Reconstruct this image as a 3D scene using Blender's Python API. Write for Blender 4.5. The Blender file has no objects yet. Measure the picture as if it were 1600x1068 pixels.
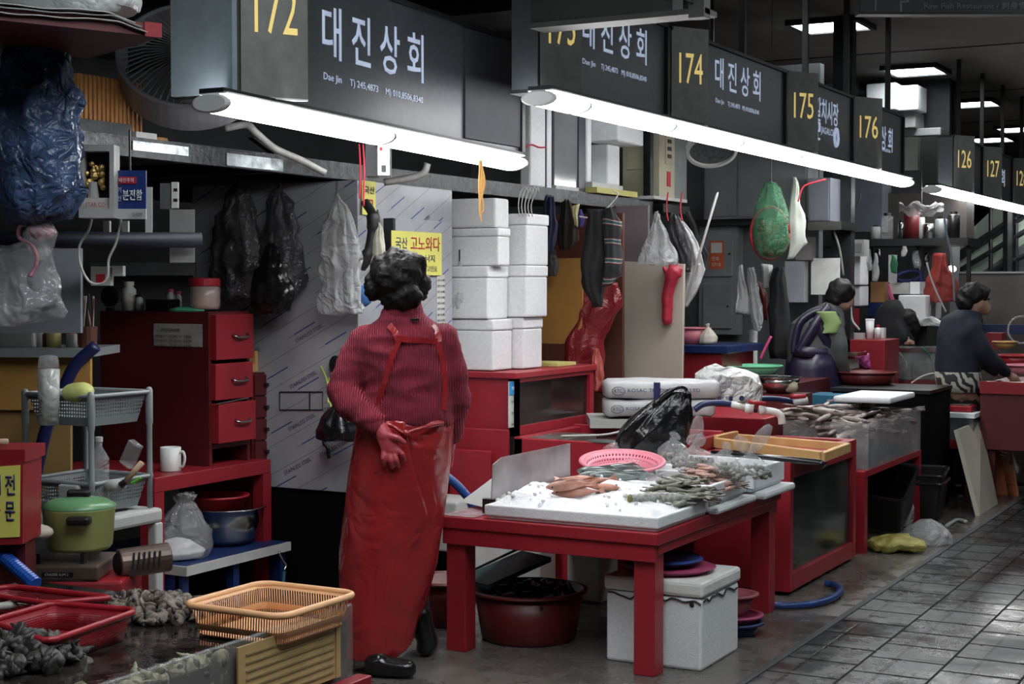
import bpy, bmesh, math, random
from mathutils import Vector, Matrix, noise
random.seed(7)
V = Vector
sc = bpy.context.scene
C = sc.collection
PI = math.pi

# ------------------------------------------------------------------ camera
TH = math.radians(28.4); FL = 2400.0; HC = 1.45; PT = math.atan(89 / 2400)
cd = bpy.data.cameras.new('camera'); cam = bpy.data.objects.new('camera', cd); C.objects.link(cam)
cam.location = (0, 0, HC); cam.rotation_euler = (PI / 2 - PT, 0, TH)
cd.sensor_width = 36; cd.lens = 36 * FL / 1600; cd.clip_start = .05; cd.clip_end = 200
sc.camera = cam

# ------------------------------------------------------------------ world and exposure
w = bpy.data.worlds.new('world'); sc.world = w; w.use_nodes = True
w.node_tree.nodes['Background'].inputs[0].default_value = (.55, .62, .70, 1)
w.node_tree.nodes['Background'].inputs[1].default_value = .022
sc.view_settings.view_transform = 'Standard'; sc.view_settings.look = 'None'
sc.view_settings.gamma = 1; sc.view_settings.exposure = EXPO = 0.0
sc.view_settings.use_curve_mapping = False
TUBE = 22.0      # hall tubes under the signs
PANEL = 17.0      # recessed ceiling panels


def W(px, py, z=None, x=None, y=None, d=None):
    """point of the place seen at a pixel of the 1600x1068 photograph, on a given plane or at a given distance"""
    a = (px - 800) / FL; b = (534 - py) / FL
    fh = math.cos(PT) + b * math.sin(PT); up = -math.sin(PT) + b * math.cos(PT)
    v = V((-math.sin(TH) * fh + math.cos(TH) * a, math.cos(TH) * fh + math.sin(TH) * a, up))
    if d is not None: t = d / fh
    elif x is not None: t = x / v.x
    elif y is not None: t = y / v.y
    else: t = (z - HC) / v.z
    return V((0, 0, HC)) + v * t
RT = V((math.cos(TH), math.sin(TH), 0)); FW = V((-math.sin(TH), math.cos(TH), 0)); UP = V((0, 0, 1))

# ------------------------------------------------------------------ materials
MATS = {}
def mat(name, col, rough=.5, metal=0, var=.12, vscale=6, bump=0, bscale=40, trans=0, alpha=1, emit=0, coat=0, spec=.5, dirt=0, dcol=(.03, .025, .02)):
    if name in MATS: return MATS[name]
    m = bpy.data.materials.new(name); m.use_nodes = True; nt = m.node_tree; N = nt.nodes; L = nt.links
    b = N['Principled BSDF']; MATS[name] = m
    b.inputs['Roughness'].default_value = rough; b.inputs['Metallic'].default_value = metal
    b.inputs['Transmission Weight'].default_value = trans; b.inputs['Alpha'].default_value = alpha
    b.inputs['Coat Weight'].default_value = coat; b.inputs['Specular IOR Level'].default_value = spec
    b.inputs['Coat Roughness'].default_value = .12
    tc = N.new('ShaderNodeTexCoord')
    nz = N.new('ShaderNodeTexNoise'); nz.inputs['Scale'].default_value = vscale; nz.inputs['Detail'].default_value = 5
    L.new(tc.outputs['Object'], nz.inputs['Vector'])
    rp = N.new('ShaderNodeValToRGB'); e = rp.color_ramp.elements
    e[0].position = .3; e[1].position = .7
    e[0].color = tuple(max(0, c * (1 - var)) for c in col) + (1,); e[1].color = tuple(min(1, c * (1 + var)) for c in col) + (1,)
    L.new(nz.outputs['Fac'], rp.inputs['Fac']); out = rp.outputs['Color']
    if dirt:
        n2 = N.new('ShaderNodeTexNoise'); n2.inputs['Scale'].default_value = 3.1; n2.inputs['Detail'].default_value = 9; n2.inputs['Roughness'].default_value = .7
        L.new(tc.outputs['Object'], n2.inputs['Vector'])
        r2 = N.new('ShaderNodeValToRGB'); r2.color_ramp.elements[0].position = .5; r2.color_ramp.elements[1].position = .72
        r2.color_ramp.elements[0].color = (0, 0, 0, 1); r2.color_ramp.elements[1].color = (dirt, dirt, dirt, 1)
        L.new(n2.outputs['Fac'], r2.inputs['Fac'])
        mx = N.new('ShaderNodeMixRGB'); L.new(r2.outputs['Color'], mx.inputs[0]); L.new(out, mx.inputs[1]); mx.inputs[2].default_value = dcol + (1,)
        out = mx.outputs[0]
    L.new(out, b.inputs['Base Color'])
    if emit:
        b.inputs['Emission Color'].default_value = tuple(col) + (1,); b.inputs['Emission Strength'].default_value = emit
    if (bump >= .8 and bscale < 50) or name == 'vinyl_red':
        # creased film: sharp ridges where the folded noise turns over
        hs = []
        for sc_, di in ((bscale*.35, 1.6), (bscale*1.1, .8)):
            n3 = N.new('ShaderNodeTexNoise'); n3.inputs['Scale'].default_value = sc_; n3.inputs['Detail'].default_value = 2; n3.inputs['Distortion'].default_value = di
            L.new(tc.outputs['Object'], n3.inputs['Vector'])
            a1 = N.new('ShaderNodeMath'); a1.operation = 'SUBTRACT'; a1.inputs[1].default_value = .5; L.new(n3.outputs['Fac'], a1.inputs[0])
            a2 = N.new('ShaderNodeMath'); a2.operation = 'ABSOLUTE'; L.new(a1.outputs[0], a2.inputs[0]); hs.append(a2.outputs[0])
        a3 = N.new('ShaderNodeMath'); a3.operation = 'MULTIPLY_ADD'; a3.inputs[1].default_value = .35; L.new(hs[1], a3.inputs[0]); L.new(hs[0], a3.inputs[2])
        bp = N.new('ShaderNodeBump'); bp.inputs['Strength'].default_value = 1.0 if bump > .85 else .42; bp.inputs['Distance'].default_value = min(.09, 1.1 / bscale)
        L.new(a3.outputs[0], bp.inputs['Height']); L.new(bp.outputs['Normal'], b.inputs['Normal'])
    elif bump:
        n3 = N.new('ShaderNodeTexNoise'); n3.inputs['Scale'].default_value = bscale; n3.inputs['Detail'].default_value = 4
        L.new(tc.outputs['Object'], n3.inputs['Vector'])
        bp = N.new('ShaderNodeBump'); bp.inputs['Strength'].default_value = bump; bp.inputs['Distance'].default_value = .01
        L.new(n3.outputs['Fac'], bp.inputs['Height']); L.new(bp.outputs['Normal'], b.inputs['Normal'])
    return m

def film(name, col, alpha, rough=.15, spec=.7, bump=.8, bscale=14):
    return mat(name, col, rough, 0, .2, 5, bump, bscale, 0, alpha, 0, 0, spec)

# ------------------------------------------------------------------ mesh building
ORG = {}
class MB:
    def __init__(s): s.v = []; s.f = []
    def add(s, vs, fs):
        n = len(s.v); s.v += [V(p) for p in vs]; s.f += [tuple(i + n for i in f) for f in fs]; return s
    def box(s, x0, x1, y0, y1, z0, z1):
        return s.add([(x0,y0,z0),(x1,y0,z0),(x1,y1,z0),(x0,y1,z0),(x0,y0,z1),(x1,y0,z1),(x1,y1,z1),(x0,y1,z1)],
                     [(3,2,1,0),(4,5,6,7),(0,1,5,4),(1,2,6,5),(2,3,7,6),(3,0,4,7)])
    def cbox(s, c, sx, sy, sz, m=None):
        c = V(c); m = m or Matrix.Identity(3); b = MB().box(-sx/2, sx/2, -sy/2, sy/2, -sz/2, sz/2)
        return s.add([c + m @ p for p in b.v], b.f)
    def tube(s, pts, r, n=8, cap=True, el=None):
        pts = [V(p) for p in pts]; k = len(pts)
        rs = r if isinstance(r, (list, tuple)) else [r] * k
        vs = []; fs = []; prev = None
        for i, p in enumerate(pts):
            t = (pts[min(i+1,k-1)] - pts[max(i-1,0)]).normalized()
            if prev is None:
                a = t.orthogonal().normalized() if abs(t.z) > .9 else t.cross(UP).normalized()
            else:
                a = (prev - t * prev.dot(t)).normalized()
            prev = a; b = t.cross(a)
            for j in range(n):
                q = 2 * PI * j / n; vs.append(p + (a * math.cos(q) + b * math.sin(q)) * rs[i])
        for i in range(k - 1):
            for j in range(n):
                j2 = (j + 1) % n; fs.append((i*n+j, i*n+j2, (i+1)*n+j2, (i+1)*n+j))
        if cap: fs += [tuple(reversed(range(n))), tuple(range((k-1)*n, k*n))]
        return s.add(vs, fs)
    def lathe(s, prof, c=(0,0,0), n=24, sx=1, sy=1, closed=False, fn=None, m=None):
        c = V(c); vs = []; fs = []; k = len(prof)
        for i, (r, z) in enumerate(prof):
            for j in range(n):
                q = 2 * PI * j / n; rr = r * (fn(q, i / max(1, k-1)) if fn else 1)
                p = V((rr * math.cos(q) * sx, rr * math.sin(q) * sy, z)); vs.append(c + (m @ p if m else p))
        for i in range(k - 1):
            for j in range(n):
                j2 = (j + 1) % n; fs.append((i*n+j, i*n+j2, (i+1)*n+j2, (i+1)*n+j))
        if closed: fs += [tuple(reversed(range(n))), tuple(range((k-1)*n, k*n))]
        return s.add(vs, fs)
    def ball(s, c, rx, ry=None, rz=None, n=12, m=None, fn=None):
        ry = ry or rx; rz = rz or rx; k = max(4, n // 2); c = V(c)
        vs = []; fs = []
        for i in range(1, k):
            a = PI * i / k
            for j in range(n):
                q = 2 * PI * j / n; p = V((math.sin(a)*math.cos(q)*rx, math.sin(a)*math.sin(q)*ry, math.cos(a)*rz))
                if fn: p = p * fn(p)
                vs.append(c + (m @ p if m else p))
        for i in range(k - 2):
            for j in range(n):
                j2 = (j+1) % n; fs.append((i*n+j, (i+1)*n+j, (i+1)*n+j2, i*n+j2))
        t, b = V((0,0,rz)), V((0,0,-rz)); vs += [c + (m @ t if m else t), c + (m @ b if m else b)]; T = len(vs) - 2
        for j in range(n):
            j2 = (j+1) % n; fs += [(T, j, j2), (T+1, (k-2)*n+j2, (k-2)*n+j)]
        return s.add(vs, fs)
    def grid(s, fn, nu, nv):
        vs = [fn(i/nu, j/nv) for j in range(nv+1) for i in range(nu+1)]
        return s.add(vs, [(j*(nu+1)+i, j*(nu+1)+i+1, (j+1)*(nu+1)+i+1, (j+1)*(nu+1)+i) for j in range(nv) for i in range(nu)])
    def prism(s, poly, off):
        off = V(off); n = len(poly); P = [V(p) for p in poly]
        return s.add(P + [p + off for p in P], [tuple(range(n-1,-1,-1)), tuple(range(n, 2*n))] + [(i,(i+1)%n,(i+1)%n+n,i+n) for i in range(n)])
    def rings(s, R, close=True):
        n = len(R[0]); vs = [p for r in R for p in r]; fs = []
        for i in range(len(R)-1):
            for j in range(n):
                j2 = (j+1) % n; fs.append((i*n+j, i*n+j2, (i+1)*n+j2, (i+1)*n+j))
        if close: fs += [tuple(reversed(range(n))), tuple(range((len(R)-1)*n, len(R)*n))]
        return s.add(vs, fs)
    def build(s, name, m, parent=None, smooth=False, bevel=0, solid=0, sub=0, keep=False):
        me = bpy.data.meshes.new(name)
        if parent is not None: off = ORG[parent.name]
        elif keep: off = V((0,0,0))
        else:
            xs = [p.x for p in s.v]; ys = [p.y for p in s.v]; zs = [p.z for p in s.v]
            off = V(((min(xs)+max(xs))/2, (min(ys)+max(ys))/2, min(zs)))
        me.from_pydata([tuple(p - off) for p in s.v], [], s.f)
        bm = bmesh.new(); bm.from_mesh(me); bmesh.ops.recalc_face_normals(bm, faces=bm.faces)
        bm.to_mesh(me); bm.free()
        o = bpy.data.objects.new(name, me); C.objects.link(o)
        if parent is not None: o.parent = parent
        else: o.location = off
        ORG[o.name] = off
        if m is not None: me.materials.append(MATS[m] if isinstance(m, str) else m)
        if smooth: me.polygons.foreach_set('use_smooth', [True] * len(me.polygons))
        if bevel:
            q = o.modifiers.new('bevel', 'BEVEL'); q.width = bevel; q.segments = 2; q.limit_method = 'ANGLE'
        if solid:
            q = o.modifiers.new('solid', 'SOLIDIFY'); q.thickness = solid
        if sub:
            q = o.modifiers.new('sub', 'SUBSURF'); q.levels = q.render_levels = sub
        return o

def BX(x0, x1, y0, y1, z0, z1): return MB().box(x0, x1, y0, y1, z0, z1)
def tag(o, label=None, cat=None, group=None, kind=None):
    if label: o['label'] = label
    if cat: o['category'] = cat
    if group: o['group'] = group
    if kind: o['kind'] = kind
    return o
def thing(name, label, cat, loc=(0,0,0), group=None):
    o = bpy.data.objects.new(name, None); C.objects.link(o); o.location = loc; o.empty_display_size = .05
    ORG[o.name] = V(loc); return tag(o, label, cat, group)
def struct(o): o['kind'] = 'structure'; return o
def kids(o): return [c for c in CH.get(o.name, [])]
def copy_tree(o, loc=None, rz=None, label=None, parent=None, rot=None, scale=None, group=None):
    c = o.copy(); C.objects.link(c); c.parent = parent; ORG[c.name] = V(loc) if loc is not None else ORG[o.name]
    for ch in list(o.children): copy_tree(ch, parent=c)
    if parent is None:
        if loc is not None: c.location = loc
        if rz is not None: c.rotation_euler = (0, 0, rz)
        if rot is not None: c.rotation_euler = rot
        if scale is not None: c.scale = (scale,)*3 if not isinstance(scale, (tuple, list)) else scale
        if label: c['label'] = label
        if group: c['group'] = group
    return c

def place(o, loc, rot=None, scale=None):
    o.location = loc; ORG[o.name] = V(loc)
    if rot is not None: o.rotation_euler = rot
    if scale is not None: o.scale = (scale,)*3 if not isinstance(scale, (tuple, list)) else scale
    return o

def text(name, s, size, loc, m, parent=None, xdir=(0,1,0), ydir=(0,0,1), ext=.001, sx=1.0, align='LEFT', bold=0, kind=None):
    """lettering laid flat along xdir / ydir starting at loc (baseline)"""
    cu = bpy.data.curves.new(name, 'FONT'); cu.body = s; cu.size = size; cu.align_x = align; cu.extrude = ext; cu.offset = bold
    cu.resolution_u = 3
    t = bpy.data.objects.new(name, cu); C.objects.link(t)
    dg = bpy.context.evaluated_depsgraph_get(); me = bpy.data.meshes.new_from_object(t.evaluated_get(dg))
    bpy.data.objects.remove(t); bpy.data.curves.remove(cu)
    X = V(xdir).normalized(); Y = V(ydir).normalized(); Z = X.cross(Y); loc = V(loc)
    off = ORG[parent.name] if parent is not None else loc
    for v in me.vertices:
        p = v.co; v.co = loc + X * (p.x * sx) + Y * p.y + Z * p.z - off
    o = bpy.data.objects.new(name, me); C.objects.link(o); me.materials.clear(); me.materials.append(MATS[m] if isinstance(m, str) else m)
    me.name = name
    if parent is not None: o.parent = parent
    else: o.location = off
    ORG[o.name] = off
    return o

def blob(name, mb, m, parent=None, voxel=.012, smooth=6, disp=None, deci=None):
    """one continuous skin grown over overlapping closed shapes"""
    o = mb.build('tmp_' + name, None, None, keep=True)
    q = o.modifiers.new('r', 'REMESH'); q.mode = 'VOXEL'; q.voxel_size = voxel; q.use_smooth_shade = True
    if smooth:
        q = o.modifiers.new('s', 'SMOOTH'); q.factor = .5; q.iterations = smooth
    dg = bpy.context.evaluated_depsgraph_get(); me = bpy.data.meshes.new_from_object(o.evaluated_get(dg))
    om = o.data; bpy.data.objects.remove(o); bpy.data.meshes.remove(om)
    if disp:
        nn = [v.normal.copy() for v in me.vertices]
        for v, n in zip(me.vertices, nn): v.co = disp(v.co.copy(), n)
    if parent is not None: off = ORG[parent.name]
    else:
        xs = [v.co.x for v in me.vertices]; ys = [v.co.y for v in me.vertices]; zs = [v.co.z for v in me.vertices]
        off = V(((min(xs)+max(xs))/2, (min(ys)+max(ys))/2, min(zs)))
    for v in me.vertices: v.co = v.co - off
    me.name = name; o = bpy.data.objects.new(name, me); C.objects.link(o); me.materials.append(MATS[m] if isinstance(m, str) else m)
    me.polygons.foreach_set('use_smooth', [True] * len(me.polygons))
    if parent is not None: o.parent = parent
    else: o.location = off
    ORG[o.name] = off
    return o
def caps(mb, chain, n=12):
    """tapered limb: list of (point, radius)"""
    for (p, r) in chain: mb.ball(p, r, n=n)
    for (p, r), (q, s) in zip(chain, chain[1:]):
        if (V(q) - V(p)).length > 1e-5: mb.tube([p, q], [r, s], n=n)
    return mb

def nz(p, s=1.0, seed=0): return noise.noise(V(p) * s + V((seed * 7.3, seed * 3.1, seed * 1.7)))
def curve(pts, n=8):
    """smooth path through points"""
    P = [V(p) for p in pts]; P = [P[0]*2-P[1]] + P + [P[-1]*2-P[-2]]; out = []
    for i in range(1, len(P)-2):
        for k in range(n):
            t = k / n; a, b, c, d = P[i-1], P[i], P[i+1], P[i+2]
            out.append(.5*((2*b)+(c-a)*t+(2*a-5*b+4*c-d)*t*t+(-a+3*b-3*c+d)*t**3))
    out.append(P[-2]); return out

def bag(c, prof, m, name, label=None, cat=None, parent=None, seed=0, fold=.12, nf=9, crink=.02, n=56, sx=1, sy=1, lean=(0,0), group=None, closed=True):
    """crinkled plastic bag: profile of (radius, z), pleats that grow towards the knot"""
    rnd = random.Random(seed); ph = [rnd.random()*6.28 for _ in range(4)]
    rmax = max(r for r, z in prof); mb = MB(); c = V(c)
    pr = []
    for (a, b) in zip(prof, prof[1:]):
        for t in range(3): pr.append((a[0]+(b[0]-a[0])*t/3, a[1]+(b[1]-a[1])*t/3))
    pr.append(prof[-1]); R = []
    h = prof[-1][1] - prof[0][1]
    for (r, z) in pr:
        tight = 1 - min(1, r / rmax); ring = []
        for j in range(n):
            q = 2*PI*j/n
            k = 1 + (fold * (.25 + tight)) * (math.sin(nf*q+ph[0]+z*6) + .5*math.sin((nf*2+1)*q+ph[1]-z*9))
            t = (z - prof[0][1]) / h if h else 0
            p = V((r*k*math.cos(q)*sx + lean[0]*t, r*k*math.sin(q)*sy + lean[1]*t, z))
            p += V((nz(p, 14, seed), nz(p, 14, seed+1), nz(p, 14, seed+2))) * crink * min(1, r / (rmax*.3))
            ring.append(c + p)
        R.append(ring)
    mb.rings(R, closed)
    o = mb.build(name, m, parent, smooth=True)
    if label: tag(o, label, cat, group)
    return o

# ------------------------------------------------------------------ palette
RED = (.235, .013, .021)
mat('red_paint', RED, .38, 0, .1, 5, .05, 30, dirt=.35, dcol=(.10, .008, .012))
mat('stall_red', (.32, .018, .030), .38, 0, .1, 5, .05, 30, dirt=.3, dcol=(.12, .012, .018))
mat('red_paint_shaded', (.085, .006, .009), .5, 0, .15, 4, .05, 30, dirt=.4, dcol=(.03, .004, .006))  # red paint darkened in colour for shade, as on the drawer cabinet body
mat('red_plastic', (.30, .012, .022), .35, 0, .08, 8)
mat('maroon_plastic', (.11, .010, .012), .4, 0, .12, 8)
mat('black_plastic', (.008, .008, .009), .35, 0, .2, 8)
mat('black_steel', (.02, .022, .024), .4, .6, .4, 12, .2, 30)
mat('galvanised', (.28, .31, .32), .28, .9, .5, 22, .15, 30)
mat('steel', (.42, .43, .42), .22, 1, .15, 5, .1, 12)
mat('grey_sign', (.066, .074, .085), .42, .1, .12, 30)
mat('plate_sign', (.15, .16, .15), .40, .1, .15, 20, dirt=.25, dcol=(.03, .03, .028))
mat('sign_body', (.27, .33, .37), .45, .1, .08, 20)
mat('dark_trim', (.01, .011, .012), .5)
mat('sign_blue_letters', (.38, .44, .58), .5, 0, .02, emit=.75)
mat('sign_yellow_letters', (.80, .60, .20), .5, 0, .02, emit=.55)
mat('sign_dim_letters', (.16, .17, .18), .6, 0, .02)
mat('tube_diffuser', (1, 1, 1), .4, 0, 0, emit=TUBE)
mat('panel_diffuser', (.93, .98, 1), .4, 0, 0, emit=PANEL)
mat('white_plastic', (.62, .64, .63), .4, 0, .06, 10)
mat('dull_white', (.42, .43, .42), .5, 0, .12, 6, dirt=.3, dcol=(.15, .14, .12))
mat('foam', (.74, .76, .78), .75, 0, .06, 60, .25, 130)
mat('foam_dirty', (.70, .71, .69), .75, 0, .1, 8, .25, 130, dirt=.5, dcol=(.25, .2, .16))
mat('wall_grey', (.13, .145, .15), .55, 0, .1, 3, dirt=.35, dcol=(.05, .05, .05))
mat('wall_dark', (.045, .047, .05), .7, 0, .2, 2, dirt=.5, dcol=(.015, .015, .015))
mat('ceiling', (.13, .118, .11), .8, 0, .08, 3)
mat('duct', (.018, .018, .018), .5, .2, .2, 5)
mat('duct_edge', (.045, .047, .045), .45, .2, .3, 10)
mat('cream_metal', (.40, .37, .27), .5, 0, .1, 4, dirt=.3, dcol=(.2, .16, .1))
mat('beige_board', (.42, .38, .32), .7, 0, .08, 3, .1, 60, dirt=.2, dcol=(.25, .2, .16))
mat('yellow_board', (.42, .22, .055), .6, 0, .12, 3)
mat('dark_wood', (.10, .03, .02), .6, 0, .2, 4)
mat('yellow_foam', (.50, .47, .16), .7, 0, .1, 20, .3, 60)
mat('grey_plastic', (.22, .24, .25), .42, 0, .08, 10)
mat('blue_paint', (.006, .022, .10), .45, 0, .2, 6)
mat('blue_plastic', (.009, .022, .09), .35, 0, .15, 8)
mat('blue_hose', (.015, .05, .20), .3, 0, .15, 8)
mat('teal_board', (.02, .12, .20), .5, 0, .15, 8)
mat('green_pot', (.36, .41, .14), .3, 0, .05, 6)
mat('green_lid', (.12, .28, .13), .3, 0, .05, 6)
mat('brown_metal', (.12, .085, .07), .35, .4, .3, 12, dirt=.4)
mat('pink_plastic', (.62, .19, .25), .4, 0, .05, 8)
mat('hot_pink', (.60, .07, .22), .4, 0, .08, 8)
mat('magenta_plastic', (.28, .04, .10), .4, 0, .1, 8)
mat('mint_plastic', (.18, .55, .33), .4, 0, .06, 8)
mat('orange_plastic', (.76, .42, .21), .42, 0, .06, 8)
mat('amber_wood', (.55, .33, .13), .55, 0, .15, 10)
mat('terracotta', (.33, .09, .035), .5, 0, .15, 8)
mat('sheet_yellow', (.66, .64, .14), .5, 0, .05, 6)
mat('paper', (.55, .55, .53), .7, 0, .1, 10)
mat('grey_paper', (.30, .30, .29), .7, 0, .2, 10)
mat('navy_ink', (.012, .014, .09), .6)
mat('red_ink', (.42, .01, .03), .6)
mat('black_ink', (.012, .012, .014), .6)
mat('white_ink', (.62, .65, .70), .6)
mat('blue_sheet', (.012, .03, .16), .4)
mat('sky_blue', (.05, .30, .65), .5)
mat('cable_white', (.45, .45, .44), .5)
mat('cable_grey', (.20, .20, .19), .5, 0, .3, 14)
mat('cable_black', (.012, .012, .012), .5)
mat('red_string', (.42, .02, .04), .7)
mat('tan_string', (.55, .30, .09), .8)
mat('gold', (.45, .30, .10), .4, .5)
mat('rubber', (.01, .01, .011), .18, 0, .2)
mat('shellfish', (.15, .12, .10), .6, 0, .7, 30, .6, 40)
mat('shell_dark', (.035, .032, .03), .5, 0, .7, 30, .6, 40)
mat('fish_red', (.50, .24, .18), .3, 0, .35, 20)
mat('fish_silver', (.20, .23, .22), .22, .2, .5, 14)
mat('fish_grey', (.10, .10, .085), .28, 0, .6, 40)
mat('shrimp_grey', (.21, .21, .17), .32, 0, .4, 60)
mat('shrimp_tail', (.06, .05, .035), .4, 0, .3, 30)
mat('shrimp_pink', (.52, .31, .26), .35, 0, .35, 40)
mat('squid', (.34, .29, .27), .28, 0, .5, 22, .2, 30)
mat('ice', (.80, .82, .85), .3, 0, .05, 60, .5, 120, spec=.6)
mat('squid_water', (.12, .11, .11), .15, 0, .7, 12, .3, 30)

# ------------------------------------------------------------------ the setting
def wet_floor(name, base, tiles):
    m = bpy.data.materials.new(name); m.use_nodes = True; N = m.node_tree.nodes; L = m.node_tree.links; b = N['Principled BSDF']
    tc = N.new('ShaderNodeTexCoord')
    n1 = N.new('ShaderNodeTexNoise'); n1.inputs['Scale'].default_value = 1.3; n1.inputs['Detail'].default_value = 8; L.new(tc.outputs['Object'], n1.inputs['Vector'])
    n2 = N.new('ShaderNodeTexNoise'); n2.inputs['Scale'].default_value = 9; n2.inputs['Detail'].default_value = 8; n2.inputs['Roughness'].default_value = .62
    L.new(tc.outputs['Object'], n2.inputs['Vector'])
    rr = N.new('ShaderNodeMapRange'); rr.inputs['From Min'].default_value = .38; rr.inputs['From Max'].default_value = .62
    rr.inputs['To Min'].default_value = .14 if tiles else .10; rr.inputs['To Max'].default_value = .42 if tiles else .45
    ad = N.new('ShaderNodeMath'); ad.operation = 'MULTIPLY_ADD'; ad.inputs[1].default_value = .45; L.new(n2.outputs['Fac'], ad.inputs[0])
    ml = N.new('ShaderNodeMath'); ml.operation = 'MULTIPLY'; ml.inputs[1].default_value = .55; L.new(n1.outputs['Fac'], ml.inputs[0]); L.new(ml.outputs[0], ad.inputs[2])
    L.new(ad.outputs[0], rr.inputs['Value']); L.new(rr.outputs[0], b.inputs['Roughness'])
    cr = N.new('ShaderNodeValToRGB'); cr.color_ramp.elements[0].position = .32; cr.color_ramp.elements[1].position = .68
    cr.color_ramp.elements[0].color = tuple(c*.45 for c in base)+(1,); cr.color_ramp.elements[1].color = tuple(c*1.35 for c in base)+(1,)
    L.new(ad.outputs[0], cr.inputs[0]); col = cr.outputs[0]; hgt = n2.outputs['Fac']
    bp = N.new('ShaderNodeBump'); bp.inputs['Strength'].default_value = .22; bp.inputs['Distance'].default_value = .004
    if tiles:
        sp = N.new('ShaderNodeSeparateXYZ'); cb = N.new('ShaderNodeCombineXYZ'); L.new(tc.outputs['Object'], sp.inputs[0])
        L.new(sp.outputs['Y'], cb.inputs['X']); L.new(sp.outputs['X'], cb.inputs['Y'])
        br = N.new('ShaderNodeTexBrick'); br.inputs['Scale'].default_value = 1; br.inputs['Brick Width'].default_value = .27; br.inputs['Row Height'].default_value = .30
        br.inputs['Mortar Size'].default_value = .007; br.inputs['Mortar Smooth'].default_value = .3; br.offset = .5
        br.inputs['Color1'].default_value = (.55, .55, .55, 1); br.inputs['Color2'].default_value = (1.3, 1.3, 1.3, 1); br.inputs['Mortar'].default_value = (.04, .04, .04, 1)
        L.new(cb.outputs[0], br.inputs['Vector'])
        mx = N.new('ShaderNodeMixRGB'); mx.blend_type = 'MULTIPLY'; mx.inputs[0].default_value = 1; L.new(col, mx.inputs[1]); L.new(br.outputs['Color'], mx.inputs[2]); col = mx.outputs[0]
        sb = N.new('ShaderNodeMath'); sb.operation = 'MULTIPLY_ADD'; sb.inputs[1].default_value = -3.5; L.new(br.outputs['Fac'], sb.inputs[0]); L.new(n2.outputs['Fac'], sb.inputs[2]); hgt = sb.outputs[0]
    L.new(hgt, bp.inputs['Height']); L.new(bp.outputs[0], b.inputs['Normal']); L.new(col, b.inputs['Base Color'])
    b.inputs['Specular IOR Level'].default_value = .38
    MATS[name] = m; return m
wet_floor('aisle_tiles', (.050, .054, .056), True)
wet_floor('stall_concrete', (.12, .11, .10), False)
o = struct(BX(-1.90, 5, -4, 34, -.05, 0).build('floor', 'aisle_tiles', keep=True))
o = struct(BX(-9, -1.90, -4, 34, -.05, 0).build('floor', 'stall_concrete', keep=True))
struct(BX(-1.915, -1.885, -4, 34, -.02, .004).build('trim_1', 'wall_dark'))

LIGHTS = [(1228,35,1342,33,1362,47,1262,50), (1375,107,1462,105,1482,116,1405,118), (1478,159,1550,158,1565,166,1492,167), (1512,215,1575,215,1585,221,1524,222), (1555,199,1610,199,1625,205,1570,206)]
ceil = BX(-9, 5, -4, 34, 3.4, 3.5).build('ceiling', 'ceiling', keep=True); struct(ceil)
for k in range(5):
    struct(BX(-9, 5, 9.9 + 3 * k, 9.93 + 3 * k, 3.392, 3.402).build('trim_%d' % (k + 2), 'dark_trim'))
def ceiling_panel(x0, x1, y0, y1, lab, grp=None):
    t = thing('ceiling_light', lab, 'ceiling light', ((x0+x1)/2, (y0+y1)/2, 3.37), grp)
    f = MB(); e = .035
    f.box(x0-e, x1+e, y0-e, y0, 3.36, 3.4); f.box(x0-e, x1+e, y1, y1+e, 3.36, 3.4); f.box(x0-e, x0, y0, y1, 3.36, 3.4); f.box(x1, x1+e, y0, y1, 3.36, 3.4)
    f.build('frame', 'dark_trim', t)
    BX(x0, x1, y0, y1, 3.372, 3.395).build('diffuser', 'panel_diffuser', t)
labs = ['bright ceiling panel nearest the camera, at the top centre-right, crossed by two hanging rods',
        'bright ceiling panel above the stacked white boxes behind stall sign 176',
        'bright ceiling panel above stall sign 126, third from the front',
        'small ceiling panel farthest back, just above stall sign 127', 'ceiling panel at the right edge of the photo above stall sign 128']
for q, lab in zip(LIGHTS, labs):
    P4 = [W(q[2*i], q[2*i+1], z=3.372) for i in range(4)]
    x0 = (P4[0].x + P4[3].x) / 2; x1 = (P4[1].x + P4[2].x) / 2; y0 = P4[0].y * .5 + P4[1].y * .5; y1 = P4[2].y * .5 + P4[3].y * .5
    ceiling_panel(x0, x1, min(y0, y1), max(y0, y1), lab)
# unseen panels added over the aisle to brighten signs and stall fronts
for (x0, y0) in ((-3.75, 8.0), (-.6, 8.0), (-.6, 4.6), (1.9, 8.0), (-.6, 11.2), (-1.0, 6.3), (-1.0, 9.6), (-1.0, 12.8), (-.6, 14.6), (-.6, 18.0), (1.9, 14.6), (-1.2, 1.2), (-3.6, .6), (1.9, 4.6)):
    ceiling_panel(x0, x0 + .55, y0, y0 + .45, 'unseen ceiling light panel added over the aisle to brighten signs and stall fronts', 'added ceiling panels over the aisle')

for (x0, y0) in ((-1.7, 1.6), (-1.7, 3.0), (-.4, 2.4)):  # long panels added out of view for front light on table and woman
    ceiling_panel(x0, x0 + .55, y0, y0 + 1.1, 'long unseen ceiling light panel added to brighten the table, the woman and foam boxes', 'added long ceiling panels over the near aisle')

# grout of the aisle paving
g = MB()
for k in range(1, 14): g.box(-1.9+.295*k-.004, -1.9+.295*k+.004, 1, 30, -.001, .0016)
for k in range(13):
    y = 2.0 + .125*(k % 2) + .03*(k % 3)
    while y < 26: g.box(-1.9+.295*k+.004, -1.9+.295*(k+1)-.004, y-.0035, y+.0035, -.001, .0015); y += .25
struct(g.build('trim_13', mat('grout', (.006,.006,.006), .8, spec=.2), keep=True))
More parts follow.
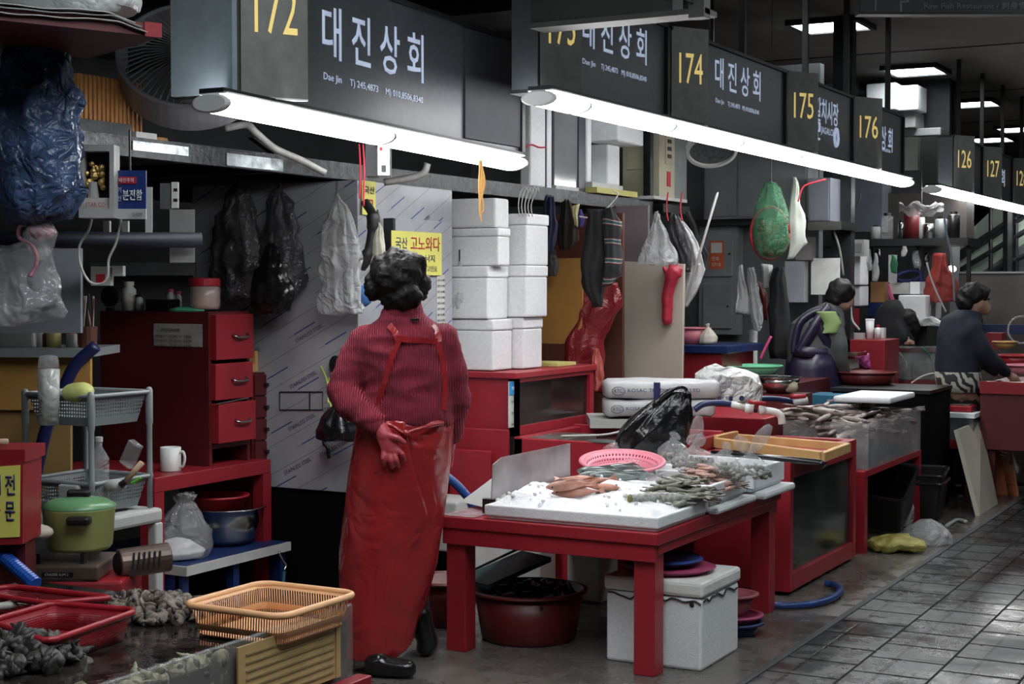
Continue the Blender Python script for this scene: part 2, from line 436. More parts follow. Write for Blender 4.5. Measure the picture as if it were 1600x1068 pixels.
# walls
struct(BX(-9, -6.3, -4, 34, 0, 3.4).build('wall_left', 'wall_dark', keep=True))
struct(BX(-9, 5, 33.8, 34, 0, 3.4).build('wall_far', 'wall_dark', keep=True))
struct(BX(4.9, 5, -4, 34, 0, 3.4).build('wall_right', 'wall_dark', keep=True))
struct(BX(-9, 5, -4, -3.9, 0, 3.4).build('wall_near', 'wall_dark', keep=True))
yb = 11.2
struct(BX(-6.3, -3.45, yb, yb + .1, 0, 3.1).build('wall_back', 'wall_grey', keep=True))

# ------------------------------------------------------------------ hanging signs and their tube lights
def textfit(name, s, loc, w, h, m, parent=None, xdir=(0,1,0), ydir=(0,0,1), ext=.0008, bold=0, group=None):
    cu = bpy.data.curves.new(name, 'FONT'); cu.body = s; cu.size = 1; cu.resolution_u = 2; cu.offset = bold
    t = bpy.data.objects.new(name, cu); C.objects.link(t)
    dg = bpy.context.evaluated_depsgraph_get(); me = bpy.data.meshes.new_from_object(t.evaluated_get(dg))
    bpy.data.objects.remove(t); bpy.data.curves.remove(cu)
    bm = bmesh.new(); bm.from_mesh(me); r = bmesh.ops.extrude_face_region(bm, geom=bm.faces[:])
    bmesh.ops.translate(bm, vec=(0, 0, 1), verts=[g for g in r['geom'] if isinstance(g, bmesh.types.BMVert)]); bm.to_mesh(me); bm.free()
    xs = [v.co.x for v in me.vertices]; ys = [v.co.y for v in me.vertices]
    if not xs: return None
    x0, x1, y0, y1 = min(xs), max(xs), min(ys), max(ys)
    X = V(xdir).normalized(); Y = V(ydir).normalized(); Z = X.cross(Y); loc = V(loc)
    kx = w / (x1 - x0); ky = h / (y1 - y0) if h else kx
    off = ORG[parent.name] if parent is not None else loc
    for v in me.vertices:
        p = v.co.copy(); v.co = loc + X * ((p.x - x0) * kx) + Y * ((p.y - y0) * ky) + Z * (p.z * ext) - off
    me.name = name; o = bpy.data.objects.new(name, me); C.objects.link(o); me.materials.clear(); me.materials.append(MATS[m])
    if parent is not None: o.parent = parent
    else: o.location = off
    ORG[o.name] = off; return o

def seg_to_px(X0, Y0, ux, uy, px):
    a = (px - 800) / FL; c, s = math.cos(TH), math.sin(TH)
    l0 = X0*c + Y0*s; d0 = -X0*s + Y0*c
    return (a*d0 - l0) / ((ux*c + uy*s) - a*(-ux*s + uy*c))

def stall_sign(label, X, pa, pb, pc, number, name=None, sub=None, z0=2.25, z1=2.69, tilt=0, extra=None, name_px=None, sub_px=None, endcap=.12, numh=.15, namey=(.52, .89), suby=(.33,.40)):
    """box sign along the aisle: slanted number plate then flat name panel"""
    Ya = W(pa, 200, x=X).y; Yc = W(pc, 200, x=X).y
    t = thing('stall_sign', label, 'sign', (X, Ya, z0), 'hanging stall signs'); H = z1 - z0
    zz = lambda y: (y - Ya) * tilt
    def sh(mb): mb.v = [V((p.x, p.y, p.z + zz(p.y))) for p in mb.v]; return mb
    sh(BX(X - endcap, X, Ya, Yc, z0, z1)).build('sign_panel', 'grey_sign', t)
    fr = MB(); fr.box(X-endcap-.012, X+.012, Ya, Yc, z1, z1+.018); fr.box(X-endcap-.012, X+.012, Ya, Yc, z0-.015, z0)
    fr.box(X-endcap-.01, X+.02, Yc-.03, Yc, z0, z1)
    sh(fr).build('frame', 'dark_trim', t)
    a = math.radians(31); ux, uy = math.sin(a), math.cos(a)
    L = seg_to_px(X+.006, Ya+.01, ux, uy, pb)
    p0 = V((X+.006, Ya+.01, 0)); p1 = p0 + V((ux*L, uy*L, 0)); p2 = V((X+.006, p1.y - .03, 0))
    tri = [V((p.x, p.y, z0 - .012 + zz(Ya))) for p in (p0, p1, p2)]
    MB().prism(tri, (0, 0, H + .03)).build('number_plate', 'plate_sign', t)
    MB().prism([p - UP*.006 for p in tri], (0, 0, .006)).build('plate_underside', 'white_plastic', t)  # white piece stands in for lamp light on the plate's underside
    nrm = V((uy, -ux, 0)); n0 = p0 + nrm * .002
    w = L * .64
    textfit('number', number, V((n0.x + ux*L*.2, n0.y + uy*L*.2, z0 + H*.42 + zz(Ya))), w, numh, 'sign_yellow_letters', t, (ux, uy, 0))
    def pan(s, px, yy, m, nm, bold=0, zpx=None):
        ya = W(px[0], 200, x=X).y; yb_ = W(px[1], 200, x=X).y
        zt = math.atan(tilt)
        textfit(nm, s, V((X+.003, ya, z0 + H*yy[0] + zz(ya))), yb_-ya, H*(yy[1]-yy[0]), m, t, (0, 1, tilt), (0,0,1), bold=bold)
    if name: pan(name, name_px, namey, 'sign_blue_letters', 'stall_name', .01)
    for s, px in (sub or []): pan(s, px, suby, 'sign_blue_letters', 'small_lettering')
    return t, Ya, Yc

def tube_lamp(label, X, ya, yb_, z, cuts, tilt=0, y0=0):
    t = thing('tube_light', label, 'tube light', (X, ya, z))
    zz = lambda y: z + (y - y0) * tilt
    prof = lambda y, m=1: [V((X + .074*m*math.cos(q), y, zz(y) - .030 + .030*m*math.sin(q))) for q in [2*PI*k/20 for k in range(20)]]
    ys = [ya] + cuts + [yb_]
    for a, b in zip(ys, ys[1:]):
        R = [prof(a+.012, 1), prof(b-.012, 1)]
        MB().rings(R).build('diffuser', 'tube_diffuser', t, smooth=False)
    for y in ys:
        MB().rings([prof(y-.012, .9), prof(y-.006, 1.06), prof(y+.006, 1.06), prof(y+.012, .9)]).build('end_cap' if y in (ya, yb_) else 'joint_ring', 'white_plastic' if y in (ya, yb_) else 'grey_plastic', t)
    m = MB(); m.box(X-.05, X+.05, ya, yb_, z+.004, z+.020); m.v = [V((p.x, p.y, p.z + (p.y-y0)*tilt)) for p in m.v]
    m.build('housing', 'dark_trim', t)
    m = MB(); m.box(X-.05, X+.066, ya, yb_, z+.000, z+.006); m.v = [V((p.x, p.y, p.z + (p.y-y0)*tilt)) for p in m.v]
    m.build('housing_edge', 'white_plastic', t)
    return t

DJ = '대 진 상 회'
Y172 = W(365, 145, x=-3.28).y; TL = -.026
s, a, b = stall_sign('large grey stall sign numbered 172 hanging nearest the camera', -3.28, 372, 483, 815, '172', DJ,
    [('Dae Jin', (505, 533)), ('T) 245,4873', (546, 590)), ('M) 010,8506,8340', (602, 660))], 2.10, 2.58, TL, name_px=(503, 661), endcap=.265, numh=.17, namey=(.40, .80), suby=(.215, .285))
BX(-3.288, -3.27, W(727, 60, x=-3.27).y, b, 2.07, 2.53).build('blank_panel', mat('blank_sign', (.04,.044,.05), .8), s)
m = BX(-3.545, -3.28, Y172 - .006, Y172 + .02, 2.095, 2.60); m.build('end_plate', 'sign_body', s)
stall_sign('grey stall sign numbered 173, top cut off by the dark ceiling duct', -2.9, 840, 908, 1041, '173', DJ,
    [('Dae Jin', (909, 929)), ('T) 245,4873', (938, 964)), ('M) 010,8506,8340', (970, 1009))], name_px=(909, 1009))
stall_sign('grey stall sign numbered 174, between signs 173 and 175', -2.9, 1046, 1105, 1226, '174', DJ,
    [('Dae Jin', (1117, 1130)), ('T) 245,4873', (1136, 1155)), ('M) 010,8506,8340', (1159, 1185))], name_px=(1116, 1187))
t, a, b = stall_sign('grey stall sign numbered 175 with the market name lettered on it', -2.9, 1228, 1276, 1331, '175', None, None)
ya, yb2 = W(1273, 200, x=-2.9).y, W(1309, 200, x=-2.9).y
textfit('stall_name', '갈치시장', V((-2.897, ya, 2.25+.22)), yb2-ya, .15, 'sign_blue_letters', t, bold=.012)
textfit('small_lettering', 'JAGALCHI', V((-2.897, ya+.12, 2.25+.14)), (yb2-ya)*.62, .055, 'sign_blue_letters', t)
MB().lathe([(.03,0),(.045,0),(.045,.01),(.03,.01),(.03,0)], (0,0,0), 20)
r = MB(); r.tube([V((-2.895, yb2-.05+.04*math.cos(q), 2.40+.055*math.sin(q))) for q in [2*PI*k/20 for k in range(21)]], .011, 6); r.build('ring_mark', 'sign_blue_letters', t)
r = MB(); r.tube([V((-2.895, ya+.03+.05*u, 2.36+v)) for u, v in ((0,.1),(1,.1),(1,.05),(0,.05),(0,0),(1,0))], .008, 6); r.build('hook_mark', 'sign_blue_letters', t)
t, a, YE = stall_sign('grey stall sign numbered 176 at the far end of the near row', -2.9, 1332, 1376, 1410, '176', None, [('M) 010,8506', (1373, 1391))])
ya, yb2 = W(1376, 200, x=-2.9).y, W(1394, 200, x=-2.9).y
textfit('stall_name', '상 회', V((-2.897, ya, 2.25+.16)), yb2-ya, .17, 'sign_blue_letters', t, bold=.012)
stall_sign('grey stall sign numbered 126, first of the far row', -2.9, 1489, 1520, 1534, '126', None, None)
ya, yb2 = W(1519, 200, x=-2.9).y, W(1526, 200, x=-2.9).y
t, _, _ = stall_sign('grey stall sign numbered 127, second of the far row', -2.9, 1536, 1563, 1581, '127', None, None)
textfit('stall_name', '회', V((-2.897, W(1564,200,x=-2.9).y, 2.25+.15)), .2, .16, 'sign_blue_letters', t, bold=.012)
stall_sign('grey stall sign numbered 128, cut off at the right edge of the photo', -2.9, 1583, 1606, 1625, '128', None, None)

tube_lamp('long bright tube lamp under sign 172, nearest the camera', -3.26, W(330,150,x=-3.26).y, W(800,245,x=-3.26).y, 2.072, [W(592,205,x=-3.26).y], TL, W(330,150,x=-3.26).y)
tube_lamp('long bright tube lamp running under signs 173 to 176', -2.84, W(842,140,x=-2.84).y, W(1412,290,x=-2.84).y, 2.225, [W(p,140,x=-2.84).y for p in (898,1034,1142,1235,1330)])
tube_lamp('bright tube lamp under signs 126 to 128 in the far row', -2.84, W(1456,300,x=-2.84).y, W(1640,300,x=-2.84).y, 2.225, [W(1540,300,x=-2.84).y])

# rods that carry the signs
for px, lab in ((1258, 'dark hanging rod rising from sign 175 in front of the nearest ceiling panel'), (1322, 'dark hanging rod rising between signs 175 and 176'), (1387, 'dark hanging rod rising from the far end of sign 176'),
                (1498, 'dark hanging rod over the number plate of sign 126'), (1535, 'dark hanging rod between signs 126 and 127'), (1567, 'dark hanging rod between signs 127 and 128'), (1597, 'dark hanging rod at the right edge of the photo'), (1160, 'dark hanging rod behind the corner of the ceiling duct')):
    p = W(px, 150, x=-2.96)
    tag(MB().box(p.x-.017, p.x+.017, p.y-.017, p.y+.017, 2.69, 3.4).build('hanging_rod', 'dark_trim'), lab, 'rod', 'rods carrying the stall signs')

# dark duct crossing above signs 173 and 174
t = thing('ceiling_duct', 'dark box duct hanging across the top of the photo in front of sign 173', 'duct', (-2.8, 5.2, 2.42))
yd = 5.22
BX(-2.74, -2.16, yd, yd + .10, 2.445, 3.0).build('duct_body', 'duct', t)
m = MB(); m.box(-2.74, -2.03, yd-.01, yd+.11, 2.425, 2.445); m.build('bottom_flange', 'duct_edge', t)
m = MB(); q0 = V((-2.62, yd-.035, 2.69)); q1 = V((-2.07, yd-.035, 2.46))
m.prism([q0, q1, q1+V((0,0,.045)), q0+V((0,0,.045))], (0, .02, 0)); m.build('brace', 'duct_edge', t)
BX(-2.09, -2.03, yd-.02, yd+.04, 2.41, 3.4).build('hanger', 'duct_edge', t)
struct(BX(-6.3, -2.98, 6.45, 6.9, 2.75, 3.4).build('trim_8', 'duct'))
struct(BX(-6.3, -2.73, 5.45, 5.72, 2.72, 3.4).build('trim_9', 'duct'))

# directory board top right
t = thing('directory_board', 'dark directory board hanging at the top right corner with pale lettering', 'sign', (-2.0, 7.5, 2.75))
d0 = 8.4; a0 = W(1341, 19, d=d0); a1 = W(1640, 26, d=d0)
ux = (a1 - a0); L = ux.length; ux.normalize(); ux = V((ux.x, ux.y, 0)).normalized(); nf = V((-ux.y, ux.x, 0))
MB().prism([a0, a0 + ux*1.2, a0 + ux*1.2 + UP*.5, a0 + UP*.5], nf*.08).build('board', mat('board_grey', (.03,.034,.036), .45), t)
m = MB(); m.prism([a0 - nf*.004 - UP*.012, a0 + ux*1.2 - nf*.004 - UP*.012, a0 + ux*1.2 - nf*.004, a0 - nf*.004], nf*.09)
m.prism([a0 - nf*.004, a0 + ux*.012 - nf*.004, a0 + ux*.012 - nf*.004 + UP*.5, a0 - nf*.004 + UP*.5], nf*.09); m.build('frame', 'dark_trim', t)
def onb(px, py): return W(px, py, d=d0) 
textfit('lettering', 'Raw Fish Restaurant / 刺身食堂', W(1443, 15, d=d0) - nf*.012, .60, .040, 'sign_dim_letters', t, ux, UP)
m = MB(); q = W(1366, 17, d=d0) - nf*.01; m.prism([q, q+ux*.008, q+ux*.008+UP*.1, q+UP*.1], -nf*.002)
q = W(1405, 19, d=d0) - nf*.01; m.prism([q, q+ux*.012, q+ux*.012+UP*.05, q+ux*.05+UP*.05, q+ux*.05+UP*.1, q+ux*.035+UP*.1, q+ux*.035+UP*.06, q+UP*.06], -nf*.002)
m.build('arrow_marks', 'sign_dim_letters', t)

# ------------------------------------------------------------------ the steel-clad box behind the woman
def film_steel(name, vert):
    """steel sheet still in its printed protective film: slanting blue dashes and thin lines"""
    m = bpy.data.materials.new(name); m.use_nodes = True; N = m.node_tree.nodes; L = m.node_tree.links; b = N['Principled BSDF']
    tc = N.new('ShaderNodeTexCoord'); sp = N.new('ShaderNodeSeparateXYZ'); L.new(tc.outputs['Object'], sp.inputs[0])
    def M(op, a, c=None, d=None):
        n = N.new('ShaderNodeMath'); n.operation = op
        for i, q in enumerate((a, c, d)):
            if q is None: continue
            if isinstance(q, (int, float)): n.inputs[i].default_value = q
            else: L.new(q, n.inputs[i])
        return n.outputs[0]
    h = M('ADD', sp.outputs['X'], sp.outputs['Y']); z = sp.outputs['Z']; A = math.radians(27)
    u = M('SUBTRACT', M('MULTIPLY', z, math.cos(A)), M('MULTIPLY', h, math.sin(A)))
    v = M('ADD', M('MULTIPLY', z, math.sin(A)), M('MULTIPLY', h, math.cos(A)))
    fu = M('FRACT', M('DIVIDE', M('ADD', u, 10), .118)); row = M('FLOOR', M('DIVIDE', M('ADD', u, 10), .118))
    fv = M('FRACT', M('ADD', M('DIVIDE', M('ADD', v, 10), .37), M('MULTIPLY', row, .37)))
    thick = M('MULTIPLY', M('LESS_THAN', fu, .045), M('LESS_THAN', fv, .36))
    thin = M('LESS_THAN', M('ABSOLUTE', M('SUBTRACT', fu, .55)), .010)
    thin2 = M('MULTIPLY', M('LESS_THAN', fu, .02), M('GREATER_THAN', fv, .9))
    nz_ = N.new('ShaderNodeTexNoise'); nz_.inputs['Scale'].default_value = 2.2; nz_.inputs['Detail'].default_value = 8; L.new(tc.outputs['Object'], nz_.inputs['Vector'])
    r = N.new('ShaderNodeValToRGB'); r.color_ramp.elements[0].position = .35; r.color_ramp.elements[1].position = .7
    r.color_ramp.elements[0].color = (.30, .31, .34, 1); r.color_ramp.elements[1].color = (.44, .46, .50, 1); L.new(nz_.outputs['Fac'], r.inputs[0])
    m1 = N.new('ShaderNodeMixRGB'); L.new(thick, m1.inputs[0]); L.new(r.outputs[0], m1.inputs[1]); m1.inputs[2].default_value = (.015, .03, .22, 1)
    m2 = N.new('ShaderNodeMixRGB'); t2 = M('MULTIPLY', M('ADD', thin, thin2), .75); L.new(t2, m2.inputs[0]); L.new(m1.outputs[0], m2.inputs[1]); m2.inputs[2].default_value = (.05, .05, .07, 1)
    L.new(m2.outputs[0], b.inputs['Base Color']); b.inputs['Roughness'].default_value = .32; b.inputs['Metallic'].default_value = .15
    n3 = N.new('ShaderNodeTexNoise'); n3.inputs['Scale'].default_value = 5; n3.inputs['Detail'].default_value = 3; L.new(tc.outputs['Object'], n3.inputs['Vector'])
    bp = N.new('ShaderNodeBump'); bp.inputs['Strength'].default_value = .25; bp.inputs['Distance'].default_value = .02; L.new(n3.outputs['Fac'], bp.inputs['Height']); L.new(bp.outputs[0], b.inputs['Normal'])
    MATS[name] = m
film_steel('film_steel', True)
XS, YS = -3.93, 5.80
t = thing('cold_cabinet', 'tall cabinet clad in silver sheet with printed protective film, behind the woman in red', 'cabinet', (XS - .5, YS + .42, 0))
BX(-4.89, XS, YS, YS + .84, .50, 1.925).build('cabinet_body', 'film_steel', t, bevel=.004)
BX(-4.89, XS - .02, YS + .02, YS + .82, 0, .50).build('underside_shade', mat('void_black', (.004,.004,.004), .9, spec=.05), t)  # black block stands in for the deep shade beneath the cabinet
ya = W(603, 340, x=XS).y; yb2 = W(693, 340, x=XS).y
BX(XS, XS + .05, ya, yb2, .68, 1.76).build('door', 'film_steel', t, bevel=.003)
BX(XS, XS + .052, ya - .02, ya, .68, 1.76).build('door_seal', 'black_plastic', t)
BX(XS+.052, XS+.054, W(668,480,x=XS).y, W(680,480,x=XS).y, 1.25, 1.50).build('notice_sheet', 'paper', t)
for k in range(8): 
    textfit('notice_lettering', '국산 고노와다', V((XS+.0545, W(668.5,480,x=XS).y, 1.27+.028*k)), .07, .013, 'black_ink', t)
A = math.radians(27)
for (u, v, s) in ((.03,.40,1),(.03,.62,1),(.06,.83,1),(.08,1.04,1),(.10,1.25,1),(.42,.50,1),(.45,.72,1),(.46,.93,1),(.50,1.16,1),(.66,.60,1),(.68,.82,1),(.72,1.02,1)):
    textfit('film_lettering', 'STAINLESS STEEL', V((-4.7 + u*.85, YS - .0012, v*.94 + .09)), .17, .018, 'navy_ink', t, (math.cos(A), 0, math.sin(A)), (-math.sin(A), 0, math.cos(A)), ext=.0004)
for (u, v) in ((.05,1.64),(.28,1.70),(.5,1.76),(.72,1.60),(.72,1.2),(.74,.9)):
    textfit('film_lettering', 'STAINLESS STEEL', V((XS + .0015, YS + .05 + u*.85, v*.95 + .03)), .17, .018, 'navy_ink', t, (0, math.cos(A), math.sin(A)), (0, -math.sin(A), math.cos(A)), ext=.0004)
# lock outline and wire on the near face
m = MB(); q = [W(437,612,y=YS-.004), W(504,612,y=YS-.004), W(504,640,y=YS-.004), W(437,640,y=YS-.004), W(437,612,y=YS-.004)]; m.tube(q, .003, 5)
m.tube([W(484,612,y=YS-.004), W(484,640,y=YS-.004)], .003, 5); m.build('panel_outline', 'cable_black', t)

def hang_sheet(name, label, X, pa, pb, z0, z1, m, texts, cat='sign', th=.004):
    ya, yb_ = W(pa, 300, x=X).y, W(pb, 300, x=X).y
    t = thing(name, label, cat, (X, ya, z0)); BX(X - th, X, ya, yb_, z0, z1).build('sheet', m, t)
    for (s, a, b, c, d, mm, bold) in texts:
        textfit('lettering', s, V((X + .0008, ya + (yb_-ya)*a, z0 + (z1-z0)*c)), (yb_-ya)*(b-a), (z1-z0)*(d-c), mm, t, bold=bold)
    return t
hang_sheet('notice_sign', 'yellow notice with blue and red Korean lettering beside the woman\'s head', XS + .062, 612, 690, W(660,430,x=XS).z, W(612,361,x=XS).z - .0, 'sheet_yellow',
    [('국산', .07, .30, .60, .86, 'navy_ink', .01), ('고노와다', .36, .96, .56, .90, 'red_ink', .01), ('군소, 낙지', .38, .85, .30, .48, 'navy_ink', .01), ('신선해요 고민요', .38, .90, .08, .22, 'navy_ink', 0)])
hang_sheet('notice_sign', 'narrow yellow notice at the top of the steel cabinet, half behind a hanging bag', XS + .012, 566, 587, W(575,336,x=XS).z, W(575,283,x=XS).z, 'sheet_yellow',
    [('국산', .15, .9, .62, .84, 'navy_ink', .01), ('고', .25, .85, .15, .46, 'red_ink', .01)])

# ------------------------------------------------------------------ beam and shelf above the stall
t = thing('overhead_shelf', 'dark steel shelf running along the stall above head height', 'shelf', (-4.05, 6, 1.93))
m = BX(-4.05, -4.0, 3.0, 9.3, 1.93, 2.005); m.build('front_rail', mat('speckled_steel', (.022,.026,.03), .35, .3, .95, 26, .3, 40), t)
BX(-5.6, -4.05, 3.0, 9.3, 1.985, 2.0).build('shelf_board', mat('shelf_dark', (.035,.035,.035), .7), t)
BX(-4.02, -3.992, W(205,205,x=-4).y, W(292,215,x=-4).y, 1.955, 1.99).build('bare_metal_strip', 'galvanised', t)
BX(-4.02, -3.992, W(352,230,x=-4).y, W(440,240,x=-4).y, 1.935, 1.985).build('bare_metal_strip', 'galvanised', t)
BX(-5.6, -5.5, 3.0, 9.3, 1.90, 1.985).build('rear_rail', 'black_steel', t)
for y in (4.0, 5.3): BX(-5.55, -4.03, y, y+.05, 1.93, 1.985).build('cross_rail', 'black_steel', t)
BX(-4.05, -4.0, 9.3, 9.35, 0.0, 3.4).build('post', 'black_steel', t)
m = MB(); m.prism([W(395,215,x=-4.03), W(412,212,x=-4.03), W(480,262,x=-4.03), W(462,264,x=-4.03)], (-.03, 0, 0)); m.build('brace', 'black_steel', t)
def fbox(label, x0, x1, y0, y1, z0, z1, m='foam', lid=True, group=None, name='foam_box', cat='box'):
    t = thing(name, label, cat, ((x0+x1)/2, (y0+y1)/2, z0), group); h = z1 - z0
    if lid:
        BX(x0+.004, x1-.004, y0+.004, y1-.004, z0, z1 - h*.22).build('box_body', m, t, bevel=.008)
        BX(x0, x1, y0, y1, z1 - h*.215, z1).build('lid', m, t, bevel=.008)
    else: BX(x0, x1, y0, y1, z0, z1).build('box_body', m, t, bevel=.012)
    return t

# foam boxes stacked on the red display case
zc = 1.016
fbox('white foam box, lowest of the left column on the red case', -4.12, -3.74, 6.72, 6.93, zc+.004, 1.277)
fbox('white foam box, second from the bottom in the left column', -4.12, -3.76, 6.70, 6.92, 1.28, 1.545)
fbox('white foam box, third from the bottom in the left column, its lid shut', -4.12, -3.71, 6.72, 6.85, 1.548, 1.735)
fbox('small white foam box on top of the left column', -4.12, -3.73, 6.725, 6.87, 1.738, 1.885, lid=False)
fbox('white foam box, lowest of the right column on the red case', -4.0, -3.685, 6.94, 7.16, zc+.004, 1.283)
fbox('white foam box, middle of the right column beside a hanging bag', -4.0, -3.66, 6.925, 7.17, 1.286, 1.55)
fbox('white foam box on top of the right column, under the wire hangers', -4.0, -3.665, 6.94, 7.19, 1.553, 1.815)

# red display case with a glass front
t = thing('display_case', 'red display case with a dark glass front under the foam boxes', 'display case', (-3.9, 7.1, .70)); X = -3.6
fr = MB(); fr.box(-4.5, X, 6.70, 6.74, .70, 1.0); fr.box(-4.5, X, 7.55, 7.60, .70, 1.0); fr.box(-4.5, -4.46, 6.74, 7.55, .70, 1.0)
fr.box(X-.04, X, 6.70, 6.74, .70, 1.0); fr.box(X-.04, X, 6.74, 7.55, .70, .745); fr.box(X-.04, X, 6.74, 7.55, .965, 1.0); fr.build('case_frame', 'stall_red', t)
BX(-4.52, X + .012, 6.68, 7.62, .985, 1.016).build('case_top', 'stall_red', t, bevel=.004)
BX(X - .028, X - .020, 6.74, 7.55, .745, .965).build('glass', mat('dark_glass', (.035,.03,.028), .12, 0, .6, 5, alpha=.72), t)
BX(-4.44, -3.66, 6.75, 7.54, .72, .76).build('case_floor', 'dark_wood', t)
BX(-4.44, -4.40, 6.75, 7.54, .76, .96).build('case_back', 'grey_plastic', t)
s = BX(X-.018, X-.012, W(796,600,x=X).y + .02, W(812,600,x=X).y, .745, .972); s.build('price_sheet', 'paper', t)
yq = W(796,600,x=X).y + .02; wq = W(812,600,x=X).y - yq
BX(X-.012, X-.010, yq, yq + wq, .905, .972).build('price_sheet_heading', 'sky_blue', t)
textfit('sheet_lettering', '원산지', V((X-.009, yq+.02, .93)), wq*.6, .018, 'white_ink', t)
for k in range(5): textfit('sheet_lettering', '국산', V((X-.009, yq+.015+.04*(k%2), .755+.028*k)), wq*.35, .012, 'black_ink', t)
tag(BX(-4.2, -3.66, 7.28, 7.5, 1.018, 1.035).build('cutting_board', 'yellow_foam'), 'thin yellow-edged board lying on the red case by the cables', 'board')
t = thing('wood_board', 'yellow-brown board standing behind the right column of foam boxes', 'board', (-3.9, 7.75, 1.0))
BX(-4.25, -3.73, 7.72, 7.74, 1.12, 1.60).build('panel', 'yellow_board', t)
BX(-4.25, -3.80, 7.72, 7.735, 1.0, 1.12).build('lower_strip', 'dark_wood', t)
tag(BX(-4.35, -3.62, 8.02, 8.05, .7, 1.86).build('wood_board', 'dark_wood'), 'tall dark red-brown wooden panel behind the hanging clothes', 'board')

# red basin behind the table
t = thing('seawater_basin', 'low red fish basin with murky water behind the pink colander', 'basin', (-3.1, 6.8, 0))
m = MB(); x0, x1, y0, y1 = -3.57, -2.74, 6.62, 7.32
m.box(x0, x1, y0, y0+.035, .0, .70); m.box(x0, x1, y1-.04, y1, 0, .715); m.box(x0, x0+.05, y0, y1, 0, .705); m.box(x1-.03, x1, y0, y1, .5, .70); m.build('basin_wall', 'stall_red', t, bevel=.004)
BX(x0+.05, x1-.03, y0+.035, y1-.04, .60, .665).build('water', mat('murky_water', (.09,.05,.05), .06, 0, .6, 9, .5, 18), t)
BX(-3.52, -3.30, 6.66, 7.0, .668, .70).build('ledge', 'stall_concrete', t)
m = MB(); m.tube(curve([(-3.36,6.72,.71),(-3.2,6.9,.71),(-3.08,7.05,.74),(-3.0,7.1,.70),(-2.95,6.85,.67)]), .006, 6); tag(m.build('thin_hose', 'cable_white', smooth=True), 'thin pale hose curling over the murky basin', 'hose')
o = MB().ball(W(945,690,z=.70), .10, .045, .012, 20).build('cutting_board', mat('dark_grey_plastic', (.06,.065,.06), .4), smooth=True); tag(o, 'dark round lid floating in the murky basin left of the black bag', 'lid')
o = BX(-3.40, -3.15, 7.40, 7.56, .70, .735).build('foam_block', 'white_plastic', bevel=.015); tag(o, 'small white plastic lid lying behind the red basin', 'lid')

# left flap boards beside the display case
t = thing('red_bin', 'low red wooden bin between the woman and the ice table', 'bin', (-3.7, 6.4, 0))
BX(-4.0, -3.62, 6.655, 6.675, 0, .735).build('back_panel', 'stall_red', t, bevel=.006)
p = W(706, 710, d=7.25)
BX(-3.925, -3.69, 6.60, 6.62, 0, .63).build('front_panel', 'stall_red', t, bevel=.004)
BX(-3.92, -3.64, 6.62, 6.655, .0, .30).build('bin_floor', 'red_paint_shaded', t)

# big glass tank in front of the stall
def tank(name, label, x0, x1, y0, y1, z1, legs=None):
    t = thing(name, label, 'fish tank', ((x0+x1)/2, (y0+y1)/2, 0)); e = .05
    m = MB(); m.box(x0, x1, y0, y0+e, 0.02, z1); m.box(x0, x0+e, y0+e, y1, 0.02, z1); m.box(x0, x1, y1-e, y1, .02, z1)
    m.box(x1-e, x1, y0+e, y1-e, .02, .10); m.box(x1-e, x1, y0+e, y1-e, z1-.09, z1)
    m.build('tank_frame', 'stall_red', t, bevel=.004)
    BX(x1-.03, x1-.022, y0+e, y1-e, .10, z1-.09).build('glass', mat('tank_glass', (.05,.06,.055), .10, 0, .5, 3, .1, 6, alpha=.45), t)
    BX(x0+e, x1-.04, y0+e, y1-e, .04, z1-.07).build('water', mat('tank_water', (.045,.05,.045), .12, 0, .8, 5, .3, 8), t)
    return t
T1 = tank('glass_tank', 'red tank with a clouded glass side at the aisle, nearest the ice table', -2.72, -2.24, 6.86, 7.96, .64)
t = thing('slatted_tray', 'pale orange tray frame resting over the top of the red tank', 'tray', (-2.6, 7.4, .64))
def barr(m, p, q, w_, h):
    p, q = V(p), V(q); u = (q - p).normalized(); n = u.cross(UP).normalized() * w_/2; m.prism([p-n, p+n, q+n, q-n], (0, 0, h))
m = MB(); A_, B_, C_, D_ = W(1118,699,z=.642), W(1284,722,z=.642), W(1325,706,z=.642), W(1150,691,z=.642)
for p, q, w_, h in ((A_,B_,.03,.05),(B_,C_,.03,.045),(C_,D_,.03,.045),(D_,A_,.03,.06)): barr(m, p, q, w_, h)
m.build('tray_rim', 'amber_wood', t, bevel=.004); MB().prism([A_, B_, C_, D_], (0,0,.008)).build('tray_mesh', 'stall_red', t)
o = MB().tube([W(1112,707,z=.70), W(1200,714,z=.70), W(1280,722,z=.69), W(1287,728,z=.675)], [.012,.013,.014,.022], 10).build('black_pipe', 'rubber', smooth=True); tag(o, 'black rubber pipe lying across the red tank', 'pipe')

# red block with hoses, behind the basin
t = thing('red_box', 'red wooden block with a wet pink top behind the fish basin', 'box', (-2.95, 7.7, 0))
BX(-3.50, -2.80, 8.1, 8.6, .0, .45).build('support', 'red_paint_shaded', t)
BX(-3.50, -2.77, 8.02, 8.7, .45, .72).build('block', 'stall_red', t, bevel=.006)
place_ = None

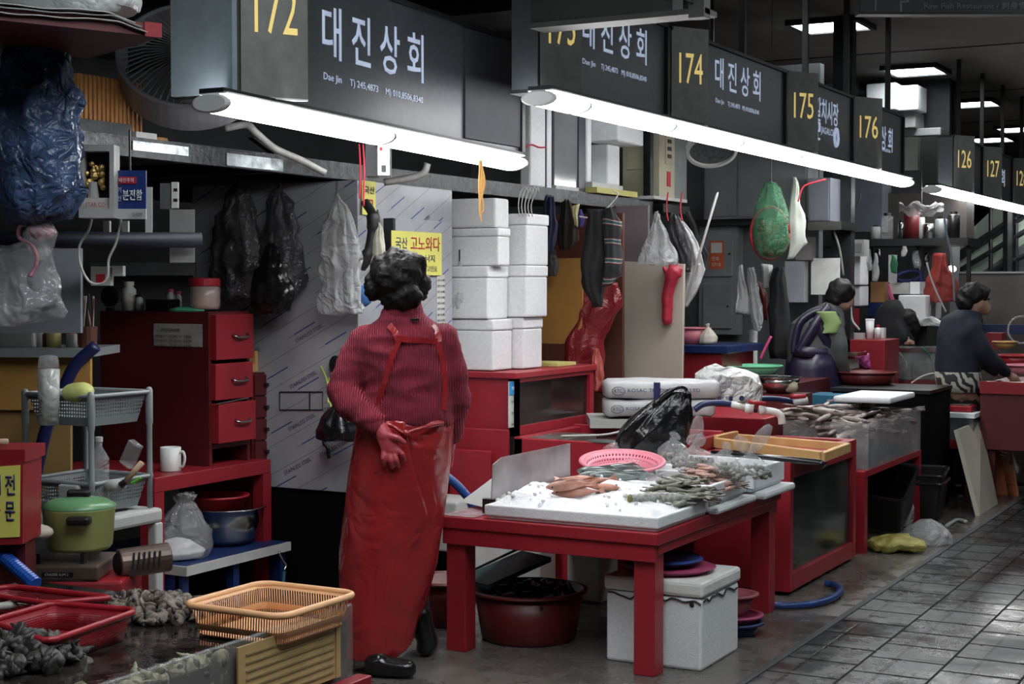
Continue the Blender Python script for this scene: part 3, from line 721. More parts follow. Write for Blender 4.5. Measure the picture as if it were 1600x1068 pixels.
# squid tank on its red stand
t = thing('tank_stand', 'open red stand under the squid tank', 'stand', (-2.5, 8.8, 0)); x0, x1, y0, y1 = -2.74, -2.25, 8.16, 9.42
for (x, y) in ((x1-.06, y0), (x1-.04, y1-.04), (x0, y0), (x0, y1-.04)): BX(x, x+(.06 if y == y0 else .04), y, y+(.06 if y == y0 else .04), 0, .41).build('leg', 'stall_red', t)
BX(x0, x1, y0, y1, .41, .445).build('stand_top', 'stall_red', t, bevel=.003)
BX(x0+.04, x0+.06, y0, y1, 0, .41).build('back_panel', 'red_paint_shaded', t)
t = thing('squid_tank', 'clear-sided tank packed with squid on the red stand', 'fish tank', (-2.7, 8.7, .447)); z1 = .70
acr = mat('clear_sheet', (.45,.46,.47), .12, 0, .3, 9, .3, 10, alpha=.28)
for (a, b, c, d) in ((x0+.01, x1, y0+.06, y0+.07), (x1-.01, x1, y0+.07, y1-.02), (x0+.01, x0+.02, y0+.07, y1-.02), (x0+.02, x1-.01, y1-.03, y1-.02)): BX(a, b, c, d, .447, z1).build('glass_side', acr, t)
BX(x0+.03, x1-.03, y0+.09, y1-.05, .449, .60).build('water', 'squid_water', t)
BX(x1-.04, x1, y0+.25, y0+.27, .447, z1).build('divider', acr, t)

# ------------------------------------------------------------------ the table
t = thing('display_table', 'red wooden display table carrying ice and fish in the middle of the photo', 'table', (-2.65, 5.8, 0))
x0, x1, y0, y1, zt = -3.13, -2.19, 5.17, 6.58, .54
BX(x0, x1, y0, y1, zt - .045, zt).build('tabletop', 'stall_red', t, bevel=.004)
m = MB(); m.box(x0+.015, x1-.015, y0+.012, y0+.035, zt-.11, zt-.045); m.box(x1-.035, x1-.012, y0+.035, y1-.03, zt-.085, zt-.045); m.box(x0+.012, x0+.035, y0+.035, y1-.03, zt-.11, zt-.045); m.box(x0+.015, x1-.015, y1-.035, y1-.012, zt-.11, zt-.045)
m.build('apron_rail', 'stall_red', t, bevel=.003)
for (x, y) in ((x0+.02, y0+.035), (x1-.11, y0+.035), (x0+.02, y1-.12), (x1-.10, y1-.12)): BX(x, x+.085, y, y+.085, 0, zt-.045).build('leg', 'stall_red', t, bevel=.003)

# ------------------------------------------------------------------ generic makers
def perforated(name, col, ph, pv, fh=.5, fv=.5, z0=-9, z1=9, rough=.42, radial=False):
    m = mat(name, col, rough, 0, .08, 8); N = m.node_tree.nodes; L = m.node_tree.links; b = N['Principled BSDF']
    tc = N.new('ShaderNodeTexCoord'); sp = N.new('ShaderNodeSeparateXYZ'); L.new(tc.outputs['Object'], sp.inputs[0])
    def M(op, a, c=0.0):
        n = N.new('ShaderNodeMath'); n.operation = op
        for i, q in enumerate((a, c)):
            if isinstance(q, (int, float)): n.inputs[i].default_value = q
            else: L.new(q, n.inputs[i])
        return n.outputs[0]
    if radial:
        h = M('ARCTAN2', sp.outputs['Y'], sp.outputs['X']); v = M('SQRT', M('ADD', M('MULTIPLY', sp.outputs['X'], sp.outputs['X']), M('MULTIPLY', sp.outputs['Y'], sp.outputs['Y'])))
    else: h = M('ADD', sp.outputs['X'], sp.outputs['Y']); v = sp.outputs['Z']
    a = M('GREATER_THAN', M('FRACT', M('DIVIDE', M('ADD', h, 10), ph)), fh); c = M('GREATER_THAN', M('FRACT', M('DIVIDE', M('ADD', v, 10), pv)), fv)
    r = M('MULTIPLY', M('GREATER_THAN', v, z0), M('LESS_THAN', v, z1))
    hole = M('MULTIPLY', M('MULTIPLY', a, c), r); L.new(M('SUBTRACT', 1.0, hole), b.inputs['Alpha']); return m

def rrect(x0, x1, y0, y1, z, r=.03, n=5):
    out = []
    for cx, cy, a in ((x1-r,y1-r,0),(x0+r,y1-r,PI/2),(x0+r,y0+r,PI),(x1-r,y0+r,3*PI/2)):
        for k in range(n+1): q = a + PI/2*k/n; out.append(V((cx+r*math.cos(q), cy+r*math.sin(q), z)))
    return out
def basket(name, label, cat, cx, cy, z, lx, ly, h, mwall, mrim, rz=0, taper=.03, rim=.012, rr=.04, group=None):
    """open plastic basket, local frame at its base centre"""
    t = thing(name, label, cat, (0,0,0), group); X, Y = lx/2, ly/2
    R = [rrect(-X+taper+.03, X-taper-.03, -Y+taper+.03, Y-taper-.03, .0, rr*.7), rrect(-X+taper, X-taper, -Y+taper, Y-taper, .004, rr), rrect(-X+rim, X-rim, -Y+rim, Y-rim, h, rr)]
    MB().rings(R[1:], close=False).build('basket_wall', mwall, t, smooth=True, solid=.003)
    m = MB(); m.rings([R[1], [p + V((0,0,.004)) for p in R[1]]]); m.build('basket_floor', mrim, t)
    m = MB(); q = rrect(-X+rim*.6, X-rim*.6, -Y+rim*.6, Y-rim*.6, h, rr+.01); q = q + [q[0], q[1]]; m.tube(q, rim*.75, 8, cap=False); m.build('rim', mrim, t, smooth=True)
    return place(t, (cx, cy, z), (0, 0, rz))

def fish_mb(L=.2, r=.022, tall=1.15, up=0):
    R = []
    for i in range(13):
        u = i/12; k = (math.sin(PI*min(1, u*1.05)**.75))**.75 if u < .95 else .22
        k = max(.16, k) if u < 1 else .12
        k = .12 if i == 0 else k
        R.append([V((-L/2+L*u*.86, r*k*math.cos(q), r*tall*k*math.sin(q)+up*math.sin(PI*u))) for q in [2*PI*j/12 for j in range(12)]])
    return MB().rings(R)
def make_fish(name, label, cat, m, L=.2, r=.022, group=None, eye=True):
    t = thing(name, label, cat, (0,0,0), group)
    fish_mb(L, r).build('body', m, t, smooth=True)
    x = -L/2 + L*.84
    MB().prism([(x,-.0015,.003),(x,-.0015,-.003),(x+L*.15,-.0015,-L*.10),(x+L*.11,-.0015,0),(x+L*.15,-.0015,L*.10)], (0,.003,0)).build('tail_fin', m, t)
    MB().prism([(-L*.2,-.001,r*1.05),(L*.02,-.001,r*1.6),(L*.15,-.001,r*.9)], (0,.002,0)).build('dorsal_fin', m, t)
    e = MB(); 
    if eye:
        for s in (-1, 1): MB().ball((-L*.40, s*r*.72, r*.25), r*.22, n=8).build('eye', 'black_plastic', t)
    return t
def make_shrimp(label, m, group, L=.11, r=.010, curl=.02):
    t = thing('shrimp', label, 'shrimp', (0,0,0), group)
    R = []; pts = []
    for i in range(15):
        u = i/14; k = (.45+.55*math.sin(PI*min(1,u*1.2+.15))) * (1 if i % 2 else .84)
        if u > .75: k *= (1-u)*4*.7+.25
        pts.append((V((-L/2+L*u, curl*math.sin(PI*u), r*.2)), r*k))
    mb = MB(); mb.tube([p for p, _ in pts], [q for _, q in pts], 9); mb.build('body', m, t, smooth=True)
    mb = MB(); mb.prism([(L/2-.004,-.003,r*.1),(L/2+.018,-.009,r*.1),(L/2+.022,0,r*.1),(L/2+.018,.009,r*.1),(L/2-.004,.003,r*.1)], (0,0,.003)); mb.build('tail', 'shrimp_tail', t)
    return t
def scatter(proto, spots, scl=(.85, 1.15), tilt=.25, seed=1):
    rnd = random.Random(seed)
    for i, (p, rz) in enumerate(spots):
        o = proto if i == 0 else copy_tree(proto)
        place(o, p, (rnd.uniform(-tilt, tilt), rnd.uniform(-tilt, tilt), rz), rnd.uniform(*scl))

# ------------------------------------------------------------------ foam trays and ice on the table
zt = .54
def foam_tray(label, x0, x1, y0, y1, z0, h):
    t = thing('foam_tray', label, 'tray', ((x0+x1)/2, (y0+y1)/2, z0)); w_ = .022
    BX(x0+.01, x1-.01, y0+.01, y1-.01, z0, z0+.02).build('tray_base', 'foam', t, bevel=.005)
    m = MB(); m.box(x0, x1, y0, y0+w_, z0+.012, z0+h); m.box(x0, x1, y1-w_, y1, z0+.012, z0+h); m.box(x0, x0+w_, y0+w_, y1-w_, z0+.012, z0+h); m.box(x1-w_, x1, y0+w_, y1-w_, z0+.012, z0+h)
    m.build('tray_wall', 'foam', t, bevel=.006); return t
foam_tray('white foam tray at the near end of the table heaped with ice and red fish', -2.93, -2.195, 5.19, 5.70, zt+.001, .055)
fbox('flat white foam lid under the middle foam tray at the aisle edge', -2.55, -2.155, 5.705, 6.16, zt+.001, zt+.028, lid=False, name='foam_slab', cat='slab')
foam_tray('middle white foam tray on the table holding the pile of grey shrimp', -2.60, -2.19, 5.71, 6.12, zt+.030, .085)
fbox('flat white foam lid at the far end of the table, sticking out over the edge', -2.62, -2.13, 6.20, 6.60, zt+.001, zt+.032, lid=False, name='foam_slab', cat='slab')
foam_tray('far white foam tray on the table holding knotted bags of shellfish', -2.66, -2.17, 6.16, 6.56, zt+.034, .10)
def ice_h(x, y):
    e = min((x+2.95)/.10, (-2.225-x)/.05, (y-5.21)/.07, (6.52-y)/.1, 1); e = max(0, e)
    b = .585 + .02*(y-5.2)
    return b + e*(.035 + .030*nz((x*1.0,y*1.0,0), 5.5) + .010*abs(nz((x,y,1), 22)) + .004*nz((x,y,4), 50) + .035*math.exp(-((x+2.62)**2+(y-5.62)**2)/.015) + .03*math.exp(-((x+2.86)**2+(y-5.42)**2)/.01))
o = MB().grid(lambda u, v: V((-2.93+.71*u, 5.212+1.28*v, ice_h(-2.93+.71*u, 5.212+1.28*v))), 110, 170)
o = o.build('crushed_ice', 'ice', smooth=False); tag(o, 'crushed ice heaped in the foam trays on the table', 'ice', kind='stuff')
chunk = MB().ball((0,0,0), .016, .012, .009, 8).build('ice_chunk', 'ice', smooth=False); tag(chunk, 'loose chunk of crushed ice lying on the ice heap', 'ice', 'ice chunks on the heap')
rnd = random.Random(3); first = True
for k in range(60):
    x, y = rnd.uniform(-2.92, -2.24), rnd.uniform(5.22, 5.8); o = chunk if first else copy_tree(chunk); first = False
    place(o, (x, y, ice_h(x, y)+.002), (rnd.random()*3, rnd.random()*3, rnd.random()*3), rnd.uniform(.4, .9))
def onice(px, py, dz=.0, z=.63):
    p = W(px, py, z=z); 
    for _ in range(4): p = W(px, py, z=ice_h(p.x, p.y) + dz)
    return p
# acrylic guard
t = thing('splash_guard', 'cloudy clear plastic sheet standing upright at the left end of the ice', 'plastic sheet', (-2.965, 5.68, .542))
MB().prism([(-2.965,5.31,.542),(-2.965,6.02,.542),(-2.965,6.02,.757),(-2.965,5.40,.757),(-2.965,5.33,.735)], (-.006,0,0)).build('sheet', mat('cloudy_sheet', (.36,.33,.34), .22, 0, .35, 5, .4, 10, alpha=.72), t)
BX(-3.0, -2.94, 5.30, 5.33, .542, .60).build('clip', 'black_plastic', t)
t = thing('plastic_film', 'wet clear film spread over the left end of the red table top', 'film', (-3.05, 5.4, .541))
MB().grid(lambda u, v: V((-3.12+.15*u, 5.18+.6*v, .543+.003*abs(nz((u*3,v*6,0),1)))), 8, 20).build('film', film('wet_film', (.5,.38,.40), .55, .12), t, solid=.001)
tag(MB().prism([W(722,784,z=.56), W(778,742,z=.66), W(790,720,z=.70), W(795,735,z=.64), W(790,800,z=.56)], (-.02,.03,0)).build('white_sheet', 'dull_white', smooth=False), 'slanting white sheet behind the upright clear guard', 'sheet')

# pink colander with silver fish
perforated('pink_mesh', (.62,.17,.24), .10, .013, .55, .5, .07, .155, radial=True)
t = thing('pink_colander', 'round pink plastic colander lying tilted on the ice', 'colander', (0,0,0))
MB().lathe([(.001,.004),(.10,.004),(.135,.02),(.165,.055)], n=40).build('bowl', 'pink_mesh', t, smooth=True, solid=.003)
MB().lathe([(.163,.052),(.168,.060),(.183,.060),(.186,.053),(.180,.050)], n=40).build('rim', 'pink_plastic', t, smooth=True)
pc = W(972, 732, z=.668); place(t, pc + V((0,0,-.02)), None); t.rotation_mode = 'XYZ'
t.rotation_euler = (math.radians(9)*math.cos(TH), math.radians(9)*math.sin(TH), 0)
G = 'silver fish on the pink colander'
sf = make_fish('silver_fish', 'silver-grey fish at the front edge of the pink colander', 'fish', 'fish_silver', .26, .022)
spots = [((965,745),.15,'silver-grey fish lying across the front edge of the pink colander'), ((950,738),-.1,'silver-grey fish behind the front one in the pink colander'), ((985,733),.3,'dark-backed silver fish on top at the right of the colander'), ((1000,741),.05,'small silver fish poking over the colander rim at the right'), ((935,742),.5,'small silver fish at the left of the fish in the colander')]
for i, ((px, py), rz, lab) in enumerate(spots):
    o = sf if i == 0 else copy_tree(sf, label=lab); o['label'] = lab
    place(o, W(px, py, z=.668+.006*(i%3)), (.2*i, .05, TH + rz + (0 if i % 2 else .1)), .8 if i > 2 else 1)
# red fish
rf = make_fish('red_fish', '', 'fish', 'fish_red', .22, .019)
spots = [((905,768),.0,'longest red fish, nearest the camera on the ice'), ((895,757),.25,'red fish just behind the nearest one on the ice'), ((925,752),-.35,'red fish with its tail raised, on top of the others'), ((898,748),3.3,'red fish at the back left of the group of red fish'), ((935,760),3.0,'short red fish at the right end of the red group')]
for i, ((px, py), rz, lab) in enumerate(spots):
    o = rf if i == 0 else copy_tree(rf, label=lab); o['label'] = lab
    p = onice(px, py, .026 if i != 2 else .046); place(o, p, (.4*i, -.05 if i != 2 else -.2, TH + rz), 1 if i < 3 else .8)
# big prawn and small fish
t = thing('tiger_prawn', 'big grey banded prawn lying along the ice at the front', 'prawn', (0,0,0)); pts = []
for i in range(23):
    u = i/22; k = .8 + .2*math.sin(PI*u); k *= (1 if i % 2 else .88); k *= (1 if u < .7 else 1 - (u-.7)*2.4)
    pts.append((V((-.12+.24*u, .02*math.sin(PI*u), 0)), .024*k))
MB().tube([p for p, _ in pts], [q for _, q in pts], 12).build('body', mat('prawn', (.26,.27,.25), .3, 0, .5, 70), t, smooth=True)
MB().prism([(.11,-.006,0),(.165,-.02,0),(.172,0,0),(.165,.02,0),(.11,.006,0)], (0,0,.005)).build('tail', 'shrimp_tail', t)
MB().ball((-.125,0,.0), .012,.020,.020,10).build('neck', mat('olive', (.16,.14,.03), .4), t, smooth=True)
place(t, onice(1035, 779, .040), (0, 0, TH + .05))
t = make_fish('small_fish', 'dark whiskered fish just left of the banded prawn on the ice', 'fish', 'fish_grey', .13, .014); place(t, onice(955, 769, .024), (0,0,TH+.2))
# shrimp piles
def pile(c, rx, ry, n, top, seed, zmin=None):
    rnd = random.Random(seed); out = []
    for k in range(n):
        a = rnd.random()*6.28; r = math.sqrt(rnd.random()); px = c[0]+rx*r*math.cos(a); py = c[1]+ry*r*math.sin(a)
        z = ice_h_safe(px, py) + top*(1-r*r)*rnd.uniform(.4, 1) + .006; out.append((V((px, py, z)), rnd.uniform(-.4, .4) + TH + (PI if rnd.random() < .3 else 0)))
    return out
ice_h_safe = lambda x, y: ice_h(max(-2.93, min(-2.24, x)), max(5.25, min(6.48, y)))
c = W(1068, 762, z=.65); c2 = W(1108, 746, z=.66)
gs = make_shrimp('grey raw shrimp in the pile between the prawn and the pink shrimp', 'shrimp_grey', 'grey shrimp on the ice', L=.085, r=.012); scatter(gs, pile((c.x, c.y), .11, .17, 95, .045, 5), seed=5)
ps = make_shrimp('pinkish raw shrimp in the pile in front of the knotted bags', 'shrimp_pink', 'pink shrimp on the ice', .09); scatter(ps, pile((c2.x+.0, c2.y+.02), .10, .13, 60, .05, 6), seed=6)

# knotted clear bags of shellfish
clearbag = film('clear_bag', (.62,.64,.66), .24, .12, bump=1.0, bscale=26)
def shell_bag(label, px, py, z, r, knot, seed, ears=True, wings=((.5,.12),(-.6,.09))):
    c = W(px, py, z=z); t = thing('shellfish_bag', label, 'bag', c)
    pr = [(.01,0),(r*.8,.003),(r,.03),(r*.92,.06),(r*.5,.085),(r*.2,.10),(.010,.112)]
    bag(c, pr, 'clear_bag', 'bag_body', parent=t, seed=seed, crink=.008, n=40)
    for (a, L) in wings:
        d = (RT*math.sin(a) + UP*math.cos(a)).normalized(); s = d.cross(FW).normalized(); b0 = c + UP*.105
        R = []
        for i in range(7):
            u = i/6; wd = .005 + .024*math.sin(PI*min(1,u*.95))**.7; R.append([b0 + d*(L*u) + s*(wd*math.cos(q)) + FW*(.008*math.sin(q)*(1+math.sin(q*3+i))) for q in [2*PI*j/10 for j in range(10)]])
        MB().rings(R).build('bag_ear', 'clear_bag', t, smooth=True)
    rnd = random.Random(seed)
    mb = MB()
    for k in range(60):
        a = rnd.random()*6.28; q = rnd.random()**.5*r*.95; p = c + V((q*math.cos(a), q*math.sin(a), .012+rnd.random()*.052*(1-q/r*.5)))
        mb.ball(p, rnd.uniform(.010,.016), .012, .008, 8, Matrix.Rotation(rnd.random()*3, 3, 'Y') @ Matrix.Rotation(rnd.random()*3, 3, 'Z'))
    o = mb.build('shellfish', 'shrimp_grey' if seed % 2 else 'shellfish', t, smooth=True); o['kind'] = 'stuff'
    return t
shell_bag('clear bag of shellfish with two upright ears at the far corner of the table', 1172, 748, .665, .085, 0, 11, wings=((.62,.14),(-.75,.09)))
shell_bag('clear bag of shellfish knotted to one tall point on the ice table', 1085, 735, .665, .10, 0, 12, wings=((.15,.13),(-.3,.05),(.7,.06)))
shell_bag('low clear bag of shellfish between the tall-pointed bag and the two-eared bag', 1130, 744, .66, .075, 0, 13, wings=((.9,.04),))
shell_bag('small clear bag of shellfish right behind the rim of the pink colander', 1052, 722, .665, .07, 0, 14, wings=((.5,.03),))
t = thing('clear_bag', 'clear plastic bag with a twisted ear lying behind the pink colander', 'bag', W(985, 708, z=.68))
c = ORG[t.name]; bag(c + RT*-.02, [(.02,0),(.10,.01),(.09,.035),(.04,.055),(.01,.06)], 'clear_bag', 'bag_body', parent=t, seed=15, crink=.02, n=36)
R = []; d = (RT*.75+UP).normalized(); s = d.cross(FW).normalized(); b0 = c + RT*.05 + UP*.02
for i in range(8):
    u = i/7; wd = .018 + .012*math.sin(PI*u) - .008*(u > .9); R.append([b0 + d*(.16*u) + s*(wd*math.cos(q)) + FW*(.010*math.sin(q)) for q in [2*PI*j/10 for j in range(10)]])
MB().rings(R).build('bag_ear', 'clear_bag', t, smooth=True)

# black carrier bag
mat('black_bag', (.007,.007,.008), .2, 0, .2, 8, .7, 16)
t = thing('black_bag', 'black plastic carrier bag slumped against the red box behind the colander', 'bag', W(1020, 715, z=.70))
d0 = 6.95
prof = [((995,690),(935,690)),]
pts = [(985,712,.05),(1000,695,.10),(1015,680,.12),(1028,665,.12),(1040,645,.10),(1050,630,.075),(1058,618,.05),(1064,608,.02)]
R = []
for i, (px, py, r) in enumerate(pts):
    c = W(px, py, d=d0); rng = []
    for j in range(40):
        q = 2*PI*j/40; k = 1 + .13*math.sin(7*q+i*.5) + .07*math.sin(13*q-i); p = c + RT*(r*1.12*k*math.cos(q)) + FW*(r*.55*k*math.sin(q)) + UP*(-r*.5*math.cos(q)*.35)
        p += V((nz(p,16,1), nz(p,16,2), nz(p,16,3)))*.014; rng.append(p)
    R.append(rng)
MB().rings(R).build('bag_body', 'black_bag', t, smooth=True, sub=1)
m = MB(); m.tube(curve([W(1012,660,d=d0), W(1030,625,d=d0-.02), W(1052,608,d=d0-.02), W(1070,606,d=d0), W(1076,625,d=d0), W(1070,655,d=d0)]), [.02]*8+[.012]*8+[.008]*12+[.014]*8+[.02]*5, 8); m.build('handle', 'black_bag', t, smooth=True)
m = MB(); R = [[W(px,py,d=d0)+RT*(w_*math.cos(q))+FW*(.05*math.sin(q)) for q in [2*PI*j/16 for j in range(16)]] for px,py,w_ in ((1035,718,.06),(1045,690,.09),(1055,665,.07),(1066,640,.035),(1072,622,.015))]
m.rings(R).build('bag_side', 'black_bag', t, smooth=True)

# paper-wrapped packs behind
def pack(label, pa, pb, ytop, ybot, d, text_=None, seed=0, rz=0):
    a, b = W(pa, ybot, d=d), W(pb, ybot, d=d); h = W(pa, ytop, d=d).z - a.z; L = (b-a).length
    t = thing('paper_pack', label, 'pack', (a+b)/2); u = (b-a).normalized(); n = V((-u.y, u.x, 0)).normalized(); mb = MB()
    R = []
    for i in range(25):
        s = i/24; e = 1 if 0 < i < 24 else .75; rng = []
        for q in range(20):
            an = 2*PI*q/20; cx = abs(math.cos(an))**.35*math.copysign(1, math.cos(an)); sz = abs(math.sin(an))**.35*math.copysign(1, math.sin(an))
            p = a + u*(L*s) + n*(.15+.15*cx*e) + UP*(h/2 + h/2*sz*e); p += V((nz(p,9,seed), nz(p,9,seed+1), nz(p,9,seed+2)))*.008; rng.append(p)
        R.append(rng)
    mb.rings(R).build('paper_wrap', mat('wrap_paper', (.50,.51,.52), .45, 0, .12, 5, .6, 16), t, smooth=True)
    if text_:
        base = a - n*.012
        textfit('lettering', text_, base + u*(L*.19) + UP*h*.38, L*.62, h*.22, 'navy_ink', t, u, UP)
        textfit('lettering', 'KTC', base + u*(L*.075) + UP*h*.38, L*.07, h*.2, 'navy_ink', t, u, UP)
        m = MB(); m.tube([base + u*(L*.11+L*.055*math.cos(q)) + UP*(h*.47+h*.22*math.sin(q)) for q in [2*PI*k/24 for k in range(25)]], .0016, 5); m.build('oval_mark', 'navy_ink', t)
    return t, a, u, n, h, L
q = pack('upper white paper pack with navy lettering and a blue band, on the grey board', 946, 1128, 595, 624, 7.9, 'KOSAC TRADING CO., LTD', 1)
t, a, u, n, h, L = q; c = a + u*(L*.44) - n*.014; MB().prism([c - u*.017 + UP*.0, c + u*.017, c + u*.017 + UP*(h*.93), c - u*.017 + UP*(h*.93)], n*.004).build('blue_band', 'navy_ink', t)
q = pack('lower white paper pack with navy lettering, under the banded pack', 945, 1120, 624, 652, 7.9, 'KOSAC TRADING CO., LTD', 5)
o = MB(); b_ = W(922, 655, d=7.9); c_ = W(1075, 662, d=7.9); u = (c_-b_); u.z = 0; o.prism([b_, b_+u, b_+u+V((-u.y,u.x,0)).normalized()*.4, b_+V((-u.y,u.x,0)).normalized()*.4], (0,0,-.045))
tag(o.build('grey_board', 'dull_white'), 'long grey board under the two lettered paper packs', 'board')
t = thing('paper_sack', 'crumpled white paper sack with small blue print and a blue dot', 'sack', W(1135, 628, d=7.9))
R = []; 
for i, (py, w0, w1) in enumerate(((630,1085,1190),(615,1086,1190),(600,1087,1188),(585,1090,1180),(577,1100,1165),(573,1115,1145))):
    a, b = W(w0, py, d=8.1), W(w1, py, d=8.1); c = (a+b)/2; r = (b-a).length/2; rng = []
    for j in range(48):
        an = 2*PI*j/48; p = c + RT*r*abs(math.cos(an))**.6*math.copysign(1, math.cos(an)) + FW*(.13*(1 if i < 4 else .5))*math.sin(an); p += V((nz(p,12,3), nz(p,12,4), nz(p,12,5)))*.03*(i > 0); rng.append(p)
    R.append(rng)
MB().rings(R).build('sack_body', mat('sack_paper', (.55,.56,.55), .5, 0, .1, 6, .9, 14), t, smooth=False)
for k, (py, s, w_) in enumerate(((592,'냉동수산물 가공식품',.10),(600,'원양어업 수출입 전문 회사',.13),(607,'주의 냉장보관 하십시오',.13),(622,'수량 20kg',.08))):
    textfit('small_print', s, W(1112, py, d=7.93), w_, .016, 'navy_ink', t, RT, UP)
MB().lathe([(.0005,0),(.014,0),(.014,.002),(.0005,.002)], W(1159,622,d=7.93), 16, m=Matrix(((RT.x,0,FW.x),(RT.y,0,FW.y),(0,1,0)))).build('blue_dot', 'navy_ink', t)
for k in range(4): textfit('hand_lettering', '48 12'[k:k+1] or '1', W(1112+9*k, 627, d=7.93), .02, .026, 'navy_ink', t, RT, UP) if '48 12'[k] != ' ' else None

# hoses with red-handled valves on the red box
t = thing('valve_hose', 'blue hose ending in white pipe fittings and a red valve handle on the red box', 'hose', W(1130, 640, d=7.75))
MB().tube(curve([W(1085,640,d=7.7), W(1100,631,d=7.7), W(1125,629,d=7.7), W(1145,632,d=7.7)]), .016, 10).build('hose', 'blue_plastic', t, smooth=True)
m = MB(); m.tube([W(1142,631,d=7.7), W(1162,637,d=7.7)], .017, 12); m.build('pipe', 'white_plastic', t, smooth=True)
m = MB(); m.tube([W(1164,637,d=7.7), W(1176,640,d=7.7)], [.022,.024], 12); m.build('fitting', 'white_plastic', t, smooth=True)
m = MB(); m.tube([W(1178,640,d=7.7), W(1183,640,d=7.7)], .015, 12); m.build('valve', 'black_plastic', t, smooth=True)
m = MB(); m.tube([W(1186,640,d=7.7), W(1195,641,d=7.7)], .024, 12); m.build('fitting', 'white_plastic', t, smooth=True)
m = MB(); m.tube(curve([W(1195,641,d=7.7), W(1212,644,d=7.7), W(1220,650,d=7.7), W(1222,662,d=7.7)]), .019, 12); m.build('elbow_pipe', 'white_plastic', t, smooth=True)
m = MB(); m.tube([W(1169,627,d=7.68), W(1196,631,d=7.68)], [.010,.012], 10); m.tube([W(1182,630,d=7.69), W(1182,638,d=7.69)], .008, 8); m.build('valve_handle', 'red_plastic', t, smooth=True)
t = thing('valve_hose', 'dark blue hose with a red tap handle running along behind the squid', 'hose', W(1200, 630, d=8.2))
MB().tube(curve([W(1160,632,d=8.1), W(1175,624,d=8.1), W(1210,623,d=8.2), W(1245,628,d=8.3)]), .016, 10).build('hose', 'blue_plastic', t, smooth=True)
m = MB(); m.tube([W(1235,619,d=8.2), W(1259,619,d=8.2)], [.014,.014], 10); m.tube([W(1247,620,d=8.2), W(1247,628,d=8.2)], .010, 8); m.build('valve_handle', 'red_plastic', t, smooth=True)
m = MB(); m.tube([W(1240,629,d=8.2), W(1262,625,d=8.2)], .02, 10); m.build('fitting', 'dull_white', t, smooth=True)

# squid heaped in their tank
t = thing('squid', 'raw squid in the heap inside the clear-sided tank', 'squid', (0,0,0), 'squid in the tank')
R = []
for i in range(10):
    u = i/9; k = (.35+.65*math.sin(PI*(u*.8+.12))) if u < .95 else .3; R.append([V((-.10+.16*u, .024*k*math.cos(q), .015*k*math.sin(q))) for q in [2*PI*j/10 for j in range(10)]])
MB().rings(R).build('mantle', 'squid', t, smooth=True)
m = MB()
for k in range(5): m.tube([(.055, -.01+.005*k, 0), (.09, -.02+.010*k, .004*(k%2)), (.13, -.025+.013*k, -.004)], [.006,.005,.002], 6)
m.build('tentacles', mat('squid_dark', (.17,.12,.115), .3, 0, .4, 30), t, smooth=True)
MB().prism([(-.10,0,0),(-.06,-.035,0),(-.04,-.01,0),(-.04,.01,0),(-.06,.035,0)], (0,0,.003)).build('fin', 'squid', t)
rnd = random.Random(9); first = True
for k in range(150):
    x = rnd.uniform(-2.68, -2.32); y = rnd.uniform(8.24, 9.34); lay = rnd.random()
    z = .60 + lay*(.10 + (.06 if x < -2.5 else .0)) + .03*math.sin(y*4)
    o = t if k == 0 else copy_tree(t); place(o, (x, y, z), (rnd.uniform(-.4,.4), rnd.uniform(-.3,.3), rnd.choice((TH, TH+PI, TH+.5, PI/2)) + rnd.uniform(-.5,.5)), rnd.uniform(.75, 1.15))
o = fbox('white foam lid lying over the far end of the squid heap', -2.62, -2.28, 8.80, 9.38, .765, .80, lid=False, name='foam_slab', cat='slab')

# ------------------------------------------------------------------ left side: bench, drawers and what stands on them
t = thing('bench', 'red wooden bench carrying the drawer cabinet and the white mug', 'bench', (-4.7, 5.35, 0)); xb, yn, yf = -4.38, 4.94, 5.74
BX(-5.1, xb, yn, yf, .575, .64).build('bench_top', 'red_paint', t, bevel=.004)
for (x, y) in ((xb-.08, yn), (xb-.06, yf-.06), (-5.1, yn), (-5.1, yf-.06)): BX(x, x+(.08 if (x,y)==(xb-.08,yn) else .06), y, y+.06, 0, .575).build('leg', 'red_paint', t)
t = thing('drawer_cabinet', 'tall red cabinet with three drawers slightly pulled out, body colour darkened for shade', 'cabinet', (-4.75, 5.52, .64)); xc, y0, y1 = -4.44, 5.37, 5.66
m = MB(); m.box(-5.08, xc, y0, y0+.02, .642, 1.33); m.box(-5.08, xc, y1-.02, y1, .642, 1.33); m.box(-5.08, xc, y0+.02, y1-.02, 1.31, 1.33); m.box(-5.08, -5.06, y0+.02, y1-.02, .642, 1.31); m.box(-5.06, xc, y0+.02, y1-.02, .715, .735)
m.build('cabinet_body', 'red_paint_shaded', t)
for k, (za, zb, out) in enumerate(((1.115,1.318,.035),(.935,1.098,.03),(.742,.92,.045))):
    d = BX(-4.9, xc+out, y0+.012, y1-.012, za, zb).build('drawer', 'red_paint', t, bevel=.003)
    yc = (y0+y1)/2 + .03; zc2 = (za+zb)/2
    m = MB(); m.tube(curve([(xc+out, yc-.05, zc2+.012), (xc+out+.018, yc-.04, zc2), (xc+out+.018, yc+.04, zc2), (xc+out, yc+.05, zc2+.012)]), .006, 6); m.build('handle', 'steel', d, smooth=True)
MB().tube([W(338,631,x=xc+.05), W(388,621,x=xc+.05)], .003, 5).build('chrome_strip', 'steel', t)
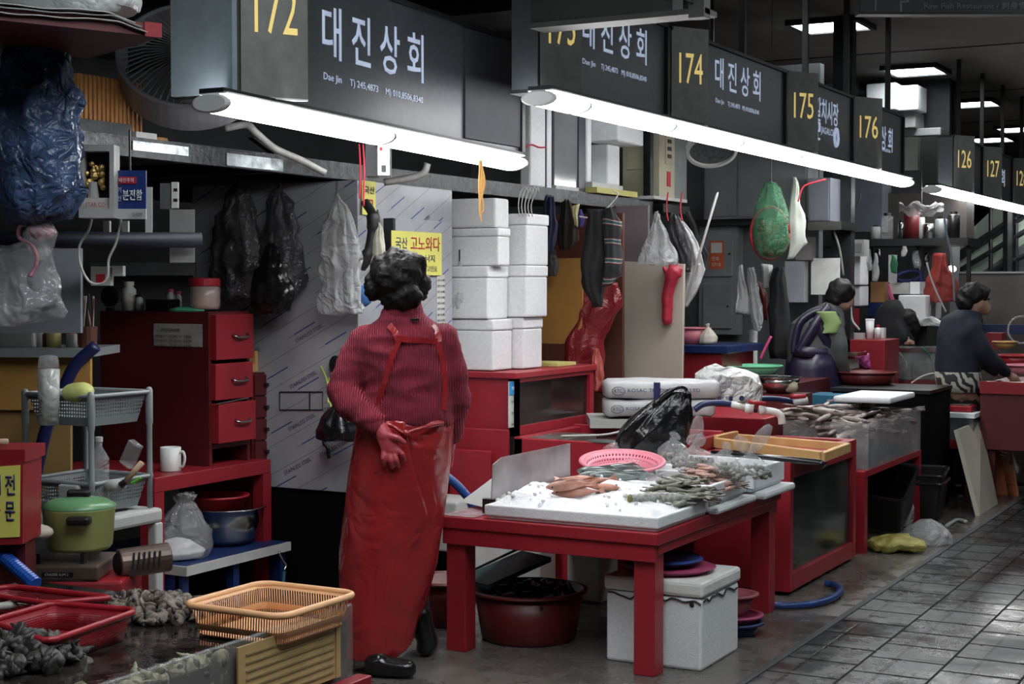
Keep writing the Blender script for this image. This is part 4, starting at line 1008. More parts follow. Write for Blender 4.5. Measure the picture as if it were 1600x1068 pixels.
for k in range(3):
    o = MB().lathe([(.001,0),(.032,0),(.032,.055),(.028,.06),(.028,.07),(.001,.07)], (xc-.035, y0+.06+.078*k, .738), 16).build('tin_can', mat('tin_dark', (.06,.055,.05), .4, .5)); 
    tag(o, ['dark tin in the open slot under the drawers, nearest the camera','middle one of the three dark tins under the drawers','dark tin in the slot under the drawers, farthest from the camera'][k], 'tin')
t = thing('drawer_cabinet', 'smaller red cabinet of four little drawers beside the tall one', 'cabinet', (-4.7, 5.82, .6))
BX(-4.9, -4.46, 5.70, 5.93, 0, 1.04).build('cabinet_body', 'red_paint_shaded', t)
for k in range(4):
    d = BX(-4.47, -4.45, 5.715, 5.915, .62+.105*k, .715+.105*k).build('drawer', 'red_paint_shaded', t, bevel=.002); BX(-4.45, -4.435, 5.78, 5.85, .66+.105*k, .675+.105*k).build('handle', 'black_plastic', d)
m = MB().prism([(-4.5,5.71,1.041),(-4.5,5.80,1.041),(-4.5,5.80,1.14),(-4.5,5.78,1.14),(-4.5,5.78,1.08),(-4.5,5.74,1.08),(-4.5,5.74,1.12),(-4.5,5.71,1.12)], (-.03,0,0)); tag(m.build('wooden_rest', 'amber_wood'), 'small notched wooden rest on the smaller red cabinet', 'rest')
# paper taped to the cabinet side
t = thing('notice_sheet', 'creased grey printed sheet taped to the side of the red drawer cabinet', 'paper', W(278, 540, y=y0-.004))
a, b = W(240, 505, y=y0-.004), W(316, 503, y=y0-.004); MB().grid(lambda u, v: V((a.x+(b.x-a.x)*u, y0-.003-.006*abs(nz((u*3,v*3,0),1)), W(278,541,y=y0).z + (a.z-W(278,541,y=y0).z)*v)), 12, 8).build('sheet', 'grey_paper', t, solid=.001)
textfit('heading', '원산지표시판', V((a.x+.05, y0-.012, a.z-.035)), .11, .016, 'black_ink', t, (1,0,0)); 
for k in range(3): textfit('lettering', '국내산 수입산 냉동', V((a.x+.01, y0-.012, a.z-.06-.022*k)), .22, .010, 'black_ink', t, (1,0,0))
# things on the cabinet
def bottle(label, px, py, h, r, m, cap, name='bottle', y=5.45, capm='white_plastic', lab2=None):
    p = W(px, py, y=y); p.z = 1.331; t = thing(name, label, 'bottle', p)
    MB().lathe([(.001,0),(r,0),(r,h*.72),(r*.55,h*.84),(r*.55,h*.88),(.001,h*.88)], p, 18).build('bottle_body', m, t, smooth=True)
    MB().lathe([(.001,h*.86),(cap,h*.86),(cap,h),(.001,h)], p, 16).build('cap', capm, t)
    if lab2: MB().lathe([(r+.0008,h*.15),(r+.0008,h*.6)], p, 18).build('label', lab2, t, smooth=True, solid=.0005)
    return t
bottle('white plastic pill bottle at the left end of the cabinet top', 202, 481, .135, .032, 'white_plastic', .024, lab2='paper')
bottle('small dark-capped bottle beside the white pill bottle', 218, 480, .075, .018, 'dull_white', .019, capm='black_plastic')
bottle('small white bottle with a pink cap among the things on the cabinet', 267, 462, .10, .018, 'white_plastic', .013, capm='hot_pink', y=5.5)
bottle('second small bottle with a pink cap, right of the first', 279, 465, .09, .014, 'white_plastic', .012, capm='hot_pink', y=5.55)
p = W(252, 480, y=5.45); tag(BX(p.x-.07, p.x+.07, 5.42, 5.50, 1.331, 1.385).build('black_box', 'black_plastic', bevel=.004), 'low black box on the cabinet between the bottles and the jar', 'box')
p = W(243, 458, y=5.52); tag(MB().lathe([(.001,0),(.034,0),(.040,.05),(.001,.05)], (p.x, 5.54, 1.331), 16).build('red_tub', 'red_plastic'), 'small red tub behind the black box on the cabinet', 'tub')
p = W(320, 484, y=5.47); p = V((p.x, 5.47, 1.340)); t = thing('jar', 'clear jar of pinkish salt with a red screw lid on the cabinet', 'jar', p)
MB().lathe([(.001,0),(.066,0),(.07,.02),(.07,.10),(.06,.11),(.001,.11)], p, 20).build('jar_body', mat('jar_clear', (.45,.36,.32), .15, 0, .15, 8, alpha=.6), t, smooth=True)
MB().lathe([(.001,.004),(.06,.004),(.062,.065),(.001,.07)], p, 20).build('contents', mat('pink_salt', (.40,.22,.17), .8, 0, .3, 40), t)
MB().lathe([(.001,.105),(.072,.105),(.072,.138),(.066,.142),(.001,.142)], p, 20).build('lid', 'red_plastic', t, bevel=.002)
p = W(300, 486, y=5.43); o = MB().ball((p.x-.02, 5.43, 1.335), .10, .05, .018, 20, fn=lambda q: 1+.35*nz(q, 22, 3)); tag(o.build('green_cloth', mat('green_cloth', (.05,.30,.18), .8), smooth=True), 'crumpled green cloth under the jar on the cabinet', 'cloth')
p = W(172, 470, y=5.42); p.z = 1.331; t = thing('black_clock', 'round black clock standing at the left rear of the cabinet', 'clock', p)
MB().lathe([(.001,-.012),(.042,-.012),(.048,-.004),(.048,.01),(.001,.012)], p+V((0,0,.065)), 20, m=Matrix.Rotation(PI/2, 3, 'X')).build('case', 'black_plastic', t); BX(p.x-.02, p.x+.02, 5.41, 5.43, 1.331, 1.345).build('foot', 'black_plastic', t); BX(p.x-.004, p.x+.004, 5.41, 5.43, 1.44, 1.47).build('knob', 'black_plastic', t)

# mug
p = W(263, 738, z=.64); p = V((p.x-.03, p.y+.05, .641)); t = thing('mug', 'white mug standing on the red bench', 'mug', p)
MB().lathe([(.001,0),(.043,0),(.045,.004),(.045,.104),(.041,.104),(.040,.01),(.001,.008)], p, 24).build('cup', 'white_plastic', t, smooth=True)
d_ = (RT*.9 - FW*.3).normalized(); MB().tube(curve([p+d_*.043+UP*.08, p+d_*.062+UP*.085, p+d_*.07+UP*.055, p+d_*.060+UP*.022, p+d_*.043+UP*.02]), .006, 8).build('handle', 'white_plastic', t, smooth=True)

# blue shelf with bowl and bag
t = thing('blue_shelf', 'blue low shelf unit with a white front edge under the red bench', 'shelf', (-4.6, 5.35, 0)); xs_, ya, yb_ = -4.28, 5.02, 5.74
BX(-4.98, xs_, ya, yb_, .235, .262).build('shelf_top', 'blue_paint', t); m = MB(); m.box(xs_, xs_+.012, ya-.012, yb_, .222, .262); m.box(-4.98, xs_, ya-.012, ya, .222, .262); m.build('edge_strip', 'dull_white', t)
BX(-4.98, -4.32, ya, ya+.02, 0, .235).build('side_panel', 'blue_paint', t); BX(-4.98, -4.96, ya+.02, yb_-.02, 0, .235).build('back_panel', 'blue_paint', t); BX(-4.98, -4.32, yb_-.02, yb_, 0, .235).build('side_panel', 'blue_paint', t)
for y in (5.0+.02, 5.36, 5.70): BX(xs_-.06, xs_-.02, y, y+.04, 0, .235).build('leg', 'blue_paint', t)
p = V((-4.50, 5.56, .264)); q = W(392, 845, x=-4.4); t = thing('steel_bowl', 'deep steel mixing bowl on the blue shelf holding a red colander', 'bowl', p)
MB().lathe([(.001,0),(.10,.0),(.135,.03),(.155,.10),(.160,.165),(.182,.172),(.182,.168),(.162,.160),(.15,.10),(.13,.035),(.001,.008)], p, 32).build('bowl', 'steel', t, smooth=True)
t = thing('red_colander', 'red plastic colander nested in the steel bowl', 'colander', p+V((-.02,-.03,.13)))
c = ORG[t.name]; MB().lathe([(.001,0),(.10,0),(.128,.085),(.140,.088),(.140,.098),(.124,.095),(.096,.008),(.001,.008)], c, 28).build('colander_bowl', 'red_plastic', t, smooth=True)
p = V((-4.46, 5.17, .264)); t = thing('clear_bag', 'clear plastic bag holding white salt on the blue shelf', 'bag', p)
bag(p, [(.02,0),(.13,.005),(.15,.05),(.13,.11),(.07,.20),(.03,.25),(.05,.28)], 'clear_bag', 'bag_body', parent=t, seed=21, crink=.02, n=44, lean=(.05,.0)); bag(p, [(.01,.002),(.115,.005),(.125,.03),(.06,.07),(.01,.085)], mat('salt', (.62,.62,.64), .8, 0, .1, 30), 'salt', parent=t, seed=22, crink=.008, n=30, fold=.04)
t = thing('garden_tap', 'small metal tap on the end of the blue shelf with a thin teal hose', 'tap', W(440, 868, x=-4.27)); MB().tube(curve([W(436,862,x=-4.26), W(441,872,x=-4.26), W(447,882,x=-4.26), W(444,890,x=-4.26)]), .007, 8).build('spout', 'steel', t, smooth=True); MB().tube([W(444,892,x=-4.26), W(441,925,x=-4.26)], .008, 8).build('hose', 'teal_board', t)

# grey trolley on the white stool
xt, yt = -3.735, 3.90; xl = W(34, 615, y=yt).x; yr = W(238, 618, x=xt).y
perforated('trolley_mesh', (.20,.22,.23), .0115, .0125, .5, .45, .03, .085)
t = thing('storage_trolley', 'two-tier grey plastic basket rack with perforated sides at the left', 'rack', ((xl+xt)/2, (yt+yr)/2, .655))
cx, cy = (xl+xt)/2, (yt+yr)/2; lx, ly = xt-xl, yr-yt
for z in (.665, .965):
    X, Y = lx/2, ly/2; c = V((cx, cy, z)); h = .105
    R = [rrect(cx-X+.035, cx+X-.035, cy-Y+.03, cy+Y-.03, z, .02), rrect(cx-X+.008, cx+X-.008, cy-Y+.008, cy+Y-.008, z+h, .02)]
    o = MB().rings(R, close=False).build('basket_wall', 'trolley_mesh', t, smooth=False)
    for v in o.data.vertices: v.co.z -= (z - .655) - 0.0
    o.location.z = z - .655
    m = MB(); m.rings([rrect(cx-X+.035, cx+X-.035, cy-Y+.03, cy+Y-.03, z, .02), rrect(cx-X+.035, cx+X-.035, cy-Y+.03, cy+Y-.03, z+.004, .02)]); m.build('basket_floor', 'grey_plastic', t)
    m = MB(); q = rrect(cx-X+.004, cx+X-.004, cy-Y+.004, cy+Y-.004, z+h, .022); m.tube(q+[q[0],q[1]], .008, 8, cap=False); m.build('rim', 'grey_plastic', t, smooth=True)
for (x, y) in ((xl+.008, yt+.008), (xt-.008, yt+.008), (xl+.008, yr-.008), (xt-.008, yr-.008)):
    p_ = MB().lathe([(.001,.655),(.010,.655),(.010,.76),(.013,.77),(.010,.78),(.010,.95),(.013,.96),(.013,1.075),(.009,1.085),(.001,1.088)], (x, y, 0), 10).build('post', 'grey_plastic', t, smooth=True)
t = thing('plastic_stool', 'white plastic stool under the grey basket rack', 'stool', (cx+.02, cy+.04, 0)); x0, x1, y0, y1 = xl-.03, xt+.02, yt-.02, yr+.03
BX(x0, x1, y0, y1, .60, .652).build('seat', 'dull_white', t, bevel=.012)
for (x, y) in ((x0, y0), (x1-.04, y0), (x0, y1-.04), (x1-.04, y1-.04)): BX(x, x+.04, y, y+.04, 0, .60).build('leg', 'dull_white', t, bevel=.006)
# in the upper basket
z = .972; p = V((W(76,600,d=5.25).x, W(76,600,d=5.25).y, z)); t = thing('cup_stack', 'stack of clear disposable cups in a printed sleeve in the upper grey basket', 'cups', p)
MB().lathe([(.001,0),(.034,0),(.038,.19),(.001,.195)], p, 20).build('sleeve', film('cup_film', (.5,.52,.5), .75, .2), t, smooth=True); MB().lathe([(.001,.195),(.036,.195),(.034,.22),(.030,.235),(.001,.24)], p, 18).build('top_cup', 'clear_bag', t, smooth=True)
textfit('lettering', 'time', p + RT*-.012 - FW*.0385 + UP*.03, .06, .02, 'black_ink', t, (0,0,1), -RT)
p = W(122, 613, d=5.28); tag(MB().ball(p+UP*.0, .062, .045, .035, 18, fn=lambda q: 1+.25*nz(q, 20, 2)).build('lettuce_bag', mat('pale_green', (.42,.45,.14), .6, 0, .2, 20), smooth=True), 'crumpled pale green bag in the upper grey basket', 'bag')
tag(MB().tube([W(112,580,y=4.6), W(118,600,y=4.6), W(126,600,y=4.6)], .03, 8).build('green_bottle', mat('dark_green', (.02,.12,.05), .4), smooth=True), 'small dark green bottle behind the upper grey basket', 'bottle')
# lower basket
p = W(155, 745, d=5.28); p.z = .672; t = thing('water_bottle', 'clear ribbed plastic bottle standing in the lower grey basket', 'bottle', p); MB().lathe([(.001,0)]+[(.033+.002*(k%2), .012*k) for k in range(16)]+[(.012,.22),(.012,.24),(.001,.24)], p, 18).build('bottle_body', 'clear_bag', t, smooth=True); MB().lathe([(.001,.238),(.014,.238),(.014,.255),(.001,.255)], p, 12).build('cap', 'dull_white', t)
p = W(205, 742, d=5.22); t = thing('kitchen_knife', 'knife with a pale wooden handle sticking out of the lower grey basket', 'knife', p); a = W(196,752,d=5.22); b = W(222,722,d=5.22); MB().tube([a, b], .010, 8).build('handle', mat('pale_wood', (.42,.30,.20), .6), t, smooth=True); MB().tube([W(188,758,d=5.22), a], [.012,.011], 8).build('blade', 'black_plastic', t)
p = W(180, 758, d=5.25); tag(MB().ball(p, .045, .03, .022, 16).build('bowl', 'dull_white', smooth=True), 'small white bowl in the lower grey basket beside the knife', 'bowl')
tag(MB().tube(curve([W(205,755,d=5.18), W(214,750,d=5.18), W(220,746,d=5.18)]), .006, 8).build('green_peeler', mat('bright_green', (.10,.40,.05), .4), smooth=True), 'bright green utensil in the lower grey basket', 'utensil')
p = W(112, 760, d=5.26); tag(BX(p.x-.045, p.x+.045, p.y-.02, p.y+.04, .672, .765).build('white_tub', 'dull_white', bevel=.006), 'square whitish tub at the back of the lower grey basket', 'tub')
p = W(205, 700, d=5.25); tag(MB().cbox(p+UP*-.02, .05, .03, .09, Matrix.Rotation(.5, 3, 'Y')).build('clear_tub', 'clear_bag', bevel=.004), 'tilted clear plastic tub in the lower grey basket', 'tub')

# pot on the gas burner on the red box
p = W(124, 856, d=4.95); p.z = .598; t = thing('cooking_pot', 'light green cooking pot with a darker green lid and black handles', 'pot', p)
MB().lathe([(.001,0),(.095,0),(.105,.012),(.115,.13),(.118,.134),(.001,.134)], p, 32).build('pot_body', 'green_pot', t, smooth=True)
MB().lathe([(.118,.135),(.119,.140),(.09,.158),(.04,.168),(.001,.170)], p, 32).build('lid', 'green_lid', t, smooth=True)
MB().cbox(p+UP*.176+RT*-.0, .075, .03, .03, Matrix.Rotation(TH, 3, 'Z')).build('lid_knob', 'black_plastic', t, bevel=.009)
MB().cbox(p-FW*.125+RT*.035+UP*.108, .075, .045, .028, Matrix.Rotation(TH, 3, 'Z')).build('side_handle', 'black_plastic', t, bevel=.009)
MB().cbox(p+FW*.125+UP*.108, .075, .045, .028, Matrix.Rotation(TH, 3, 'Z')).build('side_handle', 'black_plastic', t, bevel=.009)
R3 = Matrix.Rotation(TH, 3, 'Z'); p = W(135, 890, d=4.95); p.z = .515; t = thing('gas_burner', 'brown portable gas burner with a slotted canister cover under the pot', 'burner', p)
c = p + RT*-.02; MB().cbox(c+UP*.025+RT*-.035, .26, .26, .05, R3).build('burner_base', 'brown_metal', t, bevel=.008)
m = MB(); m.tube([p+RT*.11-FW*.02+UP*.035, p+RT*.255+FW*.06+UP*.045], .048, 20); m.build('canister_cover', 'brown_metal', t, smooth=False, bevel=.004)
for k in range(6): MB().tube([p+RT*(.165+.015*k)+FW*(.0+.008*k-.012)-FW*.043+UP*.020, p+RT*(.165+.015*k)+FW*(.0+.008*k-.012)-FW*.028+UP*.075], .0035, 6).build('cover_slot', 'black_plastic', t)
MB().tube([p+RT*.11-FW*.02+UP*.035, p+RT*.105-FW*.024+UP*.035], .034, 18).build('cover_opening', 'black_plastic', t)
BX(-.001,.001,-.001,.001,0,.001)
for s in (-1, 1): MB().cbox(c+RT*(.07*s-.035)+UP*.066, .012, .20, .032, R3).build('pan_support', 'black_steel', t)
MB().cbox(c+RT*-.035-FW*.1305+UP*.022, .10, .003, .014, R3).build('name_strip', 'black_plastic', t); textfit('lettering', 'CRAZER SLIM 2', c+RT*-.075-FW*.133+UP*.018, .075, .008, 'grey_paper', t, RT, UP)
p2 = p + RT*-.02; t = MB().cbox(V((p2.x, p2.y, .36)), .34, .26, .31, R3).build('red_crate', 'red_plastic', bevel=.01); tag(t, 'closed red plastic crate under the gas burner', 'crate')
# brace under crate so it stands: low dark stand
tag(MB().cbox(V((p2.x, p2.y, .10)), .30, .24, .20, R3).build('dark_stand', 'maroon_plastic', bevel=.01), 'low dark stand under the red crate at the left', 'stand')

# sign box at far left
p = W(0, 850, d=4.5); t = thing('sign_box', 'red-framed yellow sign with dark Korean letters at the left edge', 'sign', W(0, 850, d=4.55)); A_ = lambda px, py: W(px, py, d=4.55)
def slab(pts, th): 
    return MB().prism(pts, FW*th)
slab([A_(-60,702), A_(39,702), A_(39,722), A_(-60,724)], .2).build('top_rail', 'red_paint', t); slab([A_(-60,724), A_(36,722), A_(35,850), A_(-60,852)], .18).build('box_body', 'red_paint', t)
MB().prism([A_(-55,732), A_(32,726), A_(31,838), A_(-55,842)], -FW*.004).build('sheet', 'sheet_yellow', t)
q = lambda px, py: A_(px, py) - FW*.006
textfit('lettering', '전', q(9,773), .030, .062, 'navy_ink', t, RT, UP, bold=.015); textfit('lettering', '문', q(9,813), .030, .058, 'navy_ink', t, RT, UP, bold=.015)
textfit('lettering', '회', q(-16,773), .035, .062, 'navy_ink', t, RT, UP, bold=.015); textfit('lettering', '장', q(-16,816), .035, .055, 'red_ink', t, RT, UP, bold=.015)
MB().cbox(A_(-10,930)+FW*.1, .16, .10, .34, R3).build('support', 'red_paint_shaded', t)
tag(MB().tube([W(-10,690,d=4.6), W(12,690,d=4.6)], .010, 10).build('wooden_stick', mat('stick', (.42,.30,.22), .6), smooth=True), 'pale wooden stick lying on top of the yellow sign box', 'stick')
tag(MB().ball(W(48,835,d=4.75)+FW*.05, .06, .05, .025, 16).build('bowl', 'beige_board', smooth=True), 'pale bowl showing beside the yellow sign box', 'bowl')
t = thing('blue_duct_hose', 'ribbed bright blue hose at the lower left behind the red baskets', 'hose', W(30,890,d=4.55)); MB().tube([W(5,868,d=4.6)+(W(56,912,d=4.5)-W(5,868,d=4.6))*(k/30) for k in range(31)], [.020+.002*(k%2) for k in range(31)], 10).build('hose', mat('bright_blue', (.01,.08,.40), .3), t)

# foreground counter: water tank with baskets and shellfish
t = thing('shellfish_tank', 'shallow water tank with a clear front sheet in the lower left corner', 'fish tank', (-3.2, 3.0, 0)); x0, x1, y0, y1 = -4.1, -2.42, 2.1, 3.545
mat('tank_floor', (.03,.028,.026), .7)
BX(x0, x1, y0, y1, 0, .33).build('tank_base', 'red_paint', t, bevel=.004)
acr2 = film('clear_front', (.40,.40,.38), .16, .10, bump=.3, bscale=6)
BX(x1-.012, x1-.004, y0, y1, .33, .555).build('clear_side', acr2, t); BX(x0, x1-.012, y1-.012, y1-.004, .33, .53).build('clear_side', film('clear_back', (.2,.2,.2), .08, .10, bump=.1, bscale=6), t); BX(x0, x0+.01, y0, y1-.012, .33, .555).build('clear_side', acr2, t); BX(x0+.01, x1-.012, y0, y0+.01, .33, .555).build('clear_side', acr2, t)
MB().tube([(x1-.008, y0, .557), (x1-.008, y1-.004, .557)], .004, 6).build('sheet_edge', 'clear_bag', t)
wm = mat('dark_water', (.022,.018,.017), .05, 0, .9, 14, .35, 11)
BX(x0+.012, x1-.014, y0+.012, y1-.014, .331, .515).build('water', wm, t)
ya_ = W(188, 1060, x=x1).y + .35
t = thing('yellow_crate', 'yellowish slatted crate standing inside the clear front of the tank', 'crate', (x1-.05, 3.2, .33)); ya_ = W(430, 1000, x=x1).y; 
ycm = mat('yellow_ply', (.42, .28, .12), .5, 0, .2, 5, dirt=.5, dcol=(.16,.12,.07))
BX(x1+.004, x1+.010, 3.02, 3.46, .375, .545).build('board', ycm, t)
for k in range(7): BX(x1+.010, x1+.0125, 3.05, 3.43, .392+.021*k, .397+.021*k).build('slat_line', mat('ply_line', (.24,.18,.08), .6), t)
BX(x1+.010, x1+.014, 3.44, 3.46, .375, .545).build('crate_edge', ycm, t)
t = thing('red_step', 'red wooden step at the foot of the clear tank corner', 'step', (x1+.02, 3.3, 0)); BX(x1+.002, x1+.05, 2.1, 3.56, 0, .36).build('step_board', 'red_paint', t, bevel=.003)
# whelks: behind the front glass and heaped on the counter
def shell_proto(label, group, m, s=1):
    t = thing('whelk', label, 'shellfish', (0,0,0), group)
    pr = []; L_ = .060*s; n_ = 26
    for k in range(n_+1):
        u = k/n_; w_ = (u*5) % 1.0; env = (.021*(1-u)**1.15 + .0012)*s
        pr.append((env*(.80 + .28*math.sin(PI*w_)**.8) * (min(1, .35+u*9)), L_*(u-.35)))
    MB().lathe([(.0005, pr[0][1]-.004*s)] + pr, (0,0,0), 12, fn=lambda q, v: 1+.10*math.sin(q+v*20)+.05*math.sin(5*q)).build('shell', m, t, smooth=True)
    MB().ball((.010*s,.002,-.014*s), .012*s, .008*s, .014*s, 10).build('opening', 'shell_dark', t, smooth=True)
    return t
wa = shell_proto('whelk seen through the clear front sheet of the tank', 'whelks behind the clear tank front', mat('whelk_olive', (.20,.19,.12), .4, 0, .7, 30, .3, 40), 1.1)
rnd = random.Random(4)
for k in range(170):
    y = rnd.uniform(2.45, 3.04); z = .37 + rnd.random()*.15; o = wa if k == 0 else copy_tree(wa)
    place(o, (x1-.035-rnd.random()*.05, y, z), (rnd.random()*6, rnd.random()*6, rnd.random()*6), rnd.uniform(.8, 1.3))
wb = shell_proto('brown whelk in the heap between the red and orange baskets', 'whelks heaped on the tank', 'shellfish')
c = W(230, 932, z=.57)
for k in range(130):
    a = rnd.random()*6.28; r = math.sqrt(rnd.random()); p = c + (RT*.20*math.cos(a) + FW*.14*math.sin(a))*r; p.z = .525 + (1-r)*.075*rnd.uniform(.2,1); o = wb if k == 0 else copy_tree(wb)
    place(o, p, (rnd.random()*6, rnd.random()*6, rnd.random()*6), rnd.uniform(.7, 1.2))
wc = shell_proto('dark spiny shell in the cluster at the lower left corner', 'dark shells in the lower left corner', 'shell_dark', 1.3)
c = W(40, 1010, z=.56)
for k in range(70):
    a = rnd.random()*6.28; r = math.sqrt(rnd.random()); p = c + (RT*.13*math.cos(a) + FW*.12*math.sin(a))*r; p.z = .525 + (1-r)*.09*rnd.uniform(.5,1); o = wc if k == 0 else copy_tree(wc)
    place(o, p, (rnd.random()*6, rnd.random()*6, rnd.random()*6), rnd.uniform(.7, 1.3))
# baskets: orange by the corner, two red ones to the left
perforated('orange_mesh', (.74,.41,.21), .0085, .060, .45, .28, .008, .075)
t = basket('orange_basket', 'shallow orange plastic basket with slotted sides on the tank corner', 'basket', -2.535, 3.32, .516, .345, .36, .085, 'orange_mesh', 'orange_plastic', taper=.03, rim=.013, rr=.035)
perforated('red_mesh', (.26,.010,.022), .006, .006, .5, .5, .012, .05)
r1, r2, r3, r4 = W(218, 943, z=.605), W(75, 992, z=.605), W(-20, 960, z=.605), W(82, 932, z=.605)
def qbasket(name, label, A_, B_, C_, D_, z, h):
    """four rim corners"""
    cc = (A_+B_+C_+D_)/4; cc.z = z; t = thing(name, label, 'basket', cc); P4 = [A_, B_, C_, D_]; 
    def rng(s, zz):
        out = []
        for i in range(4):
            a, b = P4[i], P4[(i+1) % 4]
            for k in range(8):
                u = .07 + .86*k/7; q = cc.lerp(a.lerp(b, u), s); out.append(V((q.x, q.y, zz)))
        return out
    MB().rings([rng(.86, z), rng(.97, z+h)], close=False).build('basket_wall', 'red_mesh', t, solid=.002, smooth=True)
    MB().rings([rng(.86, z), rng(.86, z+.004)]).build('basket_floor', 'red_plastic', t)
    q = rng(.985, z+h); MB().tube(q+[q[0],q[1]], .0085, 8, cap=False).build('rim', 'red_plastic', t, smooth=True); return t
qbasket('red_basket', 'red plastic basket nearest the camera at the lower left', r1, r2, r3, r4, .518, .07)
s1, s2, s3, s4 = W(178, 925, z=.60), W(60, 932, z=.60), W(-80, 905, z=.60), W(10, 906, z=.60)
qbasket('red_basket', 'red plastic basket at the back of the lower left counter', W(178,921,z=.60), W(76,930,z=.60), W(-60,912,z=.60), W(20,904,z=.60), .518, .06)
"""silver fish in the rear basket"""
f = make_fish('silver_fish', 'silver fish lying in the rear red basket at the left edge', 'fish', 'fish_silver', .16, .014); place(f, W(22, 922, z=.55), (0, 0, TH))
f = make_fish('white_fish', 'pale fish lying at the left end of the near red basket', 'fish', mat('fish_pale', (.38,.36,.33), .3), .14, .010); place(f, W(20, 945, z=.56), (0, 0, TH+.5))

# ------------------------------------------------------------------ upper left: hanging bags, frame, fan, crates
mat('blue_film', (.06,.10,.21), .2, 0, .4, 9, 1.0, 26, alpha=.9)
p = W(62, 352, d=4.5); t = thing('blue_bag', 'big blue plastic sack of crinkled film hanging at the upper left', 'bag', p)
bag(p, [(.03,0),(.085,.03),(.115,.09),(.122,.18),(.125,.28),(.118,.38),(.10,.46),(.07,.53),(.05,.58)], 'blue_film', 'sack_body', parent=t, seed=31, crink=.034, n=72, fold=.10, nf=13)
m = MB()
m.ball(p+UP*-.012, .04, .035, .03, 14, fn=lambda q: 1+.4*nz(q, 40, 1)); m.build('pink_knot', mat('pink_film', (.50,.22,.27), .35, 0, .3, 20, .8, 40), t, smooth=True)
MB().tube(curve([p+RT*-.02+UP*.0, p+RT*-.055+UP*.0, p+RT*-.06+UP*-.035, p+RT*-.025+UP*-.055, p+RT*-.01+UP*-.09, p+RT*-.012+UP*-.115, p+RT*-.03+UP*-.15]), .006, 8).build('pink_cord', 'pink_film', t, smooth=True)
bag(p+UP*-.10, [(.01,0),(.035,.04),(.05,.08),(.03,.11)], 'clear_bag', 'clear_tail', parent=t, seed=33, crink=.01, n=24)
MB().tube([p+UP*.56, p+UP*.62, V((p.x, p.y, 2.16))], .006, 6).build('hanging_cord', 'cable_black', t)
p = W(45, 500, d=4.7); t = thing('clear_bag', 'big limp clear plastic bag hanging below the blue sack at the left edge', 'bag', p)
bag(p, [(.09,0),(.11,.03),(.10,.10),(.085,.17),(.07,.22),(.03,.24)], film('grey_bag', (.42,.43,.45), .38, .2, bump=.9, bscale=10), 'bag_body', parent=t, seed=34, crink=.03, n=48, fold=.16, lean=(-.02,0))
# red shelf with papers at the very top
t = thing('red_shelf', 'dark red overhead shelf board at the top left corner', 'shelf', W(120, 50, d=4.2)); a, b = W(-80, 52, d=3.9), W(252, 58, d=4.25)
u = V((b.x-a.x, b.y-a.y, 0)); un = u.normalized(); nn = V((-un.y, un.x, 0)); zt2 = b.z
MB().prism([V((a.x,a.y,zt2)), V((b.x,b.y,zt2)), V((b.x,b.y,zt2+.035)), V((a.x,a.y,zt2+.035))], nn*.5).build('shelf_board', 'red_paint_shaded', t)
MB().prism([V((b.x,b.y,zt2-.002))-un*.05, V((b.x,b.y,zt2-.002)), V((b.x,b.y,zt2+.037)), V((b.x,b.y,zt2+.037))-un*.05], -nn*.004).build('red_edge', 'red_paint', t)
MB().tube([V((b.x,b.y,zt2+.03))+nn*.4-un*.1, V((b.x,b.y,3.4))+nn*.4-un*.1], .012, 8).build('hanger', 'black_steel', t)
MB().tube([V((a.x,a.y,zt2+.03))+nn*.4+un*.1, V((a.x,a.y,3.4))+nn*.4+un*.1], .012, 8).build('hanger', 'black_steel', t)
for k in range(3):
    R = []; 
    o = MB().grid(lambda s, v: a.lerp(b, .0+.92*s - .03*k) + nn*(v*.4) + UP*(.040+.012*k + (.03*(1-s)**2) - (.028*max(0,(s-.85))/.15) + .006*nz((s*5,v*4,k),1)) - nn*.015, 30, 10)
    o = o.build('paper_sheet', ['dull_white','grey_paper','dull_white'][k], solid=.002); tag(o, ['lowest curled pale sheet draped on the red overhead shelf','middle grey sheet draped on the red overhead shelf','top curled pale sheet draped on the red overhead shelf'][k], 'paper')
p = W(175, 25, d=4.2); p.z = zt2 + .075; t = thing('white_bag', 'bundle of white plastic film on the overhead shelf at the top left', 'bag', p)
R = []
for i in range(9):
    s_ = i/8; c = p + un*(-.30+.42*s_) + nn*.12; r = .03+.065*math.sin(PI*min(1,s_*.9+.08)); R.append([c + nn*(r*1.4*math.cos(q)) + UP*(r*.75*math.sin(q)+.03) + V((nz((s_*4,q,1),2),nz((s_*4,q,2),2),nz((s_*4,q,3),2)))*.02 for q in [2*PI*j/20 for j in range(20)]])
MB().rings(R).build('bag_body', mat('white_film', (.55,.57,.57), .3, 0, .15, 6, .8, 16), t, smooth=True)

# framed box with small writing, sign and cables
def fpanel(t, name, px0, px1, py0, py1, d, m, th=.03): 
    return MB().prism([W(px0,py1,d=d), W(px1,py1,d=d), W(px1,py0,d=d), W(px0,py0,d=d)], FW*th).build(name, m, t)
d = 4.8; t = thing('picture_case', 'small white-framed glass box holding a gold ornament, beside the blue sack', 'frame', W(150, 335, d=d))
fpanel(t, 'back_panel', 125, 178, 226, 337, d+.06, mat('frame_dark', (.02,.015,.015), .5), .02)
for q in ((123,129,226,340),(171,178,226,340),(129,171,226,236),(129,171,326,340)): fpanel(t, 'frame_side', *q, d, 'dull_white', .07)
fpanel(t, 'carton', 131, 172, 309, 328, d+.01, 'paper', .03); textfit('lettering', 'STAR CO', W(133, 323, d=d)+FW*.004, .062, .014, 'red_ink', t, RT, UP)
m = MB(); rnd = random.Random(2)
for k in range(26): m.ball(W(148+rnd.uniform(-13,13), 275+rnd.uniform(-25,20), d=d+.035), rnd.uniform(.006,.013), n=6)
